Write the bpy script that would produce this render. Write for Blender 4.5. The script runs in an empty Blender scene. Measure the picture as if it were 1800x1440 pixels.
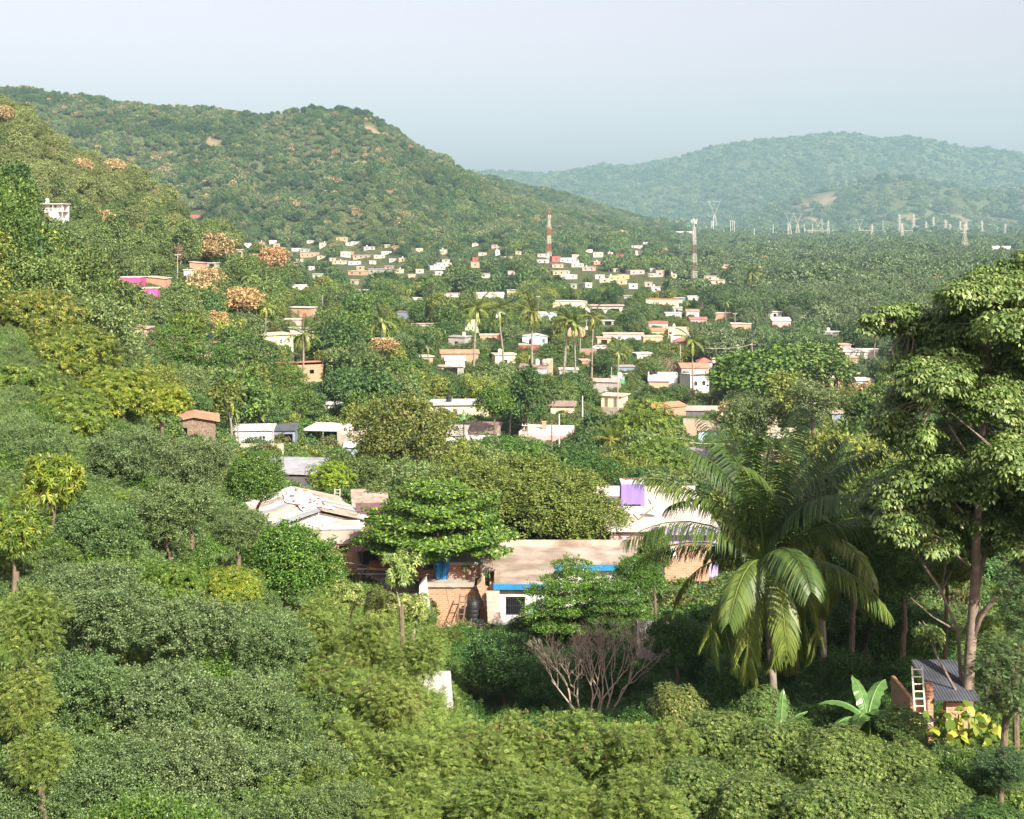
import bpy, math, random
import numpy as np
from math import radians, sin, cos, pi

# ------------------------------------------------------------------ camera, world, sun, exposure
CAM_Z = 42.0
F = 2473.0            # focal length in pixels of the 1800 px wide photograph
HOR = 385.0           # its horizon row
scene = bpy.context.scene
cam_data = bpy.data.cameras.new("camera")
cam = bpy.data.objects.new("camera", cam_data)
scene.collection.objects.link(cam)
cam.location = (0, 0, CAM_Z)
cam.rotation_euler = (radians(90), 0, 0)
cam_data.sensor_width = 36.0
cam_data.lens = 36.0 * F / 1800.0
cam_data.shift_y = -(720.0 - HOR) / 1800.0
cam_data.clip_start = 0.5
cam_data.clip_end = 30000
scene.camera = cam

SUN_AZ = radians(149)      # clockwise from +Y (the view direction), so from behind and to the right
SUN_EL = radians(36)
world = bpy.data.worlds.new("World")
scene.world = world
world.use_nodes = True
wn = world.node_tree
wn.nodes.clear()
w_out = wn.nodes.new("ShaderNodeOutputWorld")
w_bg = wn.nodes.new("ShaderNodeBackground")
w_sky = wn.nodes.new("ShaderNodeTexSky")
w_sky.sky_type = 'NISHITA'
w_sky.sun_disc = False
w_sky.sun_elevation = SUN_EL
w_sky.sun_rotation = SUN_AZ
w_sky.altitude = 0
w_sky.air_density = 1.0
w_sky.dust_density = 3.2
w_sky.ozone_density = 1.6
w_bg.inputs['Strength'].default_value = 0.099
w_hs = wn.nodes.new('ShaderNodeHueSaturation')
w_hs.inputs['Saturation'].default_value = 0.5
w_mul = wn.nodes.new('ShaderNodeVectorMath')
w_mul.operation = 'MULTIPLY'
w_mul.inputs[1].default_value = (1.22, 0.99, 1.0)
wn.links.new(w_sky.outputs[0], w_hs.inputs['Color'])
wn.links.new(w_hs.outputs[0], w_mul.inputs[0])
wn.links.new(w_mul.outputs[0], w_bg.inputs['Color'])
wn.links.new(w_bg.outputs[0], w_out.inputs['Surface'])

sun_data = bpy.data.lights.new("sun", 'SUN')
sun_data.energy = 4.8
sun_data.angle = radians(0.5)
sun_data.color = (1.0, 0.93, 0.80)
sun = bpy.data.objects.new("sun", sun_data)
scene.collection.objects.link(sun)
sun.rotation_euler = (radians(90) - SUN_EL, 0, pi - SUN_AZ)
sun.location = (60, -60, 200)

scene.view_settings.view_transform = 'Standard'
scene.view_settings.look = 'None'
scene.view_settings.exposure = 1.04
scene.view_settings.gamma = 1.0
cy = scene.cycles
cy.max_bounces = 6
cy.diffuse_bounces = 3
cy.glossy_bounces = 2
cy.transmission_bounces = 3
cy.transparent_max_bounces = 6
cy.volume_bounces = 0
cy.use_denoising = True
cy.caustics_reflective = False
cy.caustics_refractive = False
cy.sample_clamp_indirect = 4.0

RNG = np.random.default_rng(11)
random.seed(5)
COL = scene.collection

# ------------------------------------------------------------------ small helpers
def hash2(ix, iy, seed):
    n = (ix.astype(np.int64) * 374761393 + iy.astype(np.int64) * 668265263 + seed * 2147483647) & 0x7fffffff
    n = (n ^ (n >> 13)) * 1274126177 & 0x7fffffff
    n = n ^ (n >> 16)
    return (n & 0xffff) / 65535.0

def vnoise(x, y, seed=0):
    x = np.asarray(x, float); y = np.asarray(y, float)
    ix = np.floor(x); iy = np.floor(y)
    fx = x - ix; fy = y - iy
    fx = fx * fx * (3 - 2 * fx); fy = fy * fy * (3 - 2 * fy)
    a = hash2(ix, iy, seed); b = hash2(ix + 1, iy, seed)
    c = hash2(ix, iy + 1, seed); d = hash2(ix + 1, iy + 1, seed)
    return (a + (b - a) * fx) * (1 - fy) + (c + (d - c) * fx) * fy

def fbm(x, y, seed=0, octv=4):
    s = 0; a = 1.0; t = 0
    for k in range(octv):
        s = s + a * vnoise(x * 2 ** k, y * 2 ** k, seed + k * 17); t += a; a *= 0.5
    return s / t

# ------------------------------------------------------------------ terrain heights (a function of the ground position)
G_PX = np.array([-500, 0, 200, 400, 600, 900, 1300, 1800, 2300], float)
G_Y = np.array([2, 6, 12, 25, 35, 50, 62, 75, 100, 130, 170, 220, 300, 380, 450, 550, 700, 900, 1200], float)
G_Z = np.array([
    [40, 40, 40, 40, 40, 40, 40, 40, 40],
    [38, 38, 38, 38, 38, 38, 38, 38, 38],
    [34, 33, 33, 33, 33, 33, 33, 33, 33],
    [30.2, 29.7, 29.3, 29.0, 28.4, 27.6, 27.2, 27.4, 28],
    [31.2, 29.7, 29.0, 28.7, 27.7, 26.2, 25.7, 26.0, 27],
    [33, 30.2, 29.0, 26.9, 24.6, 21.6, 22.0, 22.8, 24],
    [35, 31.0, 29.0, 25.2, 21.4, 17.6, 18.6, 19.8, 21],
    [37, 31.6, 28.8, 23.0, 18.2, 15.4, 15.2, 16.6, 19],
    [41, 34.0, 27.8, 19.8, 15.2, 14.0, 13.6, 14, 16],
    [44, 35.0, 26.5, 17.0, 12.2, 11.5, 11.0, 11, 12],
    [48, 36.0, 25.0, 13.0, 8.0, 7.0, 6.5, 6, 6],
    [52, 37.5, 24.0, 11.0, 5.5, 3.5, 2.5, 2, 2],
    [60, 40.0, 23.2, 14.0, 8.5, 1.0, 0.3, 0, 0],
    [68, 44.0, 24.5, 20.0, 7.0, 0.2, 0, 0, 0],
    [84, 56.0, 33.0, 26.0, 4.5, 0, 0, 0, 0],
    [112, 80.0, 57.0, 31.0, 2.5, 0, 0, 0, 0],
    [90, 62.0, 40.0, 8.0, 1.5, 0, 0, 0, 0],
    [70, 40.0, 16.0, 3.0, 1.5, 0, 0, 0, 0],
    [60, 22.0, 10.0, 4.0, 3.0, 2.0, 0, 0, 0]], float)
G_LY = np.log(G_Y)

def _table(px, Y):
    px = np.clip(px, G_PX[0], G_PX[-1]); ly = np.clip(np.log(np.maximum(Y, 1e-3)), G_LY[0], G_LY[-1])
    j = np.clip(np.searchsorted(G_PX, px, side='right') - 1, 0, len(G_PX) - 2)
    i = np.clip(np.searchsorted(G_LY, ly, side='right') - 1, 0, len(G_LY) - 2)
    tx = (px - G_PX[j]) / (G_PX[j + 1] - G_PX[j]); ty = (ly - G_LY[i]) / (G_LY[i + 1] - G_LY[i])
    sx = 0.5 * tx + 0.5 * tx * tx * (3 - 2 * tx)
    return (G_Z[i, j] * (1 - sx) + G_Z[i, j + 1] * sx) * (1 - ty) + (G_Z[i + 1, j] * (1 - sx) + G_Z[i + 1, j + 1] * sx) * ty

HILLS = [  # foot distance, ridge distance, tree height on it, skyline (px, py)
    (1150, 2050, 8, [(-500, 120), (0, 150), (60, 152), (120, 163), (250, 180), (330, 184), (400, 193), (470, 194), (540, 186), (600, 190), (650, 192), (690, 218), (730, 250), (780, 276), (850, 312), (900, 340), (960, 356), (1040, 376), (1120, 398), (1180, 418), (1240, 440), (1300, 470), (2300, 480)]),
    (2150, 2900, 8, [(-500, 300), (700, 300), (800, 300), (860, 306), (900, 316), (1000, 338), (1060, 358), (1120, 380), (1180, 392), (1230, 402), (1290, 418), (1400, 440), (2300, 450)]),
    (4300, 5200, 4, [(-500, 420), (1200, 420), (1280, 400), (1340, 372), (1400, 350), (1470, 328), (1560, 309), (1620, 316), (1700, 332), (1760, 338), (1830, 330), (1900, 336), (2300, 380)]),
    (5200, 7600, 4, [(-500, 330), (700, 310), (800, 303), (850, 301), (905, 303), (960, 307), (1010, 300), (1065, 289), (1110, 294), (1160, 283), (1200, 276), (1260, 257), (1320, 248), (1400, 241), (1470, 233), (1510, 236), (1555, 245), (1590, 241), (1640, 245), (1690, 262), (1735, 259), (1780, 268), (1830, 276), (1900, 290), (2300, 330)]),
]

def ground(X, Y):
    X = np.asarray(X, float); Y = np.asarray(Y, float)
    Ys = np.maximum(Y, 1.0)
    px = 900 + F * X / Ys
    z = _table(px, Ys)
    z = z + (fbm(X / 14.0, Y / 14.0, 3, 3) - 0.5) * np.clip((Ys - 40) / 60, 0, 1) * 1.2
    z = z + (fbm(X / 60.0, Y / 60.0, 5, 3) - 0.5) * np.clip((Ys - 250) / 300, 0, 1) * np.clip(z / 30, 0, 1) * 14
    for k, (yf, yr, th, sky) in enumerate(HILLS):
        sp = np.array(sky, float)
        py = np.interp(px, sp[:, 0], sp[:, 1])
        zr = np.maximum(CAM_Z - (py - HOR) / F * yr - th, 0)
        wob = (fbm(px / 130.0, px * 0 + k, 40 + k, 3) - 0.5) * (yr - yf) * 0.55
        t = np.clip((Ys - yf - wob) / np.maximum(yr - yf - wob, 50), 0, 1)
        s = 0.45 * t * t * (3 - 2 * t) + 0.55 * t
        sc = 90.0 * (1 + 1.4 * (k >= 2) + (k == 3))
        rav = np.abs(fbm(X / (sc * 1.7) + 3.1, Y / (sc * 4.0), 60 + k, 4) - 0.5) * 2
        s = s * (1 - 0.85 * (1 - s) * (0.75 - rav) * (t > 0))
        s = np.clip(s, 0, 1)
        back = np.clip((Ys - yr) / (yr * 0.35), 0, 1)
        zz = zr * s * (1 - 0.8 * back)
        z = np.maximum(z, zz) + np.minimum(z, zz) * 0.15 * (1 - s)
    return z

def project(X, Y, Z):
    return 900 + F * X / Y, HOR - F * (Z - CAM_Z) / Y

def place(px, py, dz, y0=20.0, y1=3500.0):
    """world point whose height above the ground is dz, seen at photo pixel (px, py)"""
    ys = np.exp(np.linspace(math.log(y0), math.log(y1), 1400))
    X = (px - 900) / F * ys
    ray = CAM_Z - (py - HOR) / F * ys
    g = ground(X, ys) + dz - ray
    hit = np.nonzero(g >= 0)[0]
    i = hit[0] if len(hit) else len(ys) - 1
    if i > 0 and len(hit):
        a, b = g[i - 1], g[i]
        t = -a / (b - a) if b != a else 0
        y = ys[i - 1] + (ys[i] - ys[i - 1]) * t
    else:
        y = ys[i]
    x = (px - 900) / F * y
    return float(x), float(y), float(ground(x, y))

# ------------------------------------------------------------------ meshes from arrays
def mesh_from(name, verts, quads=None, tris=None, attrs=None, mats=None, matidx=None, smooth=False, colattr=None):
    me = bpy.data.meshes.new(name)
    verts = np.asarray(verts, np.float32).reshape(-1, 3)
    nq = 0 if quads is None else len(quads); nt = 0 if tris is None else len(tris)
    me.vertices.add(len(verts)); me.vertices.foreach_set('co', verts.ravel())
    loops = []
    if nq: loops.append(np.asarray(quads, np.int32).ravel())
    if nt: loops.append(np.asarray(tris, np.int32).ravel())
    lv = np.concatenate(loops)
    me.loops.add(len(lv)); me.loops.foreach_set('vertex_index', lv)
    tot = np.concatenate([np.full(nq, 4, np.int32), np.full(nt, 3, np.int32)])
    st = np.concatenate([[0], np.cumsum(tot)[:-1]]).astype(np.int32)
    me.polygons.add(nq + nt)
    me.polygons.foreach_set('loop_start', st); me.polygons.foreach_set('loop_total', tot)
    if matidx is not None: me.polygons.foreach_set('material_index', np.asarray(matidx, np.int32))
    me.update(calc_edges=True)
    me.polygons.foreach_set('use_smooth', np.full(nq + nt, bool(smooth)))
    for k, v in (attrs or {}).items():
        a = me.attributes.new(k, 'FLOAT', 'POINT'); a.data.foreach_set('value', np.asarray(v, np.float32))
    for k, v in (colattr or {}).items():
        a = me.attributes.new(k, 'FLOAT_VECTOR', 'POINT'); a.data.foreach_set('vector', np.asarray(v, np.float32).ravel())
    for m in (mats or []): me.materials.append(m)
    return me

def link(name, data, parent=None, loc=(0, 0, 0), rot=(0, 0, 0)):
    o = bpy.data.objects.new(name, data); COL.objects.link(o)
    o.location = loc; o.rotation_euler = rot
    if parent: o.parent = parent
    return o

def thing(name, label, cat, loc=(0, 0, 0), rz=0.0, group=None):
    o = link(name, None, None, loc, (0, 0, rz))
    o['label'] = label; o['category'] = cat
    if group: o['group'] = group
    return o

def tag(o, label, cat, group=None, kind=None):
    if label: o['label'] = label
    if cat: o['category'] = cat
    if group: o['group'] = group
    if kind: o['kind'] = kind
    return o

class MB:
    """collects boxes, bars, tubes and panels into one mesh"""
    def __init__(s): s.v = []; s.f = []
    def add(s, vs, fs):
        n = len(s.v); s.v.extend([tuple(map(float, v)) for v in vs]); s.f.extend([tuple(i + n for i in f) for f in fs])
        return s
    def box(s, cx, cy, cz, sx, sy, sz, rz=0.0, taper=1.0):
        hx, hy, hz = sx / 2, sy / 2, sz / 2; c, d = cos(rz), sin(rz); vs = []
        for dz in (-1, 1):
            k = taper if dz > 0 else 1
            for dx, dy in ((-1, -1), (1, -1), (1, 1), (-1, 1)):
                x, y = dx * hx * k, dy * hy * k
                vs.append((cx + x * c - y * d, cy + x * d + y * c, cz + dz * hz))
        return s.add(vs, [(0, 3, 2, 1), (4, 5, 6, 7), (0, 1, 5, 4), (1, 2, 6, 5), (2, 3, 7, 6), (3, 0, 4, 7)])
    def tube(s, pts, rad, n=6, caps=True):
        pts = [np.array(p, float) for p in pts]
        if not hasattr(rad, '__len__'): rad = [rad] * len(pts)
        base = len(s.v); up = np.array([0.13, 0.21, 1.0])
        for i, p in enumerate(pts):
            t = pts[min(i + 1, len(pts) - 1)] - pts[max(i - 1, 0)]
            t = t / (np.linalg.norm(t) + 1e-9)
            a = np.cross(t, up if abs(t[2]) < 0.95 else np.array([1.0, 0.1, 0])); a /= np.linalg.norm(a) + 1e-9
            b = np.cross(t, a)
            for k in range(n):
                q = p + rad[i] * (a * cos(2 * pi * k / n) + b * sin(2 * pi * k / n))
                s.v.append(tuple(q))
        for i in range(len(pts) - 1):
            for k in range(n):
                k2 = (k + 1) % n
                s.f.append((base + i * n + k, base + i * n + k2, base + (i + 1) * n + k2, base + (i + 1) * n + k))
        if caps:
            s.f.append(tuple(base + k for k in range(n))[::-1]); s.f.append(tuple(base + (len(pts) - 1) * n + k for k in range(n)))
        return s
    def bar(s, a, b, w, h=None):
        return s.tube([a, b], w * 0.7071, 4)
    def lathe(s, prof, cx=0, cy=0, cz=0, n=16):
        base = len(s.v)
        for r, z in prof:
            for k in range(n): s.v.append((cx + r * cos(2 * pi * k / n), cy + r * sin(2 * pi * k / n), cz + z))
        for i in range(len(prof) - 1):
            for k in range(n):
                k2 = (k + 1) % n
                s.f.append((base + i * n + k, base + i * n + k2, base + (i + 1) * n + k2, base + (i + 1) * n + k))
        s.f.append(tuple(base + k for k in range(n))[::-1]); s.f.append(tuple(base + (len(prof) - 1) * n + k for k in range(n)))
        return s
    def quad(s, a, b, c, d): return s.add([a, b, c, d], [(0, 1, 2, 3)])
    def wall(s, p0, p1, z0, z1, th, ops=()):
        """wall slab from p0 to p1 (outer face on the right-hand side of p0->p1), openings as (u0, u1, w0, w1) in metres"""
        p0 = np.array(p0, float); p1 = np.array(p1, float); L = np.linalg.norm(p1 - p0); d = (p1 - p0) / L
        nrm = np.array([d[1], -d[0]])
        us = sorted({0.0, L} | {min(max(o[0], 0), L) for o in ops} | {min(max(o[1], 0), L) for o in ops})
        ws = sorted({z0, z1} | {min(max(z0 + o[2], z0), z1) for o in ops} | {min(max(z0 + o[3], z0), z1) for o in ops})
        nu, nw = len(us), len(ws)
        def hole(i, j):
            if i < 0 or j < 0 or i >= nu - 1 or j >= nw - 1: return True
            uc = (us[i] + us[i + 1]) / 2; wc = (ws[j] + ws[j + 1]) / 2 - z0
            return any(o[0] < uc < o[1] and o[2] < wc < o[3] for o in ops)
        base = len(s.v)
        for side in (0, 1):
            for w in ws:
                for u in us:
                    q = p0 + d * u - nrm * (th * side)
                    s.v.append((q[0], q[1], w))
        N = nu * nw
        id_ = lambda side, i, j: base + side * N + j * nu + i
        for i in range(nu - 1):
            for j in range(nw - 1):
                if hole(i, j): continue
                s.f.append((id_(0, i, j), id_(0, i + 1, j), id_(0, i + 1, j + 1), id_(0, i, j + 1)))
                s.f.append((id_(1, i, j), id_(1, i, j + 1), id_(1, i + 1, j + 1), id_(1, i + 1, j)))
                if hole(i - 1, j): s.f.append((id_(0, i, j), id_(0, i, j + 1), id_(1, i, j + 1), id_(1, i, j)))
                if hole(i + 1, j): s.f.append((id_(0, i + 1, j), id_(1, i + 1, j), id_(1, i + 1, j + 1), id_(0, i + 1, j + 1)))
                if hole(i, j - 1): s.f.append((id_(0, i, j), id_(1, i, j), id_(1, i + 1, j), id_(0, i + 1, j)))
                if hole(i, j + 1): s.f.append((id_(0, i, j + 1), id_(0, i + 1, j + 1), id_(1, i + 1, j + 1), id_(1, i, j + 1)))
        return s
    def mesh(s, name, mat=None, smooth=False):
        me = bpy.data.meshes.new(name); me.from_pydata(s.v, [], s.f)
        if mat: me.materials.append(mat)
        if smooth: me.polygons.foreach_set('use_smooth', [True] * len(me.polygons))
        me.update()
        return me
    def build(s, name, mat, parent=None, loc=(0, 0, 0), rz=0.0, smooth=False):
        return link(name, s.mesh(name, mat, smooth), parent, loc, (0, 0, rz))

# ------------------------------------------------------------------ materials
MATS = {}
def new_mat(name):
    m = bpy.data.materials.new(name); m.use_nodes = True; nt = m.node_tree
    b = nt.nodes['Principled BSDF']; MATS[name] = m
    return m, nt, b

def N(nt, t, **kw):
    n = nt.nodes.new(t)
    for k, v in kw.items(): setattr(n, k, v)
    return n

def surf_mat(name, col, rough=0.85, var=0.18, scale=2.0, dirt=0.25, dirtcol=(0.12, 0.10, 0.08), bump=0.15, metal=0.0, spec=0.3, streak=False):
    m, nt, b = new_mat(name); L = nt.links
    tc = N(nt, 'ShaderNodeTexCoord')
    mp = N(nt, 'ShaderNodeMapping'); L.new(tc.outputs['Object'], mp.inputs[0])
    if streak: mp.inputs['Scale'].default_value = (1, 1, 0.18)
    n1 = N(nt, 'ShaderNodeTexNoise'); n1.inputs['Scale'].default_value = scale; n1.inputs['Detail'].default_value = 6
    L.new(mp.outputs[0], n1.inputs['Vector'])
    n2 = N(nt, 'ShaderNodeTexNoise'); n2.inputs['Scale'].default_value = scale * 0.35; n2.inputs['Detail'].default_value = 5; n2.inputs['Roughness'].default_value = 0.7
    L.new(mp.outputs[0], n2.inputs['Vector'])
    r1 = N(nt, 'ShaderNodeMapRange'); r1.inputs[1].default_value = 0.3; r1.inputs[2].default_value = 0.7
    r1.inputs[3].default_value = 1 - var; r1.inputs[4].default_value = 1 + var
    L.new(n1.outputs['Fac'], r1.inputs[0])
    mul = N(nt, 'ShaderNodeVectorMath', operation='SCALE'); mul.inputs[0].default_value = col[:3]
    L.new(r1.outputs[0], mul.inputs['Scale'])
    r2 = N(nt, 'ShaderNodeMapRange'); r2.inputs[1].default_value = 0.48; r2.inputs[2].default_value = 0.72
    r2.inputs[3].default_value = 0; r2.inputs[4].default_value = dirt * 2
    L.new(n2.outputs['Fac'], r2.inputs[0])
    mx = N(nt, 'ShaderNodeMix', data_type='RGBA'); mx.inputs[7].default_value = (*dirtcol, 1)
    L.new(r2.outputs[0], mx.inputs[0]); L.new(mul.outputs[0], mx.inputs[6])
    L.new(mx.outputs[2], b.inputs['Base Color'])
    b.inputs['Roughness'].default_value = rough; b.inputs['Metallic'].default_value = metal; b.inputs['Specular IOR Level'].default_value = spec
    if bump:
        bp = N(nt, 'ShaderNodeBump'); bp.inputs['Strength'].default_value = bump; bp.inputs['Distance'].default_value = 0.05
        L.new(n1.outputs['Fac'], bp.inputs['Height']); L.new(bp.outputs[0], b.inputs['Normal'])
    return m

def brick_mat(name, col, mortar=(0.42, 0.36, 0.29), sc=1.0, dirt=0.25):
    m, nt, b = new_mat(name); L = nt.links
    tc = N(nt, 'ShaderNodeTexCoord')
    sep = N(nt, 'ShaderNodeSeparateXYZ'); L.new(tc.outputs['Object'], sep.inputs[0])
    add = N(nt, 'ShaderNodeMath', operation='ADD'); L.new(sep.outputs['X'], add.inputs[0]); L.new(sep.outputs['Y'], add.inputs[1])
    comb = N(nt, 'ShaderNodeCombineXYZ'); L.new(add.outputs[0], comb.inputs['X']); L.new(sep.outputs['Z'], comb.inputs['Y'])
    br = N(nt, 'ShaderNodeTexBrick'); br.inputs['Scale'].default_value = 1.0 / sc
    br.inputs['Brick Width'].default_value = 0.28; br.inputs['Row Height'].default_value = 0.09; br.inputs['Mortar Size'].default_value = 0.012
    br.inputs['Color1'].default_value = (*col, 1); br.inputs['Color2'].default_value = (col[0] * 0.62, col[1] * 0.6, col[2] * 0.6, 1)
    br.inputs['Mortar'].default_value = (*mortar, 1)
    L.new(comb.outputs[0], br.inputs['Vector'])
    n2 = N(nt, 'ShaderNodeTexNoise'); n2.inputs['Scale'].default_value = 0.9; n2.inputs['Detail'].default_value = 6; n2.inputs['Roughness'].default_value = 0.7
    L.new(tc.outputs['Object'], n2.inputs['Vector'])
    r2 = N(nt, 'ShaderNodeMapRange'); r2.inputs[1].default_value = 0.45; r2.inputs[2].default_value = 0.7; r2.inputs[4].default_value = dirt * 2
    L.new(n2.outputs['Fac'], r2.inputs[0])
    mx = N(nt, 'ShaderNodeMix', data_type='RGBA'); mx.inputs[7].default_value = (0.34, 0.27, 0.2, 1)
    L.new(r2.outputs[0], mx.inputs[0]); L.new(br.outputs['Color'], mx.inputs[6]); L.new(mx.outputs[2], b.inputs['Base Color'])
    b.inputs['Roughness'].default_value = 0.9
    bp = N(nt, 'ShaderNodeBump'); bp.inputs['Strength'].default_value = 0.5; bp.inputs['Distance'].default_value = 0.02; bp.invert = True
    L.new(br.outputs['Fac'], bp.inputs['Height']); L.new(bp.outputs[0], b.inputs['Normal'])
    return m

def leaf_mat(name, base, alt, transl=0.28, rough=0.55, spec=0.25, use_tint=True, lo=0.6, hi=1.35):
    """foliage: the base colour varies leaf by leaf (mesh attribute lv) and tree by tree (tint)"""
    m, nt, b = new_mat(name); L = nt.links
    at = N(nt, 'ShaderNodeAttribute', attribute_name='lv')
    mx = N(nt, 'ShaderNodeMix', data_type='RGBA'); mx.inputs[6].default_value = (*base, 1); mx.inputs[7].default_value = (*alt, 1)
    pw = N(nt, 'ShaderNodeMath', operation='POWER'); pw.inputs[1].default_value = 2.2
    L.new(at.outputs['Fac'], pw.inputs[0]); L.new(pw.outputs[0], mx.inputs[0])
    oi = N(nt, 'ShaderNodeTexNoise'); oi.inputs['Scale'].default_value = 0.8; oi.inputs['Detail'].default_value = 2
    tc = N(nt, 'ShaderNodeTexCoord'); L.new(tc.outputs['Object'], oi.inputs['Vector'])
    ml = N(nt, 'ShaderNodeMath', operation='MULTIPLY_ADD'); ml.inputs[1].default_value = (hi - lo) * 0.6; ml.inputs[2].default_value = lo + (hi - lo) * 0.1
    L.new(at.outputs['Fac'], ml.inputs[0])
    ml2 = N(nt, 'ShaderNodeMath', operation='MULTIPLY_ADD'); ml2.inputs[1].default_value = (hi - lo) * 0.6
    L.new(oi.outputs['Fac'], ml2.inputs[0]); L.new(ml.outputs[0], ml2.inputs[2])
    sc = N(nt, 'ShaderNodeVectorMath', operation='SCALE'); L.new(mx.outputs[2], sc.inputs[0]); L.new(ml2.outputs[0], sc.inputs['Scale'])
    out = sc.outputs[0]
    if use_tint:
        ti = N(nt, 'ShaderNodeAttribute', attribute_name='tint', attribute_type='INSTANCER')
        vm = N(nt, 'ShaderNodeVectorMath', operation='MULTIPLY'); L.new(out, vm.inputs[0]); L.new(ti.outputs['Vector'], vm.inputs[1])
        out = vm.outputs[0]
    L.new(out, b.inputs['Base Color'])
    b.inputs['Roughness'].default_value = rough; b.inputs['Specular IOR Level'].default_value = spec
    tr = N(nt, 'ShaderNodeBsdfTranslucent')
    yel = N(nt, 'ShaderNodeVectorMath', operation='MULTIPLY'); yel.inputs[1].default_value = (1.25, 1.2, 0.6); L.new(out, yel.inputs[0])
    L.new(yel.outputs[0], tr.inputs['Color'])
    ms = N(nt, 'ShaderNodeMixShader'); ms.inputs[0].default_value = transl
    L.new(b.outputs[0], ms.inputs[1]); L.new(tr.outputs[0], ms.inputs[2])
    L.new(ms.outputs[0], nt.nodes['Material Output'].inputs['Surface'])
    return m

M_LEAF = leaf_mat('leaf_green', (0.067, 0.116, 0.032), (0.155, 0.195, 0.058), transl=.17, lo=.45, hi=1.55)
M_BARK = surf_mat('bark', (0.16, 0.12, 0.085), rough=0.95, var=0.35, scale=5, dirt=0.3, bump=0.5)
M_TWIG = surf_mat('twig', (0.27, 0.22, 0.17), rough=0.95, var=0.3, scale=6, dirt=0.15, bump=0.2)
# ------------------------------------------------------------------ foliage geometry
def nrmz(a): return a / (np.linalg.norm(a, axis=-1, keepdims=True) + 1e-9)

def leaf_geo(P, D, Nn, Lr, Wr, bend=0.0, segs=1, rng=RNG, lv=None):
    """leaves as small bent blades: returns verts, quads, tris, lv (per vertex)"""
    n = len(P); D = nrmz(D); S = nrmz(np.cross(D, Nn)); U = np.cross(S, D)
    if lv is None: lv = rng.random(n)
    Lr = np.broadcast_to(Lr, (n,))[:, None]; Wr = np.broadcast_to(Wr, (n,))[:, None]
    dn = np.array([0, 0, -1.0])
    if segs == 1:
        fold = U * Wr * 0.18
        V = np.stack([P, P + D * Lr * 0.45 + S * Wr * 0.5 + fold, P + D * Lr, P + D * Lr * 0.45 - S * Wr * 0.5 + fold], 1).reshape(-1, 3)
        q = np.arange(n * 4, dtype=np.int32).reshape(n, 4)
        return V, q, np.zeros((0, 3), np.int32), np.repeat(lv, 4)
    D1 = nrmz(D + dn * bend); D2 = nrmz(D + dn * bend * 2.2)
    a = P + D * Lr * 0.33; b2 = a + D1 * Lr * 0.33; c = b2 + D2 * Lr * 0.36
    V = np.stack([P, a + S * Wr * 0.5, a - S * Wr * 0.5, b2 + S * Wr * 0.42, b2 - S * Wr * 0.42, c], 1).reshape(-1, 3)
    k = np.arange(n, dtype=np.int32)[:, None] * 6
    q = k + np.array([[1, 3, 4, 2]], np.int32)
    t = np.concatenate([k + np.array([[0, 1, 2]], np.int32), k + np.array([[3, 5, 4]], np.int32)], 0)
    return V, q.astype(np.int32), t.astype(np.int32), np.repeat(lv, 6)

class Geo:
    def __init__(s): s.V = []; s.Q = []; s.T = []; s.A = []; s.MQ = []; s.MT = []; s.n = 0
    def add(s, V, q, t, lv, mat=0):
        s.V.append(V); s.Q.append(q + s.n); s.T.append(t + s.n); s.A.append(lv)
        s.MQ.append(np.full(len(q), mat, np.int32)); s.MT.append(np.full(len(t), mat, np.int32)); s.n += len(V)
    def add_mb(s, mb, mat=0, lv=0.5):
        V = np.array(mb.v, float); q = []; t = []
        for f in mb.f:
            if len(f) == 4: q.append(f)
            elif len(f) == 3: t.append(f)
            else:
                for i in range(1, len(f) - 1): t.append((f[0], f[i], f[i + 1]))
        s.add(V, np.array(q, np.int32).reshape(-1, 4), np.array(t, np.int32).reshape(-1, 3), np.full(len(V), lv), mat)
    def mesh(s, name, mats):
        V = np.concatenate(s.V); Q = np.concatenate(s.Q); T = np.concatenate(s.T)
        return mesh_from(name, V, Q, T, attrs={'lv': np.concatenate(s.A)}, mats=mats, matidx=np.concatenate(s.MQ + s.MT))

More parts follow.
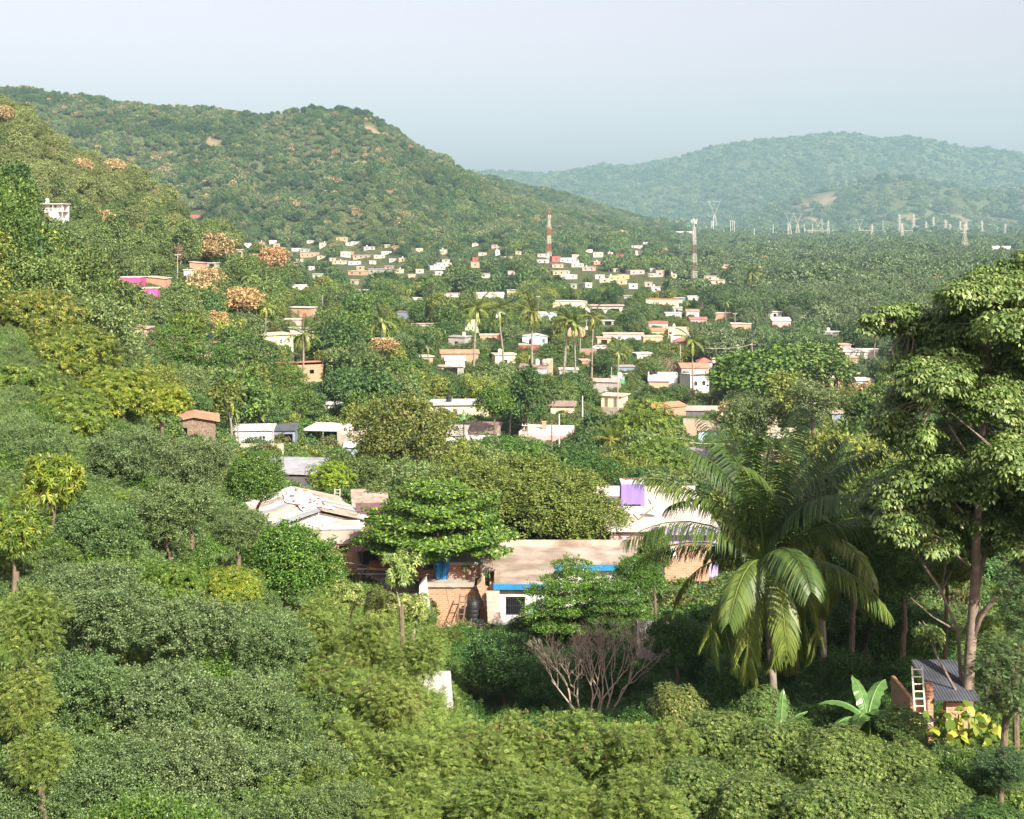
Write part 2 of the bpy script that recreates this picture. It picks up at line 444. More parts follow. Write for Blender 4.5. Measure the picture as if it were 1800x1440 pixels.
def blobs_for(shape, R, Hc, rng, n=22):
    """lumps (centre, radius) of a crown with radius R whose lumps fill heights 0..Hc above its underside"""
    B = []
    if shape == 'layered':
        lv = 5
        for k in range(lv):
            h = Hc * (0.06 + 0.86 * k / (lv - 1)); rr = R * (1.0, 0.97, 0.84, 0.64, 0.36)[k]; m = max(3, int(n * (0.30, 0.28, 0.21, 0.14, 0.07)[k]))
            for i in range(m):
                a = 2 * pi * (i + rng.random() * 0.7) / m; q = rr * (0.35 + 0.5 * rng.random())
                B.append((q * cos(a), q * sin(a), h + rng.normal() * Hc * 0.015, R * 0.27, R * 0.27, Hc * 0.05))
        return np.array(B)
    for i in range(n):
        u = (i + 0.5) / n; a = i * 2.39996 + rng.random() * 0.9
        if shape == 'dome':
            z = 0.10 + 0.86 * (1 - u) ** 0.8; q = math.sqrt(max(0, 1 - z * z * 0.96)) * 0.86
            zz = Hc * (z * 0.86)
            k_ = 0.62 + 0.75 * rng.random(); B.append((R * q * cos(a), R * q * sin(a), zz * (.9 + .2 * rng.random()), R * 0.22 * k_, R * 0.22 * k_, R * 0.16 * k_)); continue
        if shape == 'tall': z = u; q = 0.62 * math.sin(pi * (0.15 + 0.75 * u)) ** 0.7
        elif shape == 'open': z = 0.15 + 0.75 * rng.random(); q = 0.75 * math.sqrt(rng.random()) * (0.5 + 0.5 * z)
        else: z = 0.18 + 0.74 * u; q = 0.70 * math.sin(pi * (0.22 + 0.66 * (1 - (1 - u) ** 1.2))) ** 0.8
        q *= 0.72 + 0.5 * rng.random()
        r = R * (0.24 + 0.16 * rng.random()) * (0.8 if shape == 'open' else 1)
        B.append((R * q * cos(a), R * q * sin(a), Hc * (z * 0.9) + rng.normal() * Hc * 0.03, r, r, r * 0.78))
    if shape == 'round':
        for i in range(5): B.append((rng.normal() * R * .2, rng.normal() * R * .2, Hc * (0.3 + 0.4 * rng.random()), R * .42, R * .42, Hc * .28))
    return np.array(B)

def crown_geo(g, B, n, L, W, mode, rng, zoff=0.0, mat=0, wild=0.45, shoots=0.0, per=26):
    """n leaves over the lumps B; mode: simple, droop, rosette, feather"""
    area = B[:, 3] * B[:, 4]; pr = area / area.sum()
    m = n if mode in ('simple', 'droop') else max(8, n // (9 if mode == 'rosette' else 1))
    k = rng.choice(len(B), int(m * 1.7), p=pr)
    d = nrmz(rng.normal(size=(len(k), 3)) + np.array([0, 0, 0.35]))
    rad = 0.72 + 0.36 * rng.random(len(k)) ** 0.8
    stray = rng.random(len(k)) < 0.10
    rad = np.where(stray, rad + 0.28 * rng.random(len(k)), rad)
    C = B[k, :3]; P = C + d * B[k, 3:6] * rad[:, None]
    # drop what lies deep inside another lump
    keep = np.ones(len(P), bool)
    for b in B:
        q = (P - b[:3]) / b[3:6]; keep &= (q * q).sum(1) > 0.42
    keep &= P[:, 2] > -0.04 * np.abs(B[:, 2]).max()
    P = P[keep][:m]; d = d[keep][:m]
    P = P + np.array([0, 0, zoff]); n = len(P)
    if mode in ('simple', 'feather') and shoots > 0:   # leafy shoots that stand out of the crown
        ns = max(4, int(n * shoots / per)); a = rng.choice(n, ns); sd = nrmz(d[a] + rng.normal(size=(ns, 3)) * .45 + np.array([0, 0, .55])); ln = B[:, 3].mean() * (.35 + .75 * rng.random(ns))
        kk = rng.integers(0, ns, int(ns * per)); tt = rng.random(len(kk)) ** .8
        Q = P[a][kk] + sd[kk] * (tt * ln[kk])[:, None] + rng.normal(size=(len(kk), 3)) * L * .55 + np.array([0, 0, -.25]) * (tt * tt * ln[kk])[:, None]
        cut = n - len(kk)
        if cut > 10: P = np.concatenate([P[:cut], Q]); d = np.concatenate([d[:cut], sd[kk]]); n = len(P)
    cen = np.array([0, 0, zoff + B[:, 2].mean() * 0.6])
    out = nrmz(nrmz(P - cen) * 0.6 + d)
    if mode == 'simple':
        D = nrmz(out * 0.35 + rng.normal(size=(n, 3)) * 0.75 + np.array([0, 0, -0.15]))
        Nn = nrmz(out + np.array([0, 0, 0.55]) + rng.normal(size=(n, 3)) * wild)
        g.add(*leaf_geo(P, D, Nn, L * (0.7 + 0.6 * rng.random(n)), W * (0.7 + 0.6 * rng.random(n)), rng=rng), mat)
    elif mode == 'droop':
        D = nrmz(out * 0.8 + rng.normal(size=(n, 3)) * 0.5 + np.array([0, 0, 0.1]))
        Nn = nrmz(np.array([0, 0, 1.0]) + rng.normal(size=(n, 3)) * 0.35)
        g.add(*leaf_geo(P, D, Nn, L * (0.7 + 0.6 * rng.random(n)), W * (0.8 + 0.4 * rng.random(n)), bend=0.55, segs=2, rng=rng), mat)
    elif mode == 'rosette':
        kk = 9; ax = nrmz(out + np.array([0, 0, 0.5])); r1 = nrmz(np.cross(ax, rng.normal(size=(n, 3)))); r2 = np.cross(ax, r1)
        lvv = np.clip(rng.random(n)[:, None] * 0.65 + rng.random((n, kk)) * 0.35, 0, 1)
        ang = (np.arange(kk) * 2 * pi / kk)[None, :] + rng.random((n, 1)) * 6.28 + rng.normal(size=(n, kk)) * 0.25
        op = 0.9 + 0.35 * rng.normal(size=(n, kk))
        D = r1[:, None, :] * np.cos(ang)[..., None] + r2[:, None, :] * np.sin(ang)[..., None]
        D = nrmz(D * np.clip(op, 0.3, 2)[..., None] + ax[:, None, :] * 0.55).reshape(-1, 3)
        PP = np.repeat(P, kk, 0) + D * L * 0.05
        Nn = nrmz(np.repeat(ax, kk, 0) + np.array([0, 0, 0.3]) + rng.normal(size=(n * kk, 3)) * 0.15)
        g.add(*leaf_geo(PP, D, Nn, L * (0.65 + 0.6 * rng.random(n * kk)), W * (0.8 + 0.4 * rng.random(n * kk)), bend=0.38, segs=2, rng=rng, lv=lvv.ravel()), mat)
    elif mode == 'feather':
        kk = 11
        D = nrmz(out * 0.6 + rng.normal(size=(n, 3)) * 0.55 + np.array([0, 0, 0.05]))
        Nn = nrmz(np.array([0, 0, 1.0]) + out * 0.4 + rng.normal(size=(n, 3)) * 0.35)
        S = nrmz(np.cross(D, Nn)); fl = L * (0.6 + 0.7 * rng.random(n))
        t = np.linspace(0.12, 1.0, kk)[None, :, None]
        base = P[:, None, :] + (D[:, None, :] * t + np.array([0, 0, -0.35]) * t * t) * fl[:, None, None]
        lvv = np.clip(rng.random(n)[:, None] * 0.7 + rng.random((n, kk)) * 0.3, 0, 1).ravel()
        for sgn in (-1, 1):
            DD = nrmz(S[:, None, :] * sgn + D[:, None, :] * 0.55 + np.array([0, 0, -0.12]) + 0 * t)
            PP = base.reshape(-1, 3); DD = DD.reshape(-1, 3)
            NN = np.repeat(Nn, kk, 0)
            ll = (np.sin(np.linspace(0.5, 2.7, kk))[None, :] * fl[:, None] * 0.42).ravel()
            g.add(*leaf_geo(PP, DD, NN, ll, W * np.ones(len(PP)), rng=rng, lv=lvv), mat)

def trunk_mb(R, trunk_h, Hc, B, rng, r0=0.22, nl=6, lean=0.3, sub=True, sides=6):
    """tapered trunk that forks into limbs reaching for the lumps of the crown"""
    mb = MB(); top = np.array([rng.normal() * lean, rng.normal() * lean, trunk_h])
    mb.tube([(0, 0, -1.0), (0, 0, 0), tuple(top * np.array([0.4, 0.4, 0.55])), tuple(top)], [r0 * 1.35, r0 * 1.15, r0 * 0.95, r0 * 0.75], sides + 2)
    ang = np.arctan2(B[:, 1], B[:, 0]); order = np.argsort(ang); gs = np.array_split(order, nl)
    for gi in gs:
        if not len(gi): continue
        c = B[gi, :3].mean(0) + np.array([0, 0, trunk_h]); kn = top + (c - top) * 0.62 + np.array([0, 0, -0.04 * R]); mid = top + (kn - top) * 0.5 + np.array([0, 0, 0.06 * R]) + rng.normal(size=3) * R * 0.03
        mb.tube([tuple(top), tuple(mid), tuple(kn)], [r0 * 0.55, r0 * 0.42, r0 * 0.3], sides)
        if sub:
            for j in gi:
                e = B[j, :3] + np.array([0, 0, trunk_h]); m2 = (kn + e) / 2 + rng.normal(size=3) * R * 0.05
                mb.tube([tuple(kn), tuple(m2), tuple(e + rng.normal(size=3) * 0.1)], [r0 * 0.28, r0 * 0.18, r0 * 0.07], max(4, sides - 2))
    return mb

PROTO = {}   # kind -> list of (crown mesh, trunk mesh, radius, total height)
def make_tree_kind(kind, variants, shape, R, Hc, th, n, L, W, mode, leafmat, barkmat, nb=22, r0=0.2, both=False, wild=0.45, seed=0, shoots=0.22, per=26):
    out = []
    for v in range(variants):
        rng = np.random.default_rng(seed * 100 + v * 7 + 1)
        B = blobs_for(shape, R, Hc, rng, nb)
        B[:, 0] *= 0.85 + 0.3 * rng.random(); B[:, 1] *= 0.85 + 0.3 * rng.random()
        tb = trunk_mb(R, th, Hc, B, rng, r0=r0, nl=5 if n > 1500 else 3, sub=n > 1500)
        g = Geo(); crown_geo(g, B, n, L, W, mode, rng, zoff=th, wild=wild, shoots=shoots, per=per)
        if both:
            g.add_mb(tb, 1); me = g.mesh(kind + '_%d' % v, [leafmat, barkmat]); out.append((me, None, R, th + Hc))
        else:
            me = g.mesh(kind + '_crown_%d' % v, [leafmat]); out.append((me, tb.mesh(kind + '_trunk_%d' % v, barkmat), R, th + Hc))
    PROTO[kind] = out

def palm_geo(g, rng, nf=22, L=4.2, droop=1.0, leaflets=34, lw=0.05, ll=0.75, matl=0, matr=0, spread=1.0, up0=1.35, rach=0.035, agep=1.0):
    """coconut crown: arching fronds with hanging leaflets, centred on the origin"""
    for i in range(nf):
        a = i * 2.39996 + rng.normal() * 0.12; age = i / (nf - 1)
        el = up0 - 2.0 * age ** agep * spread + rng.normal() * 0.07
        Lf = L * (0.8 + 0.25 * math.sin(pi * min(1, age + 0.25))) * (0.92 + 0.14 * rng.random())
        m = 14; pts = [np.zeros(3)]; e = el; aa = a
        sag = (0.62 + 0.75 * min(1, age * 1.3)) * droop * (0.8 + 0.4 * rng.random())
        for k in range(m):
            e2 = e - sag * (k / m) ** 1.3 * 1.25
            aa += rng.normal() * 0.006
            pts.append(pts[-1] + np.array([cos(aa) * cos(e2), sin(aa) * cos(e2), sin(e2)]) * Lf / m)
        pts = np.array(pts)
        mb = MB(); mb.tube([tuple(p) for p in pts[::2]], list(np.linspace(rach, rach * 0.2, len(pts[::2]))), 4, caps=False)
        lvf = 0.15 + 0.5 * age + 0.3 * rng.random()
        g.add_mb(mb, matr, min(1, lvf + 0.25))
        t = np.linspace(0.14, 0.995, leaflets); idx = t * m; i0 = np.minimum(idx.astype(int), m - 1); fr = (idx - i0)[:, None]
        P = pts[i0] * (1 - fr) + pts[i0 + 1] * fr; T = nrmz(pts[i0 + 1] - pts[i0])
        S = nrmz(np.cross(T, np.array([0, 0, 1.0]) + rng.normal(size=3) * 0.05)); U = np.cross(S, T)
        tw = rng.normal() * 0.25
        le = ll * np.clip(np.sin(np.linspace(0.42, 2.95, leaflets)) ** 0.55, 0.15, 1) * (Lf / 4.2)
        for sg in (-1, 1):
            side = nrmz(S * sg + U * (0.12 + sg * tw) + T * 0.75 + np.array([0, 0, -0.38 - .3 * age]) + rng.normal(size=P.shape) * 0.07)
            Nn = nrmz(U * 1.0 - S * sg * 0.3)
            lv = np.clip(lvf + rng.normal(size=leaflets) * 0.12, 0, 1)
            g.add(*leaf_geo(P, side, Nn, le * (0.9 + 0.2 * rng.random(leaflets)), lw, bend=0.62, segs=2, rng=rng, lv=lv), matl)

M_PALM = leaf_mat('palm_leaf', (0.045, 0.100, 0.028), (0.26, 0.31, 0.06), transl=0.30, rough=0.38, spec=0.5)
M_PALMTRUNK = surf_mat('palm_trunk', (0.27, 0.23, 0.18), rough=0.95, var=0.3, scale=4, bump=0.4)
M_BLOSSOM = leaf_mat('blossom', (0.22, 0.20, 0.085), (0.70, 0.52, 0.30), transl=0.15, lo=0.7, hi=1.25)
M_DRY = leaf_mat('dry_leaf', (0.20, 0.155, 0.095), (0.30, 0.23, 0.14), transl=0.15)

# near-middle, middle and far trees; what instances and objects share
make_tree_kind('fine', 3, 'round', 4.0, 5.2, 2.4, 11000, 0.27, 0.15, 'simple', M_LEAF, M_BARK, nb=30, seed=1)
make_tree_kind('fineopen', 2, 'open', 3.6, 4.6, 2.2, 7000, 0.27, 0.13, 'simple', M_LEAF, M_BARK, nb=22, seed=2)
make_tree_kind('mangofine', 2, 'round', 4.2, 5.4, 2.0, 9000, 0.38, 0.10, 'rosette', M_LEAF, M_BARK, nb=26, seed=3)
make_tree_kind('mid', 5, 'round', 4.0, 5.4, 2.2, 4200, 0.46, 0.30, 'simple', M_LEAF, M_BARK, nb=30, seed=4)
make_tree_kind('midopen', 3, 'open', 3.8, 5.0, 2.4, 2800, 0.45, 0.24, 'simple', M_LEAF, M_BARK, nb=22, seed=5)
make_tree_kind('midtall', 2, 'tall', 3.0, 7.2, 2.2, 3400, 0.46, 0.30, 'simple', M_LEAF, M_BARK, nb=24, seed=6)
make_tree_kind('layered', 3, 'layered', 4.0, 4.8, 1.8, 5200, 0.40, 0.24, 'simple', M_LEAF, M_BARK, nb=44, seed=7)
make_tree_kind('blossom', 3, 'round', 3.8, 4.6, 2.2, 3000, 0.44, 0.36, 'simple', M_BLOSSOM, M_BARK, nb=34, seed=8)
make_tree_kind('bush', 3, 'round', 2.0, 2.2, 0.3, 1500, 0.32, 0.2, 'simple', M_LEAF, M_BARK, nb=14, r0=0.08, seed=9)
make_tree_kind('dryopen', 2, 'open', 3.2, 4.2, 1.8, 1100, 0.34, 0.16, 'simple', M_DRY, M_TWIG, nb=26, r0=0.16, seed=10)
# the far woods' members (crown and trunk in one mesh, only ever instanced by the woods)
make_tree_kind('far', 5, 'round', 4.2, 5.6, 2.0, 900, 1.0, 0.75, 'simple', M_LEAF, M_BARK, nb=14, both=True, seed=11)
make_tree_kind('farblossom', 2, 'round', 4.0, 4.6, 2.0, 500, 1.0, 0.9, 'simple', M_BLOSSOM, M_BARK, nb=14, both=True, seed=12)
make_tree_kind('clump', 3, 'round', 9.0, 9.0, 0.5, 420, 3.0, 2.4, 'simple', M_LEAF, M_BARK, nb=16, both=True, seed=13)

def make_palm_kind(kind, variants, nf, leaflets, lw, L, h, both=False, seed=0, droop=1.0):
    out = []
    for v in range(variants):
        rng = np.random.default_rng(seed * 31 + v); g = Geo()
        palm_geo(g, rng, nf=nf, leaflets=leaflets, lw=lw, L=L, droop=droop)
        ln = rng.normal(size=2) * 0.5
        for a in g.V: a += np.array([ln[0], ln[1], h])
        mb = MB(); mb.tube([(0, 0, -1), (0, 0, 0), (ln[0] * 0.35, ln[1] * 0.35, h * 0.5), (ln[0], ln[1], h)], [0.24, 0.2, 0.15, 0.12], 8)
        if both: g.add_mb(mb, 1); out.append((g.mesh(kind + '_%d' % v, [M_PALM, M_PALMTRUNK]), None, L * 0.8, h + L * 0.5))
        else: out.append((g.mesh(kind + '_crown_%d' % v, [M_PALM]), mb.mesh(kind + '_trunk_%d' % v, M_PALMTRUNK), L * 0.8, h + L * 0.5))
    PROTO[kind] = out
make_palm_kind('palm', 4, 20, 22, 0.13, 3.6, 8.0, seed=3)
make_palm_kind('farpalm', 2, 16, 10, 0.35, 3.8, 9.0, both=True, seed=5)

# ------------------------------------------------------------------ the ground
def build_ground():
    nx, ny = 420, 520
    s = np.linspace(-0.62, 0.62, nx); ys = np.exp(np.linspace(math.log(1.0), math.log(9600 + 40.0), ny)) * 1.0
    ys = np.exp(np.linspace(math.log(20.0), math.log(9640.0), ny)) - 40.0 + 0.0
    S, Yg = np.meshgrid(s, ys); X = S * (Yg + 55.0)
    Z = ground(X, np.maximum(Yg, 1.0))
    Z = np.where(Yg < 6, np.minimum(Z, 39.6), Z)
    V = np.stack([X, Yg, Z], -1).reshape(-1, 3)
    i = np.arange(nx - 1)[None, :] + np.arange(ny - 1)[:, None] * nx
    q = np.stack([i, i + 1, i + 1 + nx, i + nx], -1).reshape(-1, 4)
    patch = beige(V[:, 0], V[:, 1])
    me = mesh_from('ground', V, q, attrs={'patch': patch}, smooth=True)
    return me

def beige(X, Y):
    """bare dry slopes on the far low hill and small cleared cuts on the middle hill (0..1)"""
    X = np.asarray(X, float); Y = np.asarray(Y, float)
    n = fbm(X / 160.0, Y / 420.0, 90, 4)
    px = 900 + F * X / np.maximum(Y, 1)
    nf = fbm(X / 70.0 + Y / 260.0, Y / 150.0, 91, 5)
    far = (Y > 4500) & (Y < 5400)
    a = np.zeros_like(X)
    for cx, wx, t0, w0, c in ((1430, 70, 0.62, 0.35, 0.55), (1555, 55, 0.78, 0.24, 0.65), (1640, 70, 0.30, 0.16, 0.55), (1735, 70, 0.42, 0.14, 0.45)):
        t = (Y - 4300) / 900.0
        a = np.maximum(a, np.clip((1.0 - ((px - cx) / wx) ** 2 - ((t - t0) / w0) ** 2) * 1.5, 0, 1) * np.clip((nf - 0.50) * 9, 0, 1))
    a = np.where(far, a, 0)
    n2 = fbm(X / 45.0, Y / 90.0, 95, 3)
    for cx, yy, rx, ry in ((655, 1930, 22, 34), (700, 1420, 22, 40), (645, 1380, 20, 35), (372, 1800, 14, 40), (716, 1600, 8, 40), (1185, 2300, 22, 60), (560, 1600, 10, 30)):
        a = np.maximum(a, np.clip((1.0 - ((px - cx) / rx) ** 2 - ((Y - yy) / ry) ** 2) * 2, 0, 1) * (n2 > 0.54))
    return a

def ground_mat():
    m, nt, b = new_mat('ground_soil'); L = nt.links
    tc = N(nt, 'ShaderNodeTexCoord')
    n1 = N(nt, 'ShaderNodeTexNoise'); n1.inputs['Scale'].default_value = 0.35; n1.inputs['Detail'].default_value = 8; L.new(tc.outputs['Object'], n1.inputs['Vector'])
    n2 = N(nt, 'ShaderNodeTexNoise'); n2.inputs['Scale'].default_value = 0.03; n2.inputs['Detail'].default_value = 7; n2.inputs['Roughness'].default_value = 0.65; L.new(tc.outputs['Object'], n2.inputs['Vector'])
    cr = N(nt, 'ShaderNodeValToRGB'); L.new(n1.outputs['Fac'], cr.inputs[0])
    e = cr.color_ramp.elements; e[0].position = 0.38; e[0].color = (0.045, 0.075, 0.020, 1); e[1].position = 0.66; e[1].color = (0.21, 0.16, 0.10, 1)
    e2 = cr.color_ramp.elements.new(0.52); e2.color = (0.085, 0.105, 0.032, 1)
    mx = N(nt, 'ShaderNodeMix', data_type='RGBA', blend_type='MULTIPLY'); mx.inputs[0].default_value = 0.6
    cr2 = N(nt, 'ShaderNodeValToRGB'); L.new(n2.outputs['Fac'], cr2.inputs[0])
    cr2.color_ramp.elements[0].position = 0.35; cr2.color_ramp.elements[0].color = (0.55, 0.7, 0.55, 1); cr2.color_ramp.elements[1].position = 0.65
    L.new(cr.outputs[0], mx.inputs[6]); L.new(cr2.outputs[0], mx.inputs[7])
    at = N(nt, 'ShaderNodeAttribute', attribute_name='patch')
    mp = N(nt, 'ShaderNodeMix', data_type='RGBA'); mp.inputs[7].default_value = (0.27, 0.20, 0.12, 1)
    L.new(at.outputs['Fac'], mp.inputs[0]); L.new(mx.outputs[2], mp.inputs[6])
    L.new(mp.outputs[2], b.inputs['Base Color']); b.inputs['Roughness'].default_value = 1.0; b.inputs['Specular IOR Level'].default_value = 0.1
    bp = N(nt, 'ShaderNodeBump'); bp.inputs['Strength'].default_value = 0.6; bp.inputs['Distance'].default_value = 0.4
    L.new(n1.outputs['Fac'], bp.inputs['Height']); L.new(bp.outputs[0], b.inputs['Normal'])
    return m

gme = build_ground(); gme.materials.append(ground_mat())
tag(link('ground', gme), None, None, kind='structure')

# ------------------------------------------------------------------ woods: points that carry instanced trees (only what nobody could count)
def wood(name, pts, kinds, idx, scl, rot, tint, label):
    me = bpy.data.meshes.new(name); me.vertices.add(len(pts)); me.vertices.foreach_set('co', np.asarray(pts, np.float32).ravel())
    for nm, ty, dat, key in (('idx', 'INT', idx, 'value'), ('scl', 'FLOAT', scl, 'value'), ('rot', 'FLOAT', rot, 'value')):
        a = me.attributes.new(nm, ty, 'POINT'); a.data.foreach_set(key, np.asarray(dat, np.int32 if ty == 'INT' else np.float32))
    a = me.attributes.new('tint', 'FLOAT_VECTOR', 'POINT'); a.data.foreach_set('vector', np.asarray(tint, np.float32).ravel())
    me.update()
    o = link(name, me); tag(o, label, None, kind='stuff')
    col = bpy.data.collections.new(name + '_members')
    k = 0
    for kd in kinds:
        for me2, tr, R, Hh in PROTO[kd]:
            q = bpy.data.objects.new('member_%02d_%s' % (k, kd), me2); col.objects.link(q)
            if tr:   # join the trunk through a child object is not possible here: use the crown mesh only
                pass
            k += 1
    ng = bpy.data.node_groups.new(name, 'GeometryNodeTree')
    ng.interface.new_socket('Geometry', in_out='INPUT', socket_type='NodeSocketGeometry'); ng.interface.new_socket('Geometry', in_out='OUTPUT', socket_type='NodeSocketGeometry')
    gi = ng.nodes.new('NodeGroupInput'); go = ng.nodes.new('NodeGroupOutput')
    iop = ng.nodes.new('GeometryNodeInstanceOnPoints'); ci = ng.nodes.new('GeometryNodeCollectionInfo')
    ci.inputs['Collection'].default_value = col; ci.inputs['Separate Children'].default_value = True; ci.inputs['Reset Children'].default_value = True
    def named(nm, ty):
        n = ng.nodes.new('GeometryNodeInputNamedAttribute'); n.data_type = ty; n.inputs['Name'].default_value = nm; return n.outputs['Attribute']
    cx = ng.nodes.new('ShaderNodeCombineXYZ'); Lk = ng.links
    Lk.new(named('rot', 'FLOAT'), cx.inputs['Z'])
    Lk.new(gi.outputs[0], iop.inputs['Points']); Lk.new(ci.outputs[0], iop.inputs['Instance'])
    iop.inputs['Pick Instance'].default_value = True
    Lk.new(named('idx', 'INT'), iop.inputs['Instance Index']); Lk.new(cx.outputs[0], iop.inputs['Rotation'])
    Lk.new(named('scl', 'FLOAT'), iop.inputs['Scale']); Lk.new(iop.outputs[0], go.inputs[0])
    md = o.modifiers.new('woods', 'NODES'); md.node_group = ng
    return o
# ------------------------------------------------------------------ house materials
_MC = {}
def wallm(name):
    if name in _MC: return _MC[name]
    S = dict(white=(0.68, 0.66, 0.62), offwhite=(0.66, 0.62, 0.54), cream=(0.66, 0.56, 0.40), yellow=(0.70, 0.54, 0.20), paleyellow=(0.70, 0.62, 0.38), pink=(0.72, 0.10, 0.30), palepink=(0.62, 0.40, 0.38),
             red=(0.50, 0.12, 0.10), peach=(0.62, 0.38, 0.25), tan=(0.46, 0.36, 0.26), grey=(0.36, 0.34, 0.31), darkgrey=(0.13, 0.13, 0.13), bluegrey=(0.22, 0.26, 0.33), green=(0.50, 0.56, 0.36), brightgreen=(0.10, 0.42, 0.16),
             purple=(0.24, 0.17, 0.46), lilac=(0.42, 0.34, 0.62), blue=(0.10, 0.36, 0.62), lightblue=(0.46, 0.60, 0.68), concrete=(0.42, 0.37, 0.31), teal=(0.12, 0.30, 0.28), pinkstucco=(0.60, 0.26, 0.30))
    T = dict(roofwhite=((0.60, 0.565, 0.52), .3), roofbeige=((0.56, 0.47, 0.37), .35), roofgrey=((0.36, 0.33, 0.31), .35), roofbrown=((0.30, 0.22, 0.18), .35), roofdark=((0.10, 0.11, 0.13), .3), roofterra=((0.52, 0.24, 0.15), .25), roofred=((0.44, 0.15, 0.12), .25), roofpink=((0.52, 0.36, 0.32), .3))
    if name in S: m = surf_mat('stucco_' + name, S[name], rough=0.9, var=0.14, scale=1.6, dirt=0.16, dirtcol=tuple(0.45 * c for c in S[name]), bump=0.12, spec=0.15, streak=True)
    elif name in T: m = surf_mat('roof_' + name, T[name][0], rough=0.85, var=0.25, scale=1.2, dirt=T[name][1], dirtcol=tuple(0.4 * c for c in T[name][0]), bump=0.2, spec=0.15)
    elif name == 'brick': m = brick_mat('brick_orange', (0.55, 0.24, 0.12), sc=1.3)
    elif name == 'brickred': m = brick_mat('brick_red', (0.38, 0.15, 0.085), sc=1.3)
    elif name == 'brickpale': m = brick_mat('brick_pale', (0.56, 0.28, 0.15), mortar=(0.50, 0.40, 0.29), sc=1.5)
    elif name == 'wood': m = surf_mat('planks', (0.20, 0.15, 0.11), rough=0.95, var=0.5, scale=7, dirt=0.4, bump=0.4)
    elif name == 'sheet': m = surf_mat('sheet_metal', (0.46, 0.48, 0.50), rough=0.5, var=0.15, scale=1.2, dirt=0.3, dirtcol=(0.25, 0.17, 0.12), bump=0.1, metal=0.35, spec=0.5)
    elif name == 'sheetpale': m = surf_mat('sheet_metal_pale', (0.36, 0.30, 0.245), rough=0.75, var=0.35, scale=2.2, dirt=0.6, dirtcol=(0.22, 0.15, 0.10), bump=0.1, metal=0.0, spec=0.3)
    elif name == 'rust': m = surf_mat('rusty_sheet', (0.30, 0.17, 0.12), rough=0.8, var=0.35, scale=3, dirt=0.4, bump=0.2, metal=0.1)
    elif name == 'maroon': m = surf_mat('maroon_sheet', (0.17, 0.085, 0.10), rough=0.6, var=0.25, scale=2, dirt=0.3, bump=0.1)
    elif name == 'glass':
        m, nt, b = new_mat('window_glass'); b.inputs['Base Color'].default_value = (0.02, 0.025, 0.03, 1); b.inputs['Roughness'].default_value = 0.12
    elif name == 'black': m = surf_mat('black_plastic', (0.022, 0.023, 0.026), rough=0.45, var=0.2, scale=3, dirt=0.2, dirtcol=(0.10, 0.09, 0.08), bump=0.03, spec=0.4)
    elif name == 'tarpwhite': m = surf_mat('white_tarp', (0.86, 0.87, 0.88), rough=0.6, var=0.05, scale=3, dirt=0.05, bump=0.3)
    elif name == 'tarpblue': m = surf_mat('blue_tarp', (0.04, 0.22, 0.52), rough=0.5, var=0.2, scale=4, dirt=0.1, bump=0.4)
    elif name == 'bluepaint': m = surf_mat('blue_paint', (0.02, 0.20, 0.42), rough=0.7, var=0.1, scale=2, dirt=0.08, bump=0.05)
    elif name == 'stone': m = surf_mat('stone', (0.22, 0.12, 0.09), rough=0.9, var=0.3, scale=6)
    elif name == 'galv': m = surf_mat('galvanised', (0.66, 0.60, 0.51), rough=0.5, var=0.1, scale=1, dirt=0.1, bump=0)
    elif name == 'towerred': m = surf_mat('tower_red', (0.46, 0.12, 0.07), rough=0.6, var=0.1, scale=1, dirt=0.1, bump=0)
    elif name == 'towerwhite': m = surf_mat('tower_white', (0.66, 0.62, 0.56), rough=0.6, var=0.08, scale=1, dirt=0.1, bump=0)
    elif name == 'towerbrown': m = surf_mat('tower_brown', (0.26, 0.16, 0.12), rough=0.7, var=0.1, scale=1, dirt=0.1, bump=0)
    else: raise KeyError(name)
    _MC[name] = m
    return m
W = wallm

KEEP = []        # (x0, y0, x1, y1, distance): what of the photo's buildings must stay in view
FOOT = []        # (X, Y, radius): ground taken by buildings
LANDMARKS = []   # (px, py, distance, phrase)

def framed_window(parent, x, y, z, w, h, rz, frame='white', bars=2, glass=True, name='window', th=0.05, hbars=1):
    """a window standing in its opening: frame with glazing bars, and its pane as a sub-part"""
    mb = MB(); t = 0.07
    mb.box(0, 0, t / 2, w, th, t); mb.box(0, 0, h - t / 2, w, th, t)
    mb.box(-w / 2 + t / 2, 0, h / 2, t, th, h - 2 * t); mb.box(w / 2 - t / 2, 0, h / 2, t, th, h - 2 * t)
    for k in range(bars): mb.box(-w / 2 + w * (k + 1) / (bars + 1), 0, h / 2, 0.045, th * 0.8, h - 2 * t)
    for k in range(hbars): mb.box(0, 0.0, h * (k + 1) / (hbars + 1), w - 2 * t, th * 0.6, 0.04)
    o = mb.build(name, W(frame), parent, (x, y, z), rz)
    if glass:
        p = MB(); p.box(0, th * 0.9, h / 2, w - 0.02, 0.012, h - 0.02); p.build('pane', W('glass'), o)
    return o

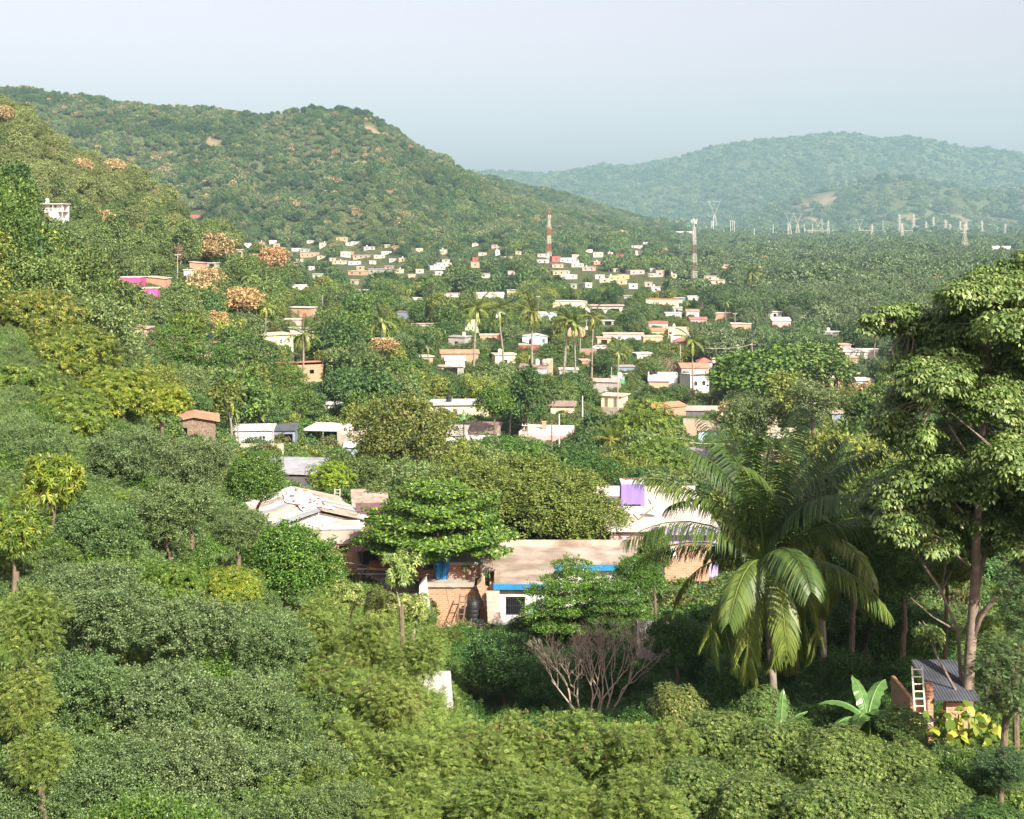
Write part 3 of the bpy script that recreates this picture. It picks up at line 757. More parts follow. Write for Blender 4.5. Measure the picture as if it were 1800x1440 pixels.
def roof_mesh(kind, w, d, h, over=0.3, rise=0.9, th=0.14):
    mb = MB(); W2, D2 = w / 2 + over, d / 2 + over
    if kind == 'flat':
        mb.box(0, 0, h + th / 2 + 0.003, 2 * W2, 2 * D2, th)
    elif kind == 'parapet':
        mb.box(0, 0, h + 0.053, 2 * (w / 2) - 0.02, 2 * (d / 2) - 0.02, 0.10)
        for (cx, cy, sx, sy) in ((0, -d / 2 + 0.08, w, 0.16), (0, d / 2 - 0.08, w, 0.16), (-w / 2 + 0.08, 0, 0.16, d - 0.32), (w / 2 - 0.08, 0, 0.16, d - 0.32)):
            mb.box(cx, cy, h + 0.105 + 0.2, sx, sy, 0.4)
    else:
        def plate(pts):   # four corner points of a sloping slab
            p = [np.array(q, float) for q in pts]
            vs = [tuple(q) for q in p] + [tuple(q + np.array([0, 0, -th])) for q in p]
            mb.add(vs, [(0, 1, 2, 3), (7, 6, 5, 4), (0, 4, 5, 1), (1, 5, 6, 2), (2, 6, 7, 3), (3, 7, 4, 0)])
        z0 = h + th
        if kind == 'shedf': plate([(-W2, -D2, z0), (W2, -D2, z0), (W2, D2, z0 + rise), (-W2, D2, z0 + rise)])
        elif kind == 'shedb': plate([(-W2, -D2, z0 + rise), (W2, -D2, z0 + rise), (W2, D2, z0), (-W2, D2, z0)])
        elif kind == 'shedr': plate([(-W2, -D2, z0 + rise), (W2, -D2, z0), (W2, D2, z0), (-W2, D2, z0 + rise)])
        elif kind == 'shedl': plate([(-W2, -D2, z0), (W2, -D2, z0 + rise), (W2, D2, z0 + rise), (-W2, D2, z0)])
        elif kind == 'gablex':
            plate([(-W2, -D2, z0), (W2, -D2, z0), (W2, 0, z0 + rise), (-W2, 0, z0 + rise)])
            plate([(-W2, 0.002, z0 + rise), (W2, 0.002, z0 + rise), (W2, D2, z0), (-W2, D2, z0)])
        elif kind == 'gabley':
            plate([(-W2, -D2, z0), (0, -D2, z0 + rise), (0, D2, z0 + rise), (-W2, D2, z0)])
            plate([(0.002, -D2, z0 + rise), (W2, -D2, z0), (W2, D2, z0), (0.002, D2, z0 + rise)])
        elif kind == 'hip':
            k = min(W2, D2) * 0.9
            r0 = (-W2 + k, 0, z0 + rise); r1 = (W2 - k, 0, z0 + rise)
            vs = [(-W2, -D2, z0), (W2, -D2, z0), (W2, D2, z0), (-W2, D2, z0), r0, r1]
            mb.add(vs, [(0, 1, 5, 4), (1, 2, 5), (2, 3, 4, 5), (3, 0, 4), (3, 2, 1, 0)])
    return mb

def house(name, label, px, py, wpx, h, d, rot=0.0, wall='white', roof='flat', rmat='roofbeige', front=(), right=(), left=(), vis=20, up=6, cat='house', short=None,
          rise=0.9, over=0.3, low=1.2, group=None, dy=0.0, extra=None, Yf=None, frame='white', side=None):
    """px, py: where the photo shows the middle of the top of the front wall. Openings are (kind, centre fraction, width, sill, height)."""
    if Yf is None: x, y, zg = place(px, py, h)
    else: y = Yf; x = (px - 900) / F * y; zg = CAM_Z - (py - HOR) / F * y - h
    r = radians(rot); w = wpx / F * y / max(0.5, cos(r))
    cxw = x - sin(r) * (d / 2); cyw = y + cos(r) * (d / 2)
    o = thing(name, label, cat, (cxw, cyw, zg), r, group)
    mb = MB(); th = 0.16; zb = -low
    def ops(L, lst): return [(f * L - ww / 2, f * L + ww / 2, low + s, low + s + hh) for (k, f, ww, s, hh) in lst]
    mb.wall((-w / 2, -d / 2), (w / 2, -d / 2), zb, h, th, ops(w, front))
    mb.wall((w / 2, d / 2), (-w / 2, d / 2), zb, h, th)
    mb.wall((w / 2, -d / 2 + th), (w / 2, d / 2 - th), zb, h, th, ops(d - 2 * th, right))
    mb.wall((-w / 2, d / 2 - th), (-w / 2, -d / 2 + th), zb, h, th, ops(d - 2 * th, left))
    if roof in ('gabley', 'shedr', 'shedl', 'gablex', 'shedf', 'shedb', 'hip') and roof != 'hip':
        # fill the triangular ends
        if roof == 'gabley': tri = [((-w / 2, 0), (w / 2, 0), (0, rise))]
        if roof == 'gabley':
            for yy in (-d / 2 + 0.0, d / 2 - th): mb.add([(-w / 2 + .01, yy + .01, h), (w / 2 - .01, yy + .01, h), (0, yy + .01, h + rise - .02), (-w / 2 + .01, yy + th - .01, h), (w / 2 - .01, yy + th - .01, h), (0, yy + th - .01, h + rise - .02)], [(0, 1, 2), (5, 4, 3), (0, 2, 5, 3), (1, 4, 5, 2), (0, 3, 4, 1)])
        elif roof in ('shedr', 'shedl'):
            s = 1 if roof == 'shedl' else -1
            for yy in (-d / 2, d / 2 - th): mb.add([(-s * w / 2, yy + .01, h), (s * w / 2, yy + .01, h), (s * w / 2, yy + .01, h + rise - .03), (-s * w / 2, yy + th - .01, h), (s * w / 2, yy + th - .01, h), (s * w / 2, yy + th - .01, h + rise - .03)], [(0, 1, 2), (5, 4, 3), (0, 2, 5, 3), (1, 4, 5, 2), (0, 3, 4, 1)])
        elif roof in ('shedf', 'shedb'):
            s = 1 if roof == 'shedf' else -1
            for xx in (-w / 2, w / 2 - th): mb.add([(xx + .01, -s * d / 2, h), (xx + .01, s * d / 2, h), (xx + .01, s * d / 2, h + rise - .03), (xx + th - .01, -s * d / 2, h), (xx + th - .01, s * d / 2, h), (xx + th - .01, s * d / 2, h + rise - .03)], [(0, 1, 2), (5, 4, 3), (0, 2, 5, 3), (1, 4, 5, 2), (0, 3, 4, 1)])
        elif roof == 'gablex':
            for xx in (-w / 2, w / 2 - th): mb.add([(xx + .01, -d / 2, h), (xx + .01, d / 2, h), (xx + .01, 0, h + rise - .03), (xx + th - .01, -d / 2, h), (xx + th - .01, d / 2, h), (xx + th - .01, 0, h + rise - .03)], [(0, 1, 2), (5, 4, 3), (0, 2, 5, 3), (1, 4, 5, 2), (0, 3, 4, 1)])
    mb.build('wall', W(wall), o)
    roof_mesh(roof, w, d, h, over, rise).build('roof', W(rmat), o)
    fl = MB(); fl.box(0, 0, 0.03, w - 2 * th - 0.01, d - 2 * th - 0.01, 0.06); fl.build('floor_slab', W('grey'), o)
    def place_ops(lst, fn, rz0):
        for (k, f, ww, s, hh) in lst:
            qx, qy = fn(f)
            if k == 'w': framed_window(o, qx, qy, s, ww, hh, rz0, frame=frame, bars=max(1, int(ww / 0.6)) - 0, hbars=1)
            elif k == 'd':
                m = MB(); m.box(0, 0.03, hh / 2, ww - 0.02, 0.05, hh - 0.02); m.box(ww * 0.36, -0.02, hh * 0.48, 0.05, 0.05, 0.12)
                m.build('door', W('wood'), o, (qx, qy, s), rz0)
    place_ops(front, lambda f: (-w / 2 + f * w, -d / 2 + 0.07), 0)
    place_ops(right, lambda f: (w / 2 - 0.07, -d / 2 + th + f * (d - 2 * th)), pi / 2)
    place_ops(left, lambda f: (-w / 2 + 0.07, d / 2 - th - f * (d - 2 * th)), -pi / 2)
    KEEP.append((px - wpx / 2 - 1, py - up, px + wpx / 2 + 1, py + vis, y))
    FOOT.append((cxw, cyw, 0.5 * math.hypot(w, d)))
    if short: LANDMARKS.append((px, py, y, short))
    o['_w'] = w; o['_d'] = d; o['_h'] = h
    if '_w' in o: pass
    info = (w, d, h)
    for k in ('_w', '_d', '_h'): del o[k]
    return o, info

def water_tank(label, on=None, lx=0, ly=0, base=0, pos=None, r=0.55, hh=1.15, colour='black', group=None):
    """ribbed plastic roof tank; stands on the roof of 'on' at local (lx, ly)"""
    if pos is None:
        M = on.matrix_basis; rz = on.rotation_euler.z
        pos = (on.location.x + lx * cos(rz) - ly * sin(rz), on.location.y + lx * sin(rz) + ly * cos(rz), on.location.z + base)
    o = thing('water_tank', label, 'water tank', pos, 0, group)
    pr = [(r * 0.98, 0)]
    for k in range(5):
        z = hh * (0.05 + 0.15 * k); pr += [(r, z), (r, z + hh * 0.09), (r * 0.96, z + hh * 0.105), (r * 0.96, z + hh * 0.135)]
    pr += [(r * 0.98, hh * 0.8), (r * 0.8, hh * 0.93), (r * 0.35, hh)]
    m = MB(); m.lathe(pr, n=18); m.build('tank_body', W(colour), o, smooth=False)
    m = MB(); m.lathe([(r * 0.33, hh), (r * 0.33, hh * 1.06), (r * 0.25, hh * 1.08)], n=14); m.build('lid', W(colour), o)
    return o

def wpos(o, lx, ly, lz=0):
    rz = o.rotation_euler.z
    return (o.location.x + lx * cos(rz) - ly * sin(rz), o.location.y + lx * sin(rz) + ly * cos(rz), o.location.z + lz)

def pole(label, px, pytop, hm, arms=1, lamp=0, mat='concrete', r=0.11, Y=None, name='utility_pole', group=None):
    if Y is None: x, y, zg = place(px, pytop, hm)
    else: y = Y; x = (px - 900) / F * y; zg = CAM_Z - (pytop - HOR) / F * y - hm
    o = thing(name, label, 'pole', (x, y, zg), random.uniform(-0.4, 0.4), group)
    m = MB(); m.tube([(0, 0, -0.6), (0, 0, hm)], [r * 1.3, r * 0.8], 8); m.build('pole_shaft', W(mat), o)
    for k in range(arms):
        m = MB(); m.box(0, 0, hm - 0.35 - 0.8 * k, 1.9, 0.1, 0.1)
        for u in (-0.85, -0.4, 0.4, 0.85): m.lathe([(0.04, 0), (0.05, 0.12), (0.02, 0.2)], cx=u, cz=hm - 0.30 - 0.8 * k, n=6)
        m.build('crossarm', W('galv'), o)
    if lamp:
        m = MB(); m.tube([(0, 0, hm - 0.9), (0.7, -0.1, hm - 0.4), (1.6, -0.2, hm - 0.25)], 0.035, 5); m.build('lamp_arm', W('galv'), o)
        m = MB(); m.box(1.85, -0.22, hm - 0.27, 0.55, 0.22, 0.12, taper=0.7); m.build('lamp_head', W('galv'), o)
    KEEP.append((px - 3, pytop, px + 3, pytop + hm * F / y * 0.7, y))
    return o

# ------------------------------------------------------------------ the village, nearer houses first described (photo pixels)
w_, d_ = 'w', 'd'
def village():
    H = house
    o, (w, d, h) = H('house', 'small white house with flat pale roof beside the dark open shed', 444, 757, 66, 2.6, 5.0, 6, 'white', 'flat', 'roofwhite', front=((w_, .75, .9, 1.0, .9),), vis=24, up=14, short='white shed house')
    H('open_shed', 'open shed with dark grey roof between white house and pale canopy', 498, 757, 40, 2.4, 4.2, 4, 'bluegrey', 'shedf', 'roofdark', front=(('o', .6, 2.0, 0.0, 1.9),), vis=22, up=8, cat='shed', rise=.3)
    o, (w, d, h) = H('house', 'grey rendered box house with two tanks on its roof right of the pale canopy', 610, 764, 36, 3.2, 4.5, -14, 'concrete', 'parapet', 'roofbeige', front=((d_, .7, .8, 0, 1.9),), vis=34, up=14, short='grey box house')
    water_tank('white water tank on the grey box house beside a black tank', o, -.6, 0, h + .1, colour='white', r=.5, hh=1.1)
    water_tank('black water tank on the grey box house beside a white tank', o, .7, .2, h + .1, r=.5, hh=1.1)
    H('outhouse', 'little blue grey outhouse with pale roof below the grey box house', 618, 787, 24, 2.0, 2.2, 0, 'lightblue', 'shedf', 'roofwhite', front=((d_, .25, .6, 0, 1.6),), vis=18, up=8, cat='outhouse', rise=.4)
    H('wooden_shed', 'brown plank shed with terracotta gable roof on the left slope', 340, 742, 74, 2.5, 4.5, 12, 'wood', 'gabley', 'roofterra', front=(('o', .25, 1.0, 0, 1.9),), vis=42, up=16, cat='shed', rise=.55, over=.45, short='brown plank shed')
    H('barn', 'long dark walled barn under grey and brown sheet roofs', 500, 833, 100, 2.6, 6.0, -8, 'darkgrey', 'shedf', 'sheet', vis=24, up=26, cat='barn', rise=.55, over=.3, short='dark walled barn')
    H('outhouse', 'small orange walled hut with pale flat roof left of the dark barn', 424, 818, 34, 2.2, 3.6, -10, 'peach', 'flat', 'roofpink', vis=14, up=18, cat='hut')
    o, (w, d, h) = H('house', 'cream flat roofed house with tan wall and a black tank, behind the big olive tree', 800, 712, 118, 2.7, 7.5, 5, 'cream', 'flat', 'roofwhite', front=((w_, .3, 1.2, 1, 1), (d_, .5, .9, 0, 2.0)), vis=16, up=20, over=.5, short='cream flat roofed house')
    water_tank('black water tank on the cream flat roofed house', o, -w * .08, 0, h + .2)
    o, (w, d, h) = H('house', 'house with brown roof and white paned window, left half of the pair', 798, 766, 34, 2.6, 5.0, -6, 'white', 'shedf', 'roofgrey', front=((w_, .3, .9, .7, 1.1), (w_, .75, 1.0, .6, 1.2)), vis=16, up=14, rise=.9)
    H('house', 'house with broad brown roof and long white garden wall', 842, 762, 62, 2.6, 6.5, -6, 'offwhite', 'shedf', 'roofbrown', front=((w_, .35, 1.3, .9, .8), (w_, .75, .9, .9, .9)), vis=22, up=18, rise=.9, short='broad brown roof')
    o, (w, d, h) = H('house', 'flat white roofed house with pale pink front behind a grey pole', 955, 765, 86, 2.8, 8.5, -10, 'palepink', 'parapet', 'roofwhite', front=((d_, .6, 1.0, 0, 2), (w_, .3, 1.0, 1, .9)), vis=20, up=26, short='long white roof')
    b = thing('chimney_stack', 'brick orange box standing on the white roofed house', 'chimney', wpos(o, -w * .1, d * .25, h + .1)); m = MB(); m.box(0, 0, .6, .7, .7, 1.2); m.build('shaft', W('brick'), b); m = MB(); m.box(0, 0, 1.25, .84, .84, .1); m.build('cap', W('concrete'), b)
    H('house', 'small tan house with brown lean roof beside the dark trees', 988, 714, 40, 2.8, 4.0, -5, 'cream', 'shedf', 'roofbrown', vis=18, up=8, rise=.4, over=.5, short='small tan house')
    # centre right rows
    o, (w, d, h) = H('shop', 'white and yellow corner shop under a cream slab roof', 1074, 696, 34, 2.6, 4.5, -24, 'paleyellow', 'flat', 'roofbeige', front=((d_, .25, .8, 0, 2), (d_, .7, .8, 0, 2)), vis=22, up=10, over=.5, cat='shop', short='yellow corner shop')
    H('house', 'brown roofed upper house behind the yellow corner shop', 1064, 672, 44, 3.2, 5.0, -12, 'grey', 'gablex', 'roofpink', front=((w_, .6, .8, 1.2, .9),), vis=12, up=10, rise=.5)
    o, (w, d, h) = H('house', 'house with bright green front and a white tank on top', 1086, 667, 24, 3.0, 4, 0, 'brightgreen', 'parapet', 'roofgrey', vis=8, up=8)
    water_tank('white water tank on the bright green house', o, .6, 0, h + .1, colour='white', r=.6, hh=1.3)
    o, (w, d, h) = H('house', 'long white terrace house with stepped flat roofs and an orange wall', 1165, 663, 52, 3.0, 7, -6, 'white', 'parapet', 'roofwhite', front=((w_, .3, 1.2, 1, 1),), vis=18, up=18, short='white terrace house')
    water_tank('black water tank standing low on the white terrace house', o, -w * .38, -d * .3, h + .1)
    water_tank('black water tank at the back of the white terrace house', o, -w * .25, d * .35, h + .1)
    H('wall_block', 'orange painted block in front of the white terrace house', 1158, 671, 34, 1.9, 3, -6, 'peach', 'flat', 'roofterra', vis=8, up=2, cat='outhouse')
    o, (w, d, h) = H('house', 'white house with two arched dark windows and red tiled edge', 1230, 661, 34, 4.4, 6, 18, 'white', 'shedb', 'roofwhite', front=(), vis=34, up=16, rise=.4, short='arched window house', over=.15)
    for u in (-.22, .22): arch_window(o, u * w, -d / 2 - 0.01, 2.1)
    H('house', 'house with broad terracotta roof behind the arched window house', 1222, 647, 48, 3.0, 7, 4, 'palepink', 'gablex', 'roofterra', vis=6, up=12, rise=.9)
    o, (w, d, h) = H('house', 'small red hipped roof with a cream tank behind the terracotta roof', 1240, 638, 24, 3.2, 5, 0, 'offwhite', 'hip', 'roofred', vis=6, up=9, rise=1.0)
    water_tank('cream water tank beside the small red hipped roof', o, w * .7, 0, h - .2, colour='offwhite', r=.55, hh=1.3)
    o, (w, d, h) = H('house', 'orange brick house with terracotta slope and one bright side wall', 1178, 716, 60, 3.0, 5.5, 30, 'brick', 'gablex', 'roofterra', vis=18, up=14, rise=.6, short='orange brick house')
    water_tank('black water tank behind the orange brick house roof', o, -w * .30, d * .35, h + .5)
    H('shed', 'long dark sheet walled shed with brown roof right of the orange house', 1236, 722, 60, 1.9, 4.5, 0, 'darkgrey', 'gablex', 'roofpink', vis=12, up=10, cat='shed', rise=.6)
    H('yard_wall', 'tall weathered beige yard wall below the dark shed', 1214, 738, 26, 3.4, .6, -8, 'tan', 'flat', 'roofgrey', vis=34, up=2, cat='wall', over=.05)
    o, (w, d, h) = H('house', 'pale blue house with teal shutters and patched brown roofs', 1246, 757, 36, 2.7, 5, -4, 'lightblue', 'shedf', 'roofpink', front=((w_, .4, .8, .8, 1.0),), vis=14, up=18, rise=.9, frame='teal', short='pale blue house')
    H('gate_post', 'narrow white wall slab beside the pale blue house', 1229, 738, 6, 3.0, .4, 0, 'white', 'flat', 'white', vis=26, up=2, cat='wall', over=.02)
    o, (w, d, h) = H('house', 'pink walled house with weathered grey roof, tank and cream side wall', 1232, 806, 68, 2.7, 5.5, -22, 'pinkstucco', 'shedf', 'roofgrey', front=((w_, .35, .9, .8, 1.1), (w_, .68, .8, .8, 1.1)), vis=22, up=32, rise=.5, over=.3, short='pink walled house')
    water_tank('dark ribbed water tank on the pink walled house', o, w * .25, .6, h + .35, r=.6, hh=1.3)
    H('house', 'beige concrete stair tower rising behind the big palm', 1358, 736, 20, 3.6, 2.2, 16, 'tan', 'flat', 'roofbeige', vis=24, up=4, cat='tower', over=.06, short='beige stair tower')
    H('house', 'low cream house at the foot of the beige stair tower', 1372, 760, 60, 2.6, 4, 4, 'offwhite', 'flat', 'roofbeige', vis=8, up=4)
    o, (w, d, h) = H('house', 'white and brown house with three tanks and tall cream end wall', 936, 648, 46, 3.2, 6, -6, 'white', 'shedf', 'roofbrown', front=((w_, .22, 1.0, .9, 1.0), ('o', .68, 2.0, .2, 1.7)), vis=14, up=14, rise=.6, short='three tank house')
    water_tank('black tank, left of the three tank row', o, -w * .12, d * .3, h + .6, r=.6, hh=1.5)
    water_tank('cream tank, middle of the three tank row', o, w * .12, d * .3, h + .6, r=.6, hh=1.4, colour='offwhite')
    water_tank('cream tank, right of the three tank row', o, w * .40, d * .2, h + .6, r=.6, hh=1.4, colour='offwhite')
    H('house', 'tall narrow cream wall block right of the three tank house', 964, 634, 12, 4.4, 4, -6, 'cream', 'flat', 'roofbeige', vis=26, up=2, cat='wall', over=.05)
    H('house', 'low white roofed house behind the grey bare tree', 1000, 650, 32, 2.5, 4, 0, 'offwhite', 'flat', 'roofwhite', vis=6, up=6)
    o, (w, d, h) = H('house', 'group of orange roofs beside a white roof in the middle trees', 808, 622, 66, 2.9, 6, 4, 'brickpale', 'gablex', 'roofterra', vis=8, up=12, rise=.8, short='orange roof group')
    H('house', 'bright white sloping roof in front of the orange roofs', 800, 634, 34, 2.5, 4, 4, 'white', 'shedf', 'roofwhite', vis=5, up=8, rise=.8)
    H('carport', 'beige flat carport roof on posts below the white sloping roof', 792, 645, 46, 2.4, 3.5, 4, 'grey', 'flat', 'roofbeige', front=(('o', .5, 3.4, 0, 2.1),), vis=12, up=6, cat='carport', over=.4)
    o, (w, d, h) = H('house', 'house with red front wall under a beige slab and a black tank', 930, 607, 34, 2.6, 5, 0, 'red', 'flat', 'roofpink', vis=10, up=5, short='red fronted house')
    water_tank('tall black tank on the red fronted house', o, w * .1, 0, h + .15, r=.6, hh=1.6)
    H('house', 'white roofed house with blue grey left slope', 940, 592, 44, 2.9, 5, -4, 'lightblue', 'gabley', 'roofwhite', front=((w_, .85, .9, .8, 1.4),), vis=10, up=10, rise=.7, short='blue and white house')
    o, (w, d, h) = H('house', 'ruined pale brick house without roof slab below the palms', 1012, 578, 34, 3.2, 4, 6, 'brickpale', 'flat', 'roofbeige', front=(('o', .4, 1.0, .5, 1.6),), vis=14, up=3, over=.05, short='pale brick ruin')
    water_tank('white tank on a stand beside the pale brick ruin', None, pos=place_top(1031, 574, 3.0), r=.5, hh=1.2, colour='white')
    o, (w, d, h) = H('house', 'tall pale green house with two small dark windows', 829, 566, 24, 4.6, 5, -12, 'green', 'parapet', 'roofbeige', front=((w_, .25, .6, 1.8, .9), (w_, .55, .6, 1.8, .9)), vis=18, up=10, short='pale green house')
    H('house', 'tumbledown peach house right of the pale green house', 862, 590, 36, 2.2, 4, 6, 'peach', 'gablex', 'roofpink', vis=8, up=5, rise=.4)
    H('shed', 'blue grey sheet shed with orange lower wall', 707, 548, 18, 3.0, 3.5, -14, 'bluegrey', 'flat', 'roofbrown', front=(), vis=14, up=4, cat='shed', short='blue grey shed')
    H('house', 'low row house with whitish roof right of the blue grey shed', 744, 570, 40, 2.2, 4, 4, 'offwhite', 'flat', 'roofpink', vis=6, up=4)
    H('warehouse', 'long white roofed warehouse among tall palms', 862, 518, 48, 3.4, 8, 2, 'offwhite', 'shedf', 'roofwhite', vis=4, up=9, cat='warehouse', rise=.8, short='white warehouse')
    H('house', 'small white house left of the long warehouse', 794, 516, 28, 2.8, 5, 2, 'white', 'flat', 'roofpink', vis=6, up=4)
    o, (w, d, h) = H('school', 'long pinkish slab roofed school block with dark open windows', 1062, 538, 66, 3.4, 9, -2, 'offwhite', 'flat', 'roofpink', front=(('o', .30, 5.0, 1.1, 1.2), ('o', .78, 4.0, 1.1, 1.2)), vis=10, up=12, over=.8, cat='school', short='long school roof')
    H('school', 'left wing of the long school with pale stepped roof', 1002, 530, 60, 3.4, 8, -4, 'cream', 'flat', 'roofwhite', front=((w_, .4, 2, 1, 1),), vis=8, up=8, over=.4, cat='school')
    H('house', 'house with pale slab and bent white lean roof left of school', 960, 552, 38, 2.6, 4, 6, 'lightblue', 'shedf', 'roofwhite', vis=5, up=7, rise=.6)
    H('carport', 'thin white canopy roof on one post below the school', 1069, 564, 20, 2.5, 3, 0, 'grey', 'flat', 'roofwhite', front=(('o', .5, 2.6, 0, 2.2),), vis=8, up=3, cat='canopy')
    H('house', 'orange topped house with bright blue end wall', 1166, 528, 60, 3.0, 6, -14, 'cream', 'parapet', 'roofterra', front=((w_, .3, 1, 1, 1), (w_, .6, 1, 1, 1)), vis=6, up=10, short='orange topped house')
    H('house', 'bright blue walled annex beside the orange topped house', 1192, 524, 16, 3.0, 4, -20, 'blue', 'flat', 'roofwhite', vis=7, up=3)
    H('house', 'house with flat red roof in the first row of red roofs', 1157, 568, 34, 2.8, 5, 0, 'palepink', 'shedf', 'roofred', vis=10, up=5, rise=.4, short='flat red roof')
    H('house', 'lower red lean roof beneath the flat red roof', 1158, 582, 26, 2.4, 4, 8, 'peach', 'shedf', 'roofterra', vis=4, up=5, rise=.7)
    o, (w, d, h) = H('house', 'house with red tiled roof above a striped white balcony', 1218, 548, 22, 3.2, 5, 2, 'offwhite', 'gablex', 'roofterra', front=((w_, .5, 1.6, .8, 1.0),), vis=10, up=9, rise=.8)
    H('house', 'small red roofs stepping down below the striped balcony', 1228, 562, 30, 2.6, 4, 6, 'palepink', 'gablex', 'roofred', vis=4, up=6, rise=.8)
    H('house', 'pink brick house with long white roof edge among palms', 1273, 551, 32, 3.0, 5, -4, 'brickpale', 'flat', 'roofwhite', vis=12, up=4, short='pink brick house')
    o, (w, d, h) = H('house', 'white slab roofed house right of the pink brick house', 1303, 570, 34, 3.0, 6, -8, 'peach', 'flat', 'roofwhite', front=((w_, .5, .8, 1, 1),), vis=8, up=5, short='white slab house')
    H('house', 'white roofed house in the right hand trees', 1374, 564, 32, 2.8, 6, -3, 'palepink', 'shedf', 'roofwhite', vis=10, up=9, rise=.9, short='right hand white roof')
    H('house', 'tiny white roof right of the large white roof', 1412, 556, 10, 2.5, 4, 0, 'white', 'flat', 'roofwhite', vis=3, up=4)
    o, (w, d, h) = H('house', 'pale yellow block with orange end and cream tank above red hip roof', 1193, 579, 36, 3.2, 5, -4, 'paleyellow', 'parapet', 'roofbeige', front=(('o', .1, 1.0, 0, 2.2),), vis=14, up=5, short='pale yellow block')
    water_tank('tall cream tank on the pale yellow block', o, -w * .22, 0, h + .1, colour='offwhite', r=.5, hh=1.6)
    H('house', 'white walled house below the pale yellow block', 1197, 590, 36, 2.4, 4, 0, 'white', 'flat', 'roofwhite', vis=6, up=3)
    H('kiosk', 'red hip roofed kiosk beside a leaning palm', 1201, 602, 30, 2.2, 4.5, 0, 'grey', 'hip', 'roofred', vis=4, up=10, cat='kiosk', rise=1.3, over=.4, short='red hip roof')
    H('house', 'long low beige flat roofs in the middle of the village', 1096, 588, 70, 2.6, 7, -3, 'offwhite', 'flat', 'roofbeige', front=((w_, .4, 1, 1, 1),), vis=6, up=8, short='long beige roof')
    H('house', 'orange edged flat house right of the long beige roofs', 1148, 592, 34, 2.5, 5, 4, 'peach', 'flat', 'roofbeige', vis=6, up=6)
    H('house', 'little peach house with open front beside parked white cars', 1062, 594, 24, 2.8, 4, 0, 'peach', 'flat', 'roofpink', front=(('o', .5, 2, 0, 2.2),), vis=8, up=4)
    H('yard_wall', 'brown brick yard wall left of the parked white cars', 1034, 614, 30, 2.0, .4, 0, 'brickred', 'flat', 'roofgrey', vis=10, up=2, cat='wall', over=.04)
    H('house', 'orange brick corner of a house below the brown yard wall', 1030, 634, 14, 2.8, 4, 10, 'brick', 'flat', 'roofpink', vis=6, up=10)
    H('shed', 'blue grey low shed behind round trees', 1098, 645, 34, 2.0, 4, 4, 'bluegrey', 'flat', 'roofgrey', vis=6, up=4, cat='shed')
    # left slope
    o, (w, d, h) = H('house', 'yellow house with cream window front and flat cream roof', 489, 589, 48, 2.9, 6.5, 34, 'paleyellow', 'flat', 'roofbeige', right=((w_, .2, .9, .8, 1.1), (w_, .5, .9, .8, 1.1), (w_, .75, .8, .8, 1.1)), left=(), front=((w_, .85, .7, .9, 1.0), (w_, .6, .7, .9, 1.0)), vis=16, up=14, over=.45, short='yellow house')
    H('house', 'small cream annex right of the yellow house behind the palm', 540, 586, 22, 2.6, 4, 10, 'cream', 'flat', 'roofwhite', vis=10, up=4)
    H('house', 'brick room with dark doorway and white roof slab on the left slope', 527, 541, 40, 2.8, 4, -18, 'brickpale', 'flat', 'roofwhite', front=((d_, .42, .8, 0, 1.9),), right=((w_, .5, .6, .9, .6),), vis=18, up=5, over=.4, short='brick room')
    H('house', 'reddish plastered lower house beneath the brick room', 512, 562, 36, 2.6, 4, 0, 'palepink', 'flat', 'roofbeige', vis=10, up=6)
    o, (w, d, h) = H('house', 'brick house with terracotta roof slab and a black tank at its front', 528, 642, 76, 3.4, 6, 24, 'brickpale', 'shedb', 'roofterra', front=((w_, .45, .9, 1.2, .9), ('o', .75, .9, 1.6, .8)), vis=34, up=16, rise=.5, short='brick house with black tank')
    water_tank('black tank at the front corner of the brick house', o, -w * .05, -d * .38, h + .7, r=.6, hh=1.2)
    o, (w, d, h) = H('house', 'cream walled house with terracotta roof on the left slope', 336, 607, 46, 3.0, 6, -8, 'cream', 'shedb', 'roofterra', front=((w_, .85, .5, 1, 1.1),), vis=22, up=10, rise=.4, short='cream walled house')
    o, (w, d, h) = H('house', 'orange brick block with black tank joined to the cream walled house', 362, 603, 22, 3.2, 4, -16, 'brick', 'flat', 'roofbeige', vis=20, up=4, over=.2)
    water_tank('black tank on the orange brick block', o, 0, 0, h + .15, r=.7, hh=1.4)
    H('house', 'pinkish flat roofs running left of the cream walled house', 286, 597, 52, 2.2, 5, -10, 'palepink', 'flat', 'roofpink', vis=5, up=8)
    H('house', 'half hidden tan house with a cream tank above the pinkish roofs', 245, 578, 26, 2.4, 4, 0, 'tan', 'flat', 'roofpink', vis=5, up=5)
    H('house', 'bright pink house with white roof edge on the left hillside', 228, 488, 38, 3.2, 5, 0, 'pink', 'flat', 'roofwhite', front=((w_, .3, .8, .8, 1.1), (w_, .62, .8, .8, 1.1)), vis=13, up=4, over=.2, short='bright pink house')
    H('house', 'orange brick house with sloping slab right of the bright pink house', 273, 490, 34, 3.2, 4.5, -8, 'brick', 'shedr', 'roofbeige', front=((w_, .2, .7, 1.2, .8),), vis=14, up=5, rise=.5, short='hillside orange brick house')
    H('house', 'small pink lower house with white porch beneath the orange brick one', 264, 507, 26, 2.8, 4, 8, 'pink', 'flat', 'roofwhite', front=((w_, .6, .7, .9, .9),), vis=12, up=4)
    H('house', 'brick shed with thin white slab high on the left hillside', 345, 463, 24, 3.0, 4, -5, 'brickpale', 'shedr', 'roofpink', vis=14, up=4, rise=.4, short='hillside brick shed')
    H('canopy', 'thin white slab canopy right of the hillside brick shed', 372, 463, 18, 2.4, 3, -5, 'grey', 'flat', 'roofwhite', front=(('o', .5, 1.6, 0, 2.1),), vis=4, up=3, cat='canopy')
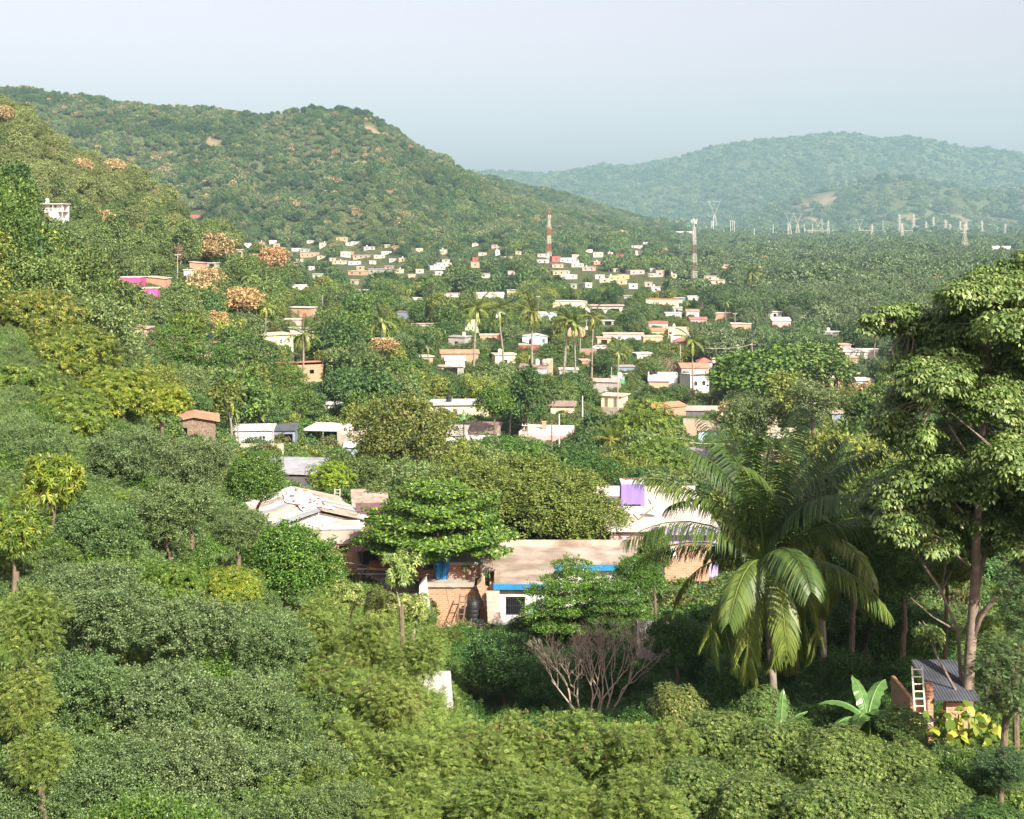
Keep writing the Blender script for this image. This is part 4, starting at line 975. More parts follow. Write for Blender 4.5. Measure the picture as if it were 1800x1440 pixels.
    H('house', 'low white wall and hut below the hillside brick shed', 330, 475, 14, 2.2, 3, 0, 'white', 'flat', 'roofwhite', vis=6, up=3)
    H('house', 'reddish low building at the edge of the left ridge', 346, 378, 26, 3.0, 6, 0, 'red', 'flat', 'roofpink', front=((w_, .3, 1, .9, 1), (w_, .6, 1, .9, 1)), vis=7, up=3, short='ridge edge building', low=4)
    H('house', 'low white house seen through trees below the village bend', 585, 712, 30, 2.4, 4, 0, 'white', 'flat', 'roofwhite', vis=6, up=5)
    # right side
    H('house', 'orange framed unfinished house in the right hand trees', 1464, 664, 38, 3.0, 5, 24, 'peach', 'flat', 'roofbeige', front=(('o', .25, 1.4, .4, 2.0), ('o', .65, 1.6, .4, 2.0)), right=(('o', .5, 2.4, .2, 2.4),), vis=14, up=6, over=.3, short='unfinished orange house')
    H('house', 'whitish low house with a red corner near the big right tree', 1522, 670, 30, 2.4, 4, 0, 'lightblue', 'gablex', 'roofwhite', vis=6, up=6, rise=.6)
    H('house', 'long white roofed row with orange wall near the right edge trees', 1508, 619, 76, 2.8, 9, -5, 'offwhite', 'gablex', 'roofwhite', vis=8, up=10, rise=.6, short='long white row')
    H('house', 'orange house in front of the long white row', 1500, 629, 16, 2.6, 4, -5, 'peach', 'flat', 'roofpink', vis=8, up=4)
    H('house', 'small tan house with tall pipe behind the long white row', 1486, 606, 20, 3.0, 4, 6, 'tan', 'flat', 'roofpink', vis=4, up=4)
    H('house', 'white roof glimpsed through feathery trees behind the big palm', 1428, 708, 36, 2.6, 5, 10, 'white', 'gabley', 'roofwhite', vis=3, up=8, rise=.6)
    H('house', 'blue grey wall with pinkish roof right of the glimpsed white roof', 1474, 727, 22, 3.4, 4, 0, 'bluegrey', 'flat', 'roofpink', vis=26, up=4, short='blue grey wall')

def place_top(px, py, dz):
    x, y, zg = place(px, py, dz); return (x, y, zg + dz - 1.2)

def arch_window(parent, x, y, z, w=0.8, h=1.2):
    mb = MB(); n = 10; pts = [(-w / 2, 0), (w / 2, 0), (w / 2, h * .6)] + [(w / 2 * cos(pi * k / n), h * .6 + w / 2 * sin(pi * k / n)) for k in range(1, n)] + [(-w / 2, h * .6)]
    m = len(pts)
    mb.add([(p[0], -0.02, p[1]) for p in pts] + [(p[0], 0.006, p[1]) for p in pts], [tuple(range(m)), tuple(range(2 * m - 1, m - 1, -1))] + [(i, i + m, (i + 1) % m + m, (i + 1) % m) for i in range(m)])
    p = link('window', None, parent, (x, y, z)); bpy.data.objects.remove(p)
    o = mb.build('window', W('glass'), parent, (x, y, z))
    f = MB(); f.tube([(-w / 2, -.02, 0), (-w / 2, -.02, h * .6)] + [(w / 2 * cos(pi - pi * k / n), -.02, h * .6 + w / 2 * sin(pi * k / n)) for k in range(1, n)] + [(w / 2, -.02, h * .6), (w / 2, -.02, 0)], 0.04, 4)
    f.box(0, -.02, h * .5, .04, .04, h)
    f.build('frame', W('grey'), o)
    return o
village()

# balcony house on the left hillside
def balcony_house():
    px, py = 92, 359
    x, y, zg = place(px, 386, 0.0, y0=300); s = y / F
    o = thing('balcony_house', 'white two storey house with railed balcony high on the left hillside', 'house', (x, y + 3, zg), radians(-4))
    w = 36 * s; h = 27 * s; fh = h * .5
    m = MB(); m.wall((-w * .5, -2.4), (w * .28, -2.4), -2.5, fh, .18, ((.9, 1.9, 3.4, 4.6),)); m.wall((w * .28, -2.2), (w * .28, 2.6), -2.5, fh, .18); m.wall((-w * .5, 2.6), (-w * .5, -2.2), -2.5, fh, .18); m.wall((w * .5, 2.8), (-w * .5, 2.8), -2.5, h, .18)
    m.wall((-w * .5, -.9), (w * .46, -.9), fh + .2, h, .15, ((1.6, 2.5, 0, 1.9), (2.9, 3.6, .7, 1.8))); m.build('wall', W('white'), o)
    m = MB(); m.box(0, 0, fh + .1, w, 5.0, .2); m.build('balcony_floor', W('white'), o)
    m = MB(); m.box(-.25, .2, h + .1, w + 1.2, 6.2, .2); m.build('roof', W('white'), o)
    m = MB()
    for u in (-.5, 0, .5): m.box(u * (w - .2), -2.35, (h + fh) / 2 + .1, .14, .14, h - fh - .21)
    m.box(.49 * w, -2.35, fh / 2 - 1.0, .16, .16, fh + 2); m.build('balcony_post', W('white'), o)
    m = MB(); m.box(0, -2.42, fh + 1.1, w, .07, .09)
    for k in range(15): m.box(-w / 2 + w * (k + .5) / 15, -2.42, fh + .62, .12, .05, .85)
    m.build('railing', W('white'), o)
    m = MB(); m.box(-w * .78, .5, h * .72, w * .5, 4.4, h * .5 - .02); m.build('side_wing', W('tan'), o)
    framed_window(o, -w * .5 + 1.4, -2.33, .9, 1.0, 1.2, 0, frame='grey')
    water_tank('white tank on the roof of the balcony house', o, -w * .5, 1.0, h + .2, colour='white', r=.6, hh=1.5)
    KEEP.append((62, 350, 116, 390, y)); FOOT.append((x, y + 3, 5)); LANDMARKS.append((px, py, y, 'balcony house'))
balcony_house()

# thin pale canopy on posts
def canopy():
    x, y, zg = place(570, 756, 2.6); s = y / F; w = 80 * s
    o = thing('canopy_roof', 'wide thin pale canopy roof standing on slim posts', 'canopy', (x, y + 2.2, zg), radians(-6))
    m = MB(); a = np.array([(-w / 2, -2.2, 2.5), (w / 2, -2.2, 2.45), (w / 2 - .3, 3.2, 3.0), (-w / 2 + 1.2, 3.2, 3.0)]); m.add([tuple(p) for p in a] + [tuple(p - np.array([0, 0, .06])) for p in a], [(0, 1, 2, 3), (7, 6, 5, 4), (0, 4, 5, 1), (1, 5, 6, 2), (2, 6, 7, 3), (3, 7, 4, 0)]); m.build('roof_sheet', W('roofwhite'), o)
    for (u, v, hh) in ((-w / 2 + .2, -2.0, 2.45), (0, -2.0, 2.42), (w / 2 - .2, -2.0, 2.4), (-w / 2 + 1.3, 3.0, 2.9), (w / 2 - .5, 3.0, 2.9)):
        m = MB(); m.tube([(0, 0, -.5), (0, 0, hh)], .04, 6); m.build('post', W('galv'), o, (u, v, 0))
    KEEP.append((528, 738, 612, 782, y)); FOOT.append((x, y + 2, 4)); LANDMARKS.append((570, 750, y, 'thin pale canopy'))
    x, y, zg = place(452, 781, 1.6)
    o = thing('yard_wall', 'long cream yard wall in front of the white shed house', 'wall', (x, y, zg), radians(3)); m = MB(); L = 92 * y / F; m.box(0, 0, .3, L, .2, 2.6); m.build('wall', W('cream'), o)
    m = MB(); m.box(0, 0, 1.64, L + .1, .3, .08); m.build('coping', W('tan'), o); KEEP.append((404, 779, 494, 796, y))
canopy()

# ------------------------------------------------------------------ far houses (their windows and doors are a pixel or two)
FAR = """433,428,12,white;460,426,9,brickred;479,423,12,white;485,429,10,brick;519,437,17,white;535,438,15,grey;543,445,30,brick;565,450,12,cream;516,462,19,white;447,448,22,tan;545,423,10,white;567,427,9,cream;558,482,13,white;529,502,28,white;600,418,18,brick;612,427,12,cream;624,425,10,white;646,434,18,grey;605,443,16,cream;616,443,9,brick;636,449,26,tan;664,449,18,cream;621,460,20,lightblue;596,459,18,cream;583,454,10,tan;706,454,11,peach;633,469,12,brick;628,477,26,brick;668,473,34,grey;684,468,12,tan;701,474,12,cream;735,437,12,cream;766,468,25,white;779,463,24,white;770,478,15,palepink;723,483,11,peach;737,474,12,cream;835,428,10,cream;872,431,12,palepink;875,440,7,white;912,442,9,cream;904,452,20,cream;835,453,9,red;836,461,13,peach;806,468,21,white;782,456,13,roofbrown;952,447,20,palepink;955,457,16,white;976,451,14,red;1001,454,30,white;979,465,18,tan;1013,464,20,cream;985,477,27,peach;996,484,28,white;1050,460,16,brick;1051,444,16,cream;1035,439,11,white;1036,470,20,palepink;1072,444,8,white;1090,447,10,red;1120,432,17,white;1122,441,10,cream;1117,476,24,palepink;1055,484,14,white;1078,486,20,yellow;1094,484,18,yellow;1091,493,18,peach;1063,490,16,cream;1161,476,13,palepink;1184,482,9,cream;1276,466,14,peach;1250,486,18,cream;1263,493,20,cream;1230,400,22,white;1211,399,10,white;1203,407,30,white;1234,406,10,cream;1186,389,6,white;1331,400,34,brick;1357,400,8,cream;1349,407,30,peach;1379,409,15,white;1405,411,13,yellow;1393,413,18,brick;1643,399,18,white;1690,396,28,peach;1755,395,20,tan;1760,433,32,white;1625,429,16,cream;1648,429,7,white;1478,403,12,white;1560,397,14,palepink;1135,426,8,white;888,452,14,palepink;420,440,8,tan;655,459,10,white;690,455,9,white;1010,448,12,cream"""
def far_houses():
    items = [(float(a), float(b), float(c), d) for a, b, c, d in (t.split(',') for t in FAR.split(';'))]
    rngf = random.Random(4); recs = []
    pal = ['white', 'white', 'cream', 'tan', 'brick', 'palepink', 'peach', 'white', 'grey', 'cream']
    boxes = [(470, 720, 430, 478, 5), (760, 960, 436, 482, 4), (960, 1150, 452, 500, 6), (600, 1300, 486, 512, 5), (720, 1260, 520, 640, 10), (1180, 1500, 500, 640, 3), (480, 720, 505, 620, 2)]
    for (xa, xb, ya, yb, n) in boxes:
        got = 0
        for _ in range(n * 20):
            if got >= n: break
            px, py = rngf.uniform(xa, xb), rngf.uniform(ya, yb); w_ = rngf.uniform(9, 17) * (1 + max(0, py - 500) / 110)
            if any(abs(px - (a + c) / 2) < (c - a) / 2 + w_ * .75 and abs(py - (b + d) / 2) < (d - b) / 2 + 5 for (a, b, c, d, yy) in KEEP) or any(abs(px - q[0]) < (q[2] + w_) * .6 and abs(py - q[1]) < 6 for q in items): continue
            items.append((px, py, w_, rngf.choice(pal))); got += 1
    for px, py, wpx, colr in items:
        h = 2.7 if rngf.random() < .8 or wpx > 16 else 4.6
        if wpx > 28 or py < 415: h = 4.0
        wpx *= 1.12
        x, y, zg = place(px, py, h, y0=350)
        w = wpx / F * y; d = min(9.0, max(4.0, w * .8)); rot = radians(rngf.uniform(-25, 25))
        recs.append((x, y, zg, w, d, h, rot, colr, px, py, wpx))
    names = dict(white='white', brickred='dark brick', brick='orange brick', grey='grey', cream='cream', tan='tan', lightblue='pale blue', peach='peach', palepink='pale pink', red='red', yellow='yellow', roofbrown='brown')
    zones = [(480, 500, 900, 600, 'scattered in the village trees left of centre'), (900, 500, 1500, 600, 'scattered in the village trees right of centre'), (480, 600, 1500, 700, 'scattered low in the village trees'), (0, 0, 1140, 432, 'high at the foot of the middle hill'), (0, 0, 720, 600, 'in the far cluster under the middle hill'), (720, 0, 935, 600, 'between far cluster and red white mast'), (935, 0, 1140, 600, 'near the red and white mast'), (1140, 415, 1320, 600, 'near the grey lattice mast'), (1140, 0, 1300, 415, 'beyond the grey lattice mast'), (1300, 0, 1480, 600, 'in the distant works area'), (1480, 0, 1900, 600, 'beside the distant pylons')]
    zone = lambda px, py: next(z[4] for z in zones if z[0] <= px < z[2] and z[1] <= py < z[3])
    size = lambda w: 'long' if w > 24 else 'small' if w < 13 else 'mid sized'
    base = ['%s %s house %s' % (size(r[10]), names[r[7]], zone(r[8], r[9])) for r in recs]
    labels = ordinal_labels(base, [r[8] for r in recs])
    for r, lab in zip(recs, labels):
        x, y, zg, w, d, h, rot, colr, px, py, wpx = r
        o = thing('far_house', lab, 'house', (x, y + d / 2, zg), rot, 'far houses on the valley floor'); colr = 'brickpale' if colr == 'brick' else colr
        m = MB(); m.box(0, 0, h / 2 - 1, w, d, h + 2); m.build('wall', W(colr if colr != 'roofbrown' else 'tan'), o)
        rm = dict(white='roofwhite', brick='roofterra', red='roofred', tan='roofpink', grey='roofgrey', roofbrown='roofbrown').get(colr, 'roofbeige')
        m = MB(); m.box(0, 0, h + .13, w + .7, d + .7, .25); m.build('roof', W(rm), o)
        n = max(1, int(w / 4.2))
        for k in range(n): m = MB(); m.box(-w / 2 + w * (k + .5) / n, -d / 2 - .012, h * .5 + .1, 1.2, .04, 1.2); m.build('window', W('glass'), o)
        if rngf.random() < .25: m = MB(); m.lathe([(.55, h + .3), (.6, h + 1.2), (.3, h + 1.5)], cx=rngf.uniform(-.3, .3) * w, cy=0, n=8); m.build('roof_tank', W(rngf.choice(['black', 'white', 'offwhite'])), o)
        KEEP.append((px - wpx / 2 - 1, py - 4, px + wpx / 2 + 1, py + h * F / y * (.6 if y > 600 else .35), y)); FOOT.append((x, y + d / 2, max(w, d) * .7))

ORD = ['first', 'second', 'third', 'fourth', 'fifth', 'sixth', 'seventh', 'eighth', 'ninth', 'tenth', 'eleventh', 'twelfth', 'thirteenth', 'fourteenth', 'fifteenth', 'sixteenth', 'seventeenth', 'eighteenth', 'nineteenth', 'twentieth']
def ordinal_labels(base, xs):
    """things that would share a label are told apart by their order from the left"""
    out = list(base); groups = {}
    for i, b in enumerate(base): groups.setdefault(b, []).append(i)
    for b, ii in groups.items():
        if len(ii) == 1: continue
        ii = sorted(ii, key=lambda i: xs[i])
        for k, i in enumerate(ii):
            if len(ii) == 2: out[i] = ('left one of two: ', 'right one of two: ')[k] + b
            elif k == 0: out[i] = 'leftmost ' + b
            elif k == len(ii) - 1: out[i] = 'rightmost ' + b
            else: out[i] = ORD[min(k, 19)] + ' from left, ' + b
    return out
far_houses()

# ------------------------------------------------------------------ masts, pylons, poles, wires, cars
def lattice(mb, z0, z1, w0, w1, nseg, r, brace=True):
    cs = ((-1, -1), (1, -1), (1, 1), (-1, 1))
    for k in range(nseg):
        a, b = k / nseg, (k + 1) / nseg
        wa = w0 + (w1 - w0) * a; wb = w0 + (w1 - w0) * b; za = z0 + (z1 - z0) * a; zb = z0 + (z1 - z0) * b
        for i in range(4):
            c = cs[i]; e = cs[(i + 1) % 4]
            mb.bar((c[0] * wa / 2, c[1] * wa / 2, za), (c[0] * wb / 2, c[1] * wb / 2, zb), r)
            mb.bar((c[0] * wb / 2, c[1] * wb / 2, zb), (e[0] * wb / 2, e[1] * wb / 2, zb), r * .6)
            if brace: mb.bar((c[0] * wa / 2, c[1] * wa / 2, za), (e[0] * wb / 2, e[1] * wb / 2, zb), r * .6); mb.bar((e[0] * wa / 2, e[1] * wa / 2, za), (c[0] * wb / 2, c[1] * wb / 2, zb), r * .6)

def masts():
    x, y, zg = place(965, 457, 0); Hh = (457 - 369) / F * y
    o = thing('telecom_mast', 'tall red and white banded lattice mast rising over the village', 'mast', (x, y, zg), .3)
    w0, w1 = 7.5 / F * y, 2.6 / F * y; nb = 6
    for k in range(nb):
        m = MB(); z0, z1 = Hh * k / nb * .97, Hh * (k + 1) / nb * .97; lattice(m, z0, z1 - .02, w0 + (w1 - w0) * k / nb, w0 + (w1 - w0) * (k + 1) / nb, 4, .17)
        m.build('mast_section', W('towerwhite' if k % 2 == 0 else 'towerred'), o)
    m = MB(); m.tube([(0, 0, Hh * .97), (0, 0, Hh * 1.05)], .15, 6); m.build('spike', W('towerred'), o)
    for a in (0, 2.1, 4.2):
        m = MB(); m.box(w1 * .9 * cos(a), w1 * .9 * sin(a), Hh * .86, .9, .5, 3.2, rz=a); m.build('antenna', W('towerwhite'), o)
    KEEP.append((959, 365, 971, 455, y)); LANDMARKS.append((965, 420, y, 'red and white mast'))
    x, y, zg = place(1220, 492, 0); Hh = (492 - 400) / F * y
    o = thing('telecom_mast', 'grey and white lattice mast with a crown of antennas', 'mast', (x, y, zg), .5)
    w0, w1 = 8 / F * y, 4 / F * y
    for k in range(6):
        m = MB(); z0, z1 = Hh * k / 6, Hh * (k + 1) / 6; lattice(m, z0, z1 - .02, w0 + (w1 - w0) * k / 6, w0 + (w1 - w0) * (k + 1) / 6, 4, .15)
        m.build('mast_section', W('towerwhite' if k % 2 == 0 or k == 5 else 'towerbrown'), o)
    zt = (492 - 384) / F * y
    m = MB(); m.tube([(0, 0, Hh), (0, 0, zt)], .3, 6); m.lathe([(w1 * .9, Hh * 1.08), (w1 * .9, Hh * 1.09)], n=10); m.build('platform', W('towerwhite'), o)
    for k in range(9):
        a = k * .7; r = w1 * (.9 if k % 2 else 1.3); m = MB(); m.box(r * cos(a), r * sin(a), Hh * 1.10 + (k % 3) * .8, .35, .25, 1.9, rz=a); m.build('antenna', W('towerwhite'), o)
    KEEP.append((1213, 380, 1229, 488, y)); LANDMARKS.append((1221, 440, y, 'grey lattice mast'))

PYL = [(1533, 393, 419, 'A'), (1586, 391, 421, 'A'), (1696, 391, 443, 'A'), (1581, 375, 397, 'A'), (1606, 376, 404, 'A'), (1641, 380, 399, 'A'), (1628, 389, 403, 'A'), (1662, 385, 402, 'A'), (1699, 389, 405, 'A'), (1688, 388, 401, 'A'), (1726, 387, 407, 'A'), (1767, 393, 412, 'A'), (1456, 387, 414, 'A'), (1388, 376, 402, 'V'), (1402, 376, 398, 'V'), (1256, 354, 380, 'V'), (1438, 386, 398, 'V'), (1511, 386, 400, 'V'), (1670, 393, 403, 'A')]
POLES = [(1284, 387, 407), (1288, 387, 408), (1291, 388, 408), (1445, 384, 408), (1414, 393, 408), (1552, 387, 406), (1359, 394, 408), (1326, 401, 413), (1251, 388, 400), (1254, 388, 400), (1428, 393, 405), (1385, 392, 402)]
def pylons():
    base = [('lattice pylon in the distant power line yard' if p[3] == 'A' else 'faint v shaped pylon beyond the power yard') for p in PYL]
    labs = ordinal_labels(base, [p[0] for p in PYL])
    for (px, pt, pb, ty), lab in zip(PYL, labs):
        y = (CAM_Z - 1.0) * F / (pb - HOR + 1.2) if pb > 403 else 3300.0 if pb > 395 else 4200.0
        y = min(y, 3300.0 if ty == 'A' else 4100.0)
        x = (px - 900) / F * y; zg = float(ground(x, y)); zt = CAM_Z - (pt - HOR) / F * y; Hh = zt - zg; k = Hh / 40.0
        o = thing('pylon', lab, 'pylon', (x, y, zg), random.uniform(-.5, .5), 'distant pylons'); r = max(.2, y / 8800)
        m = MB()
        if ty == 'A':
            lattice(m, 0, Hh * .62, 9 * k, 2.6 * k, 4, r); lattice(m, Hh * .62, Hh * .95, 2.6 * k, 1.6 * k, 3, r); m.bar((0, 0, Hh * .95), (0, 0, Hh), r); m.build('lattice_body', W('galv'), o)
            for q, u in ((.66, 5.0), (.78, 4.2), (.90, 3.4)):
                m = MB(); m.bar((-u * k, 0, Hh * q), (u * k, 0, Hh * q), r * .9); m.bar((-u * k, 0, Hh * q), (0, 0, Hh * (q + .05)), r * .6); m.bar((u * k, 0, Hh * q), (0, 0, Hh * (q + .05)), r * .6); m.build('crossarm', W('galv'), o)
        else:
            lattice(m, 0, Hh * .55, 8 * k, 2.0 * k, 4, r); m.build('lattice_body', W('galv'), o)
            m = MB(); m.bar((0, 0, Hh * .55), (-7 * k, 0, Hh), r * 1.2); m.bar((0, 0, Hh * .55), (7 * k, 0, Hh), r * 1.2); m.bar((-10 * k, 0, Hh), (10 * k, 0, Hh), r); m.bar((-3.5 * k, 0, Hh * .78), (3.5 * k, 0, Hh * .78), r * .7); m.build('crossarm', W('galv'), o)
        KEEP.append((px - 4, pt, px + 4, pb, y))
    base = ['slim pale pole in the distant power yard' for p in POLES]; labs = ordinal_labels(base, [p[0] for p in POLES])
    for (px, pt, pb), lab in zip(POLES, labs):
        y = min((CAM_Z - 1.0) * F / (pb - HOR + 1.0), 3200); x = (px - 900) / F * y; zg = float(ground(x, y)); Hh = CAM_Z - (pt - HOR) / F * y - zg
        o = thing('steel_pole', lab, 'pole', (x, y, zg), 0, 'distant steel poles'); m = MB(); m.tube([(0, 0, -1), (0, 0, Hh)], [.6, .45], 7); m.build('pole_shaft', W('towerwhite'), o)
        m = MB(); m.box(0, 0, Hh * .93, 3.4, .4, .4); m.build('crossarm', W('galv'), o); KEEP.append((px - 2, pt, px + 2, pb, y))
    # gantries of the switchyard
    lab = ordinal_labels(['low steel gantry of the distant switchyard'] * 7, list(range(7)))
    for k, px in enumerate((1425, 1445, 1472, 1492, 1520, 1540, 1595)):
        y = 3150.0; x = (px - 900) / F * y; zg = float(ground(x, y)); o = thing('gantry', lab[k], 'gantry', (x, y, zg), .1, 'switchyard gantries'); m = MB()
        for u in (-12, -4, 4, 12): lattice(m, 0, 17, 1.6, .8, 2, .28); m.bar((u, 0, 0), (u, 0, 18), .45)
        m.build('gantry_leg', W('galv'), o); m = MB(); m.bar((-13, 0, 16), (13, 0, 16), .5); m.bar((-13, 0, 13), (13, 0, 13), .3); m.build('gantry_beam', W('galv'), o)
masts(); pylons()

pole('concrete utility pole with street lamp beside the yellow corner shop', 1086, 655, 8.5, arms=0, lamp=1, r=.12)
pole('tall grey utility pole above the white terrace house', 1196, 606, 8, arms=0, r=.13)
pole('tall pale palm-side pole with white top near the school', 1031, 531, 11, arms=0, r=.13)
pole('slim pole in front of the pale brick ruin', 1020, 578, 7.5, arms=0)
pole('pale pole in front of the long white roof', 928, 744, 7.5, arms=1)
pole('white pole right of the long white roof', 983, 728, 7, arms=0, mat='white')
pole('dark brown pole at the end of the long white roof', 970, 738, 7, arms=0, mat='wood')
pole('leaning grey pole above the brick room on the left slope', 567, 519, 8, arms=0, r=.14)
pole('t shaped pole above the hillside orange brick house', 312, 446, 7, arms=1)
pole('thin pole beside the low white hillside wall', 329, 470, 7, arms=0)
pole('small pole left of the round tree, below the village street', 1024, 696, 6.5, arms=0, mat='white')
pole('pole in the trees behind the yellow corner shop', 1075, 645, 6.5, arms=0)
pole('pole with double crossarm right of the arched window house', 1296, 605, 8, arms=2)
pole('pole with double crossarm, the right one of the pair in dark trees', 1322, 599, 8, arms=2)
pole('thin pole right of the pink brick house', 1292, 550, 8, arms=1)
pole('pole by the tall trees left of the palms', 946, 520, 9, arms=1)

def wire(label, pts, r=0.02):
    P = []
    for (a, b) in zip(pts[:-1], pts[1:]):
        a = np.array(a); b = np.array(b); L = np.linalg.norm(b - a)
        for k in range(10):
            t = k / 10; P.append(a + (b - a) * t - np.array([0, 0, 4 * t * (1 - t) * L * 0.02]))
    P.append(np.array(pts[-1])); m = MB(); m.tube([tuple(p) for p in P], r, 4)
    o = m.build('power_line', W('galv')); tag(o, label, 'cable'); return o
def pt3(px, py, Y): return ((px - 900) / F * Y, Y, CAM_Z - (py - HOR) / F * Y)
wire('long cable crossing in front of the dark trees above the big palm', [pt3(1212, 778, 190), pt3(1330, 779, 190), pt3(1600, 758, 190)], .035)
wire('power cable past the arched window house to the double crossarm poles', [pt3(1240, 612, 330), pt3(1296, 611, 330), pt3(1322, 605, 330)], .04)

def car(label, px, py, rz, colr, Y=None):
    x, y, zg = place(px, py, 0.7, y0=200)
    o = thing('parked_car', label, 'car', (x, y, zg + .02), rz, 'parked cars')
    prof = [(-2.1, .35), (-2.1, .8), (-1.7, .95), (-1.2, 1.0), (-.7, 1.42), (.7, 1.45), (1.3, 1.0), (2.0, .88), (2.15, .6), (2.1, .3)]
    n = len(prof); m = MB(); m.add([(a, -.8, b) for a, b in prof] + [(a, .8, b) for a, b in prof], [tuple(range(n))[::-1], tuple(range(n, 2 * n))] + [(i, (i + 1) % n, (i + 1) % n + n, i + n) for i in range(n)]); m.build('body', W(colr), o)
    for s in (-1, 1):
        m = MB(); m.add([(-1.0, s * .815, 1.02), (-.65, s * .815, 1.36), (.65, s * .815, 1.38), (1.05, s * .815, 1.02)], [(0, 1, 2, 3)]); m.add([(-1.0, s * .80, 1.02), (-.65, s * .80, 1.36), (.65, s * .80, 1.38), (1.05, s * .80, 1.02)], [(3, 2, 1, 0)]); m.build('side_window', W('glass'), o)
        for u in (-1.3, 1.35):
            m = MB(); m.tube([(u, s * .62, .33), (u, s * .84, .33)], .33, 14); m.build('wheel', W('black'), o)
    KEEP.append((px - 8, py - 4, px + 8, py + 5, y)); return o
car('white car parked left of another by the round tree', 1050, 611, .1, 'white')
car('white car parked right of another by the round tree', 1061, 611, .1, 'white')

# the bit of village street beside the corner shop
def street():
    x, y, zg = place(1078, 722, 0); n = 14; V = []; Fq = []
    for i in range(n + 1):
        t = i / n; yy = y - 10 + t * 24; xx = x + (t - .4) * 5
        for s in (-3.2, 3.2): V.append((xx + s, yy, float(ground(xx + s, yy)) + 0.12))
    me = bpy.data.meshes.new('road'); me.from_pydata(V, [], [(2 * i, 2 * i + 1, 2 * i + 3, 2 * i + 2) for i in range(n)]); me.materials.append(surf_mat('road_dust', (0.30, 0.25, 0.20), rough=.95, var=.2, scale=1))
    tag(link('road', me), None, None, kind='structure'); KEEP.append((1055, 708, 1098, 732, y)); FOOT.append((x, y, 5)); FOOT.append((x + 1, y + 8, 5))
street()
# ------------------------------------------------------------------ which trees can be seen, and what grows where
PX0, PX1 = -40, 1840
GW, GH, SC = 360, 288, 5.0
def terrain_depth():
    """distance of the ground surface in each cell of a coarse picture grid"""
    D = np.full((GH, GW), 1e9); ys = np.exp(np.linspace(math.log(18), math.log(8200), 900))
    for c in range(GW):
        px = (c + .5) * SC; X = (px - 900) / F * ys; Z = ground(X, ys); py = HOR - F * (Z - CAM_Z) / ys
        low = GH
        for i in range(len(ys)):
            r = int(py[i] / SC)
            if r < low and r >= -1:
                a = max(r, 0); D[a:low, c] = ys[i]; low = a
                if r <= 0: break
    return D
TD = terrain_depth()

def zone_tint(x, y, z, px, rng):
    """returns (kind class, tint) from what the photo shows in each part of the valley"""
    n = float(fbm(x / 38.0, y / 60.0, 71, 3)); u = rng.random(); v = 0.78 + 0.5 * rng.random()
    left_hill = px < 470 and z > 14 and y > 330 or (px < 330 and y > 300)
    if left_hill:
        up = z > 30
        if u < (0.045 if up else 0.03): return 'gold', np.array([1.0, 0.95, 0.9]) * (0.75 + .4 * rng.random())
        if up and (n > 0.50 or u > 0.72): return 'any', np.array([1.55, 1.28, 1.5]) * v
        if u > 0.95: return 'dry', np.array([1, 1, 1.0])
        return 'any', np.array([1.0, 1.0, 1.0]) * v
    if px > 1230 and y > 330:
        if n > .45 or u > .8: return 'any', np.array([1.05, 1.0, 1.65]) * v
        return 'any', np.array([0.8, 0.9, 1.15]) * v
    if u < 0.008: return 'gold', np.array([1, 1, 1.0])
    if u < 0.20: return 'any', np.array([0.55, 0.72, 0.75]) * v
    if u < 0.45: return 'any', np.array([0.78, 0.92, 0.7]) * v
    if u < 0.62: return 'any', np.array([1.5, 1.25, 0.9]) * v
    if u < 0.80: return 'any', np.array([1.05, 1.0, 1.25]) * v
    if u > 0.985: return 'dry', np.array([1, 1, 1.0])
    return 'any', np.array([1.0, 1.0, 1.0]) * v

def inst_list(kind, nv): return [(kind, v) for v in range(nv)]
KD = dict(fine=3, fineopen=2, mangofine=2, mid=5, midopen=3, midtall=2, layered=3, blossom=3, bush=3, dryopen=2, palm=4)

SPECIAL = []     # hand placed trees of the village: (kind, px centre, py centre, crown radius px, tint, label, aspect)
def screen_box(x, y, zg, kind, s):
    me, tr, R, Ht = PROTO[kind][0]; th = {'bush': .3, 'palm': 6.0}.get(kind, 2.0)
    c = zg + (Ht + th) * .5 * s; px, py = project(x, y, c); return px, py, R * s * F / y * 1.02, (Ht - th) * .5 * s * F / y * 1.05

def blocked(x, y, px, py, rx, ry, R):
    for (x0, y0, x1, y1, yy) in KEEP:
        if yy > y - 1.5 and px + rx * .74 > x0 and px - rx * .74 < x1 and py + ry * .86 > y0 and py - ry * .80 < y1: return True
    for (fx, fy, fr) in FOOT:
        if (fx - x) ** 2 + (fy - y) ** 2 < (fr * .8 + R * .55) ** 2: return True
    return False

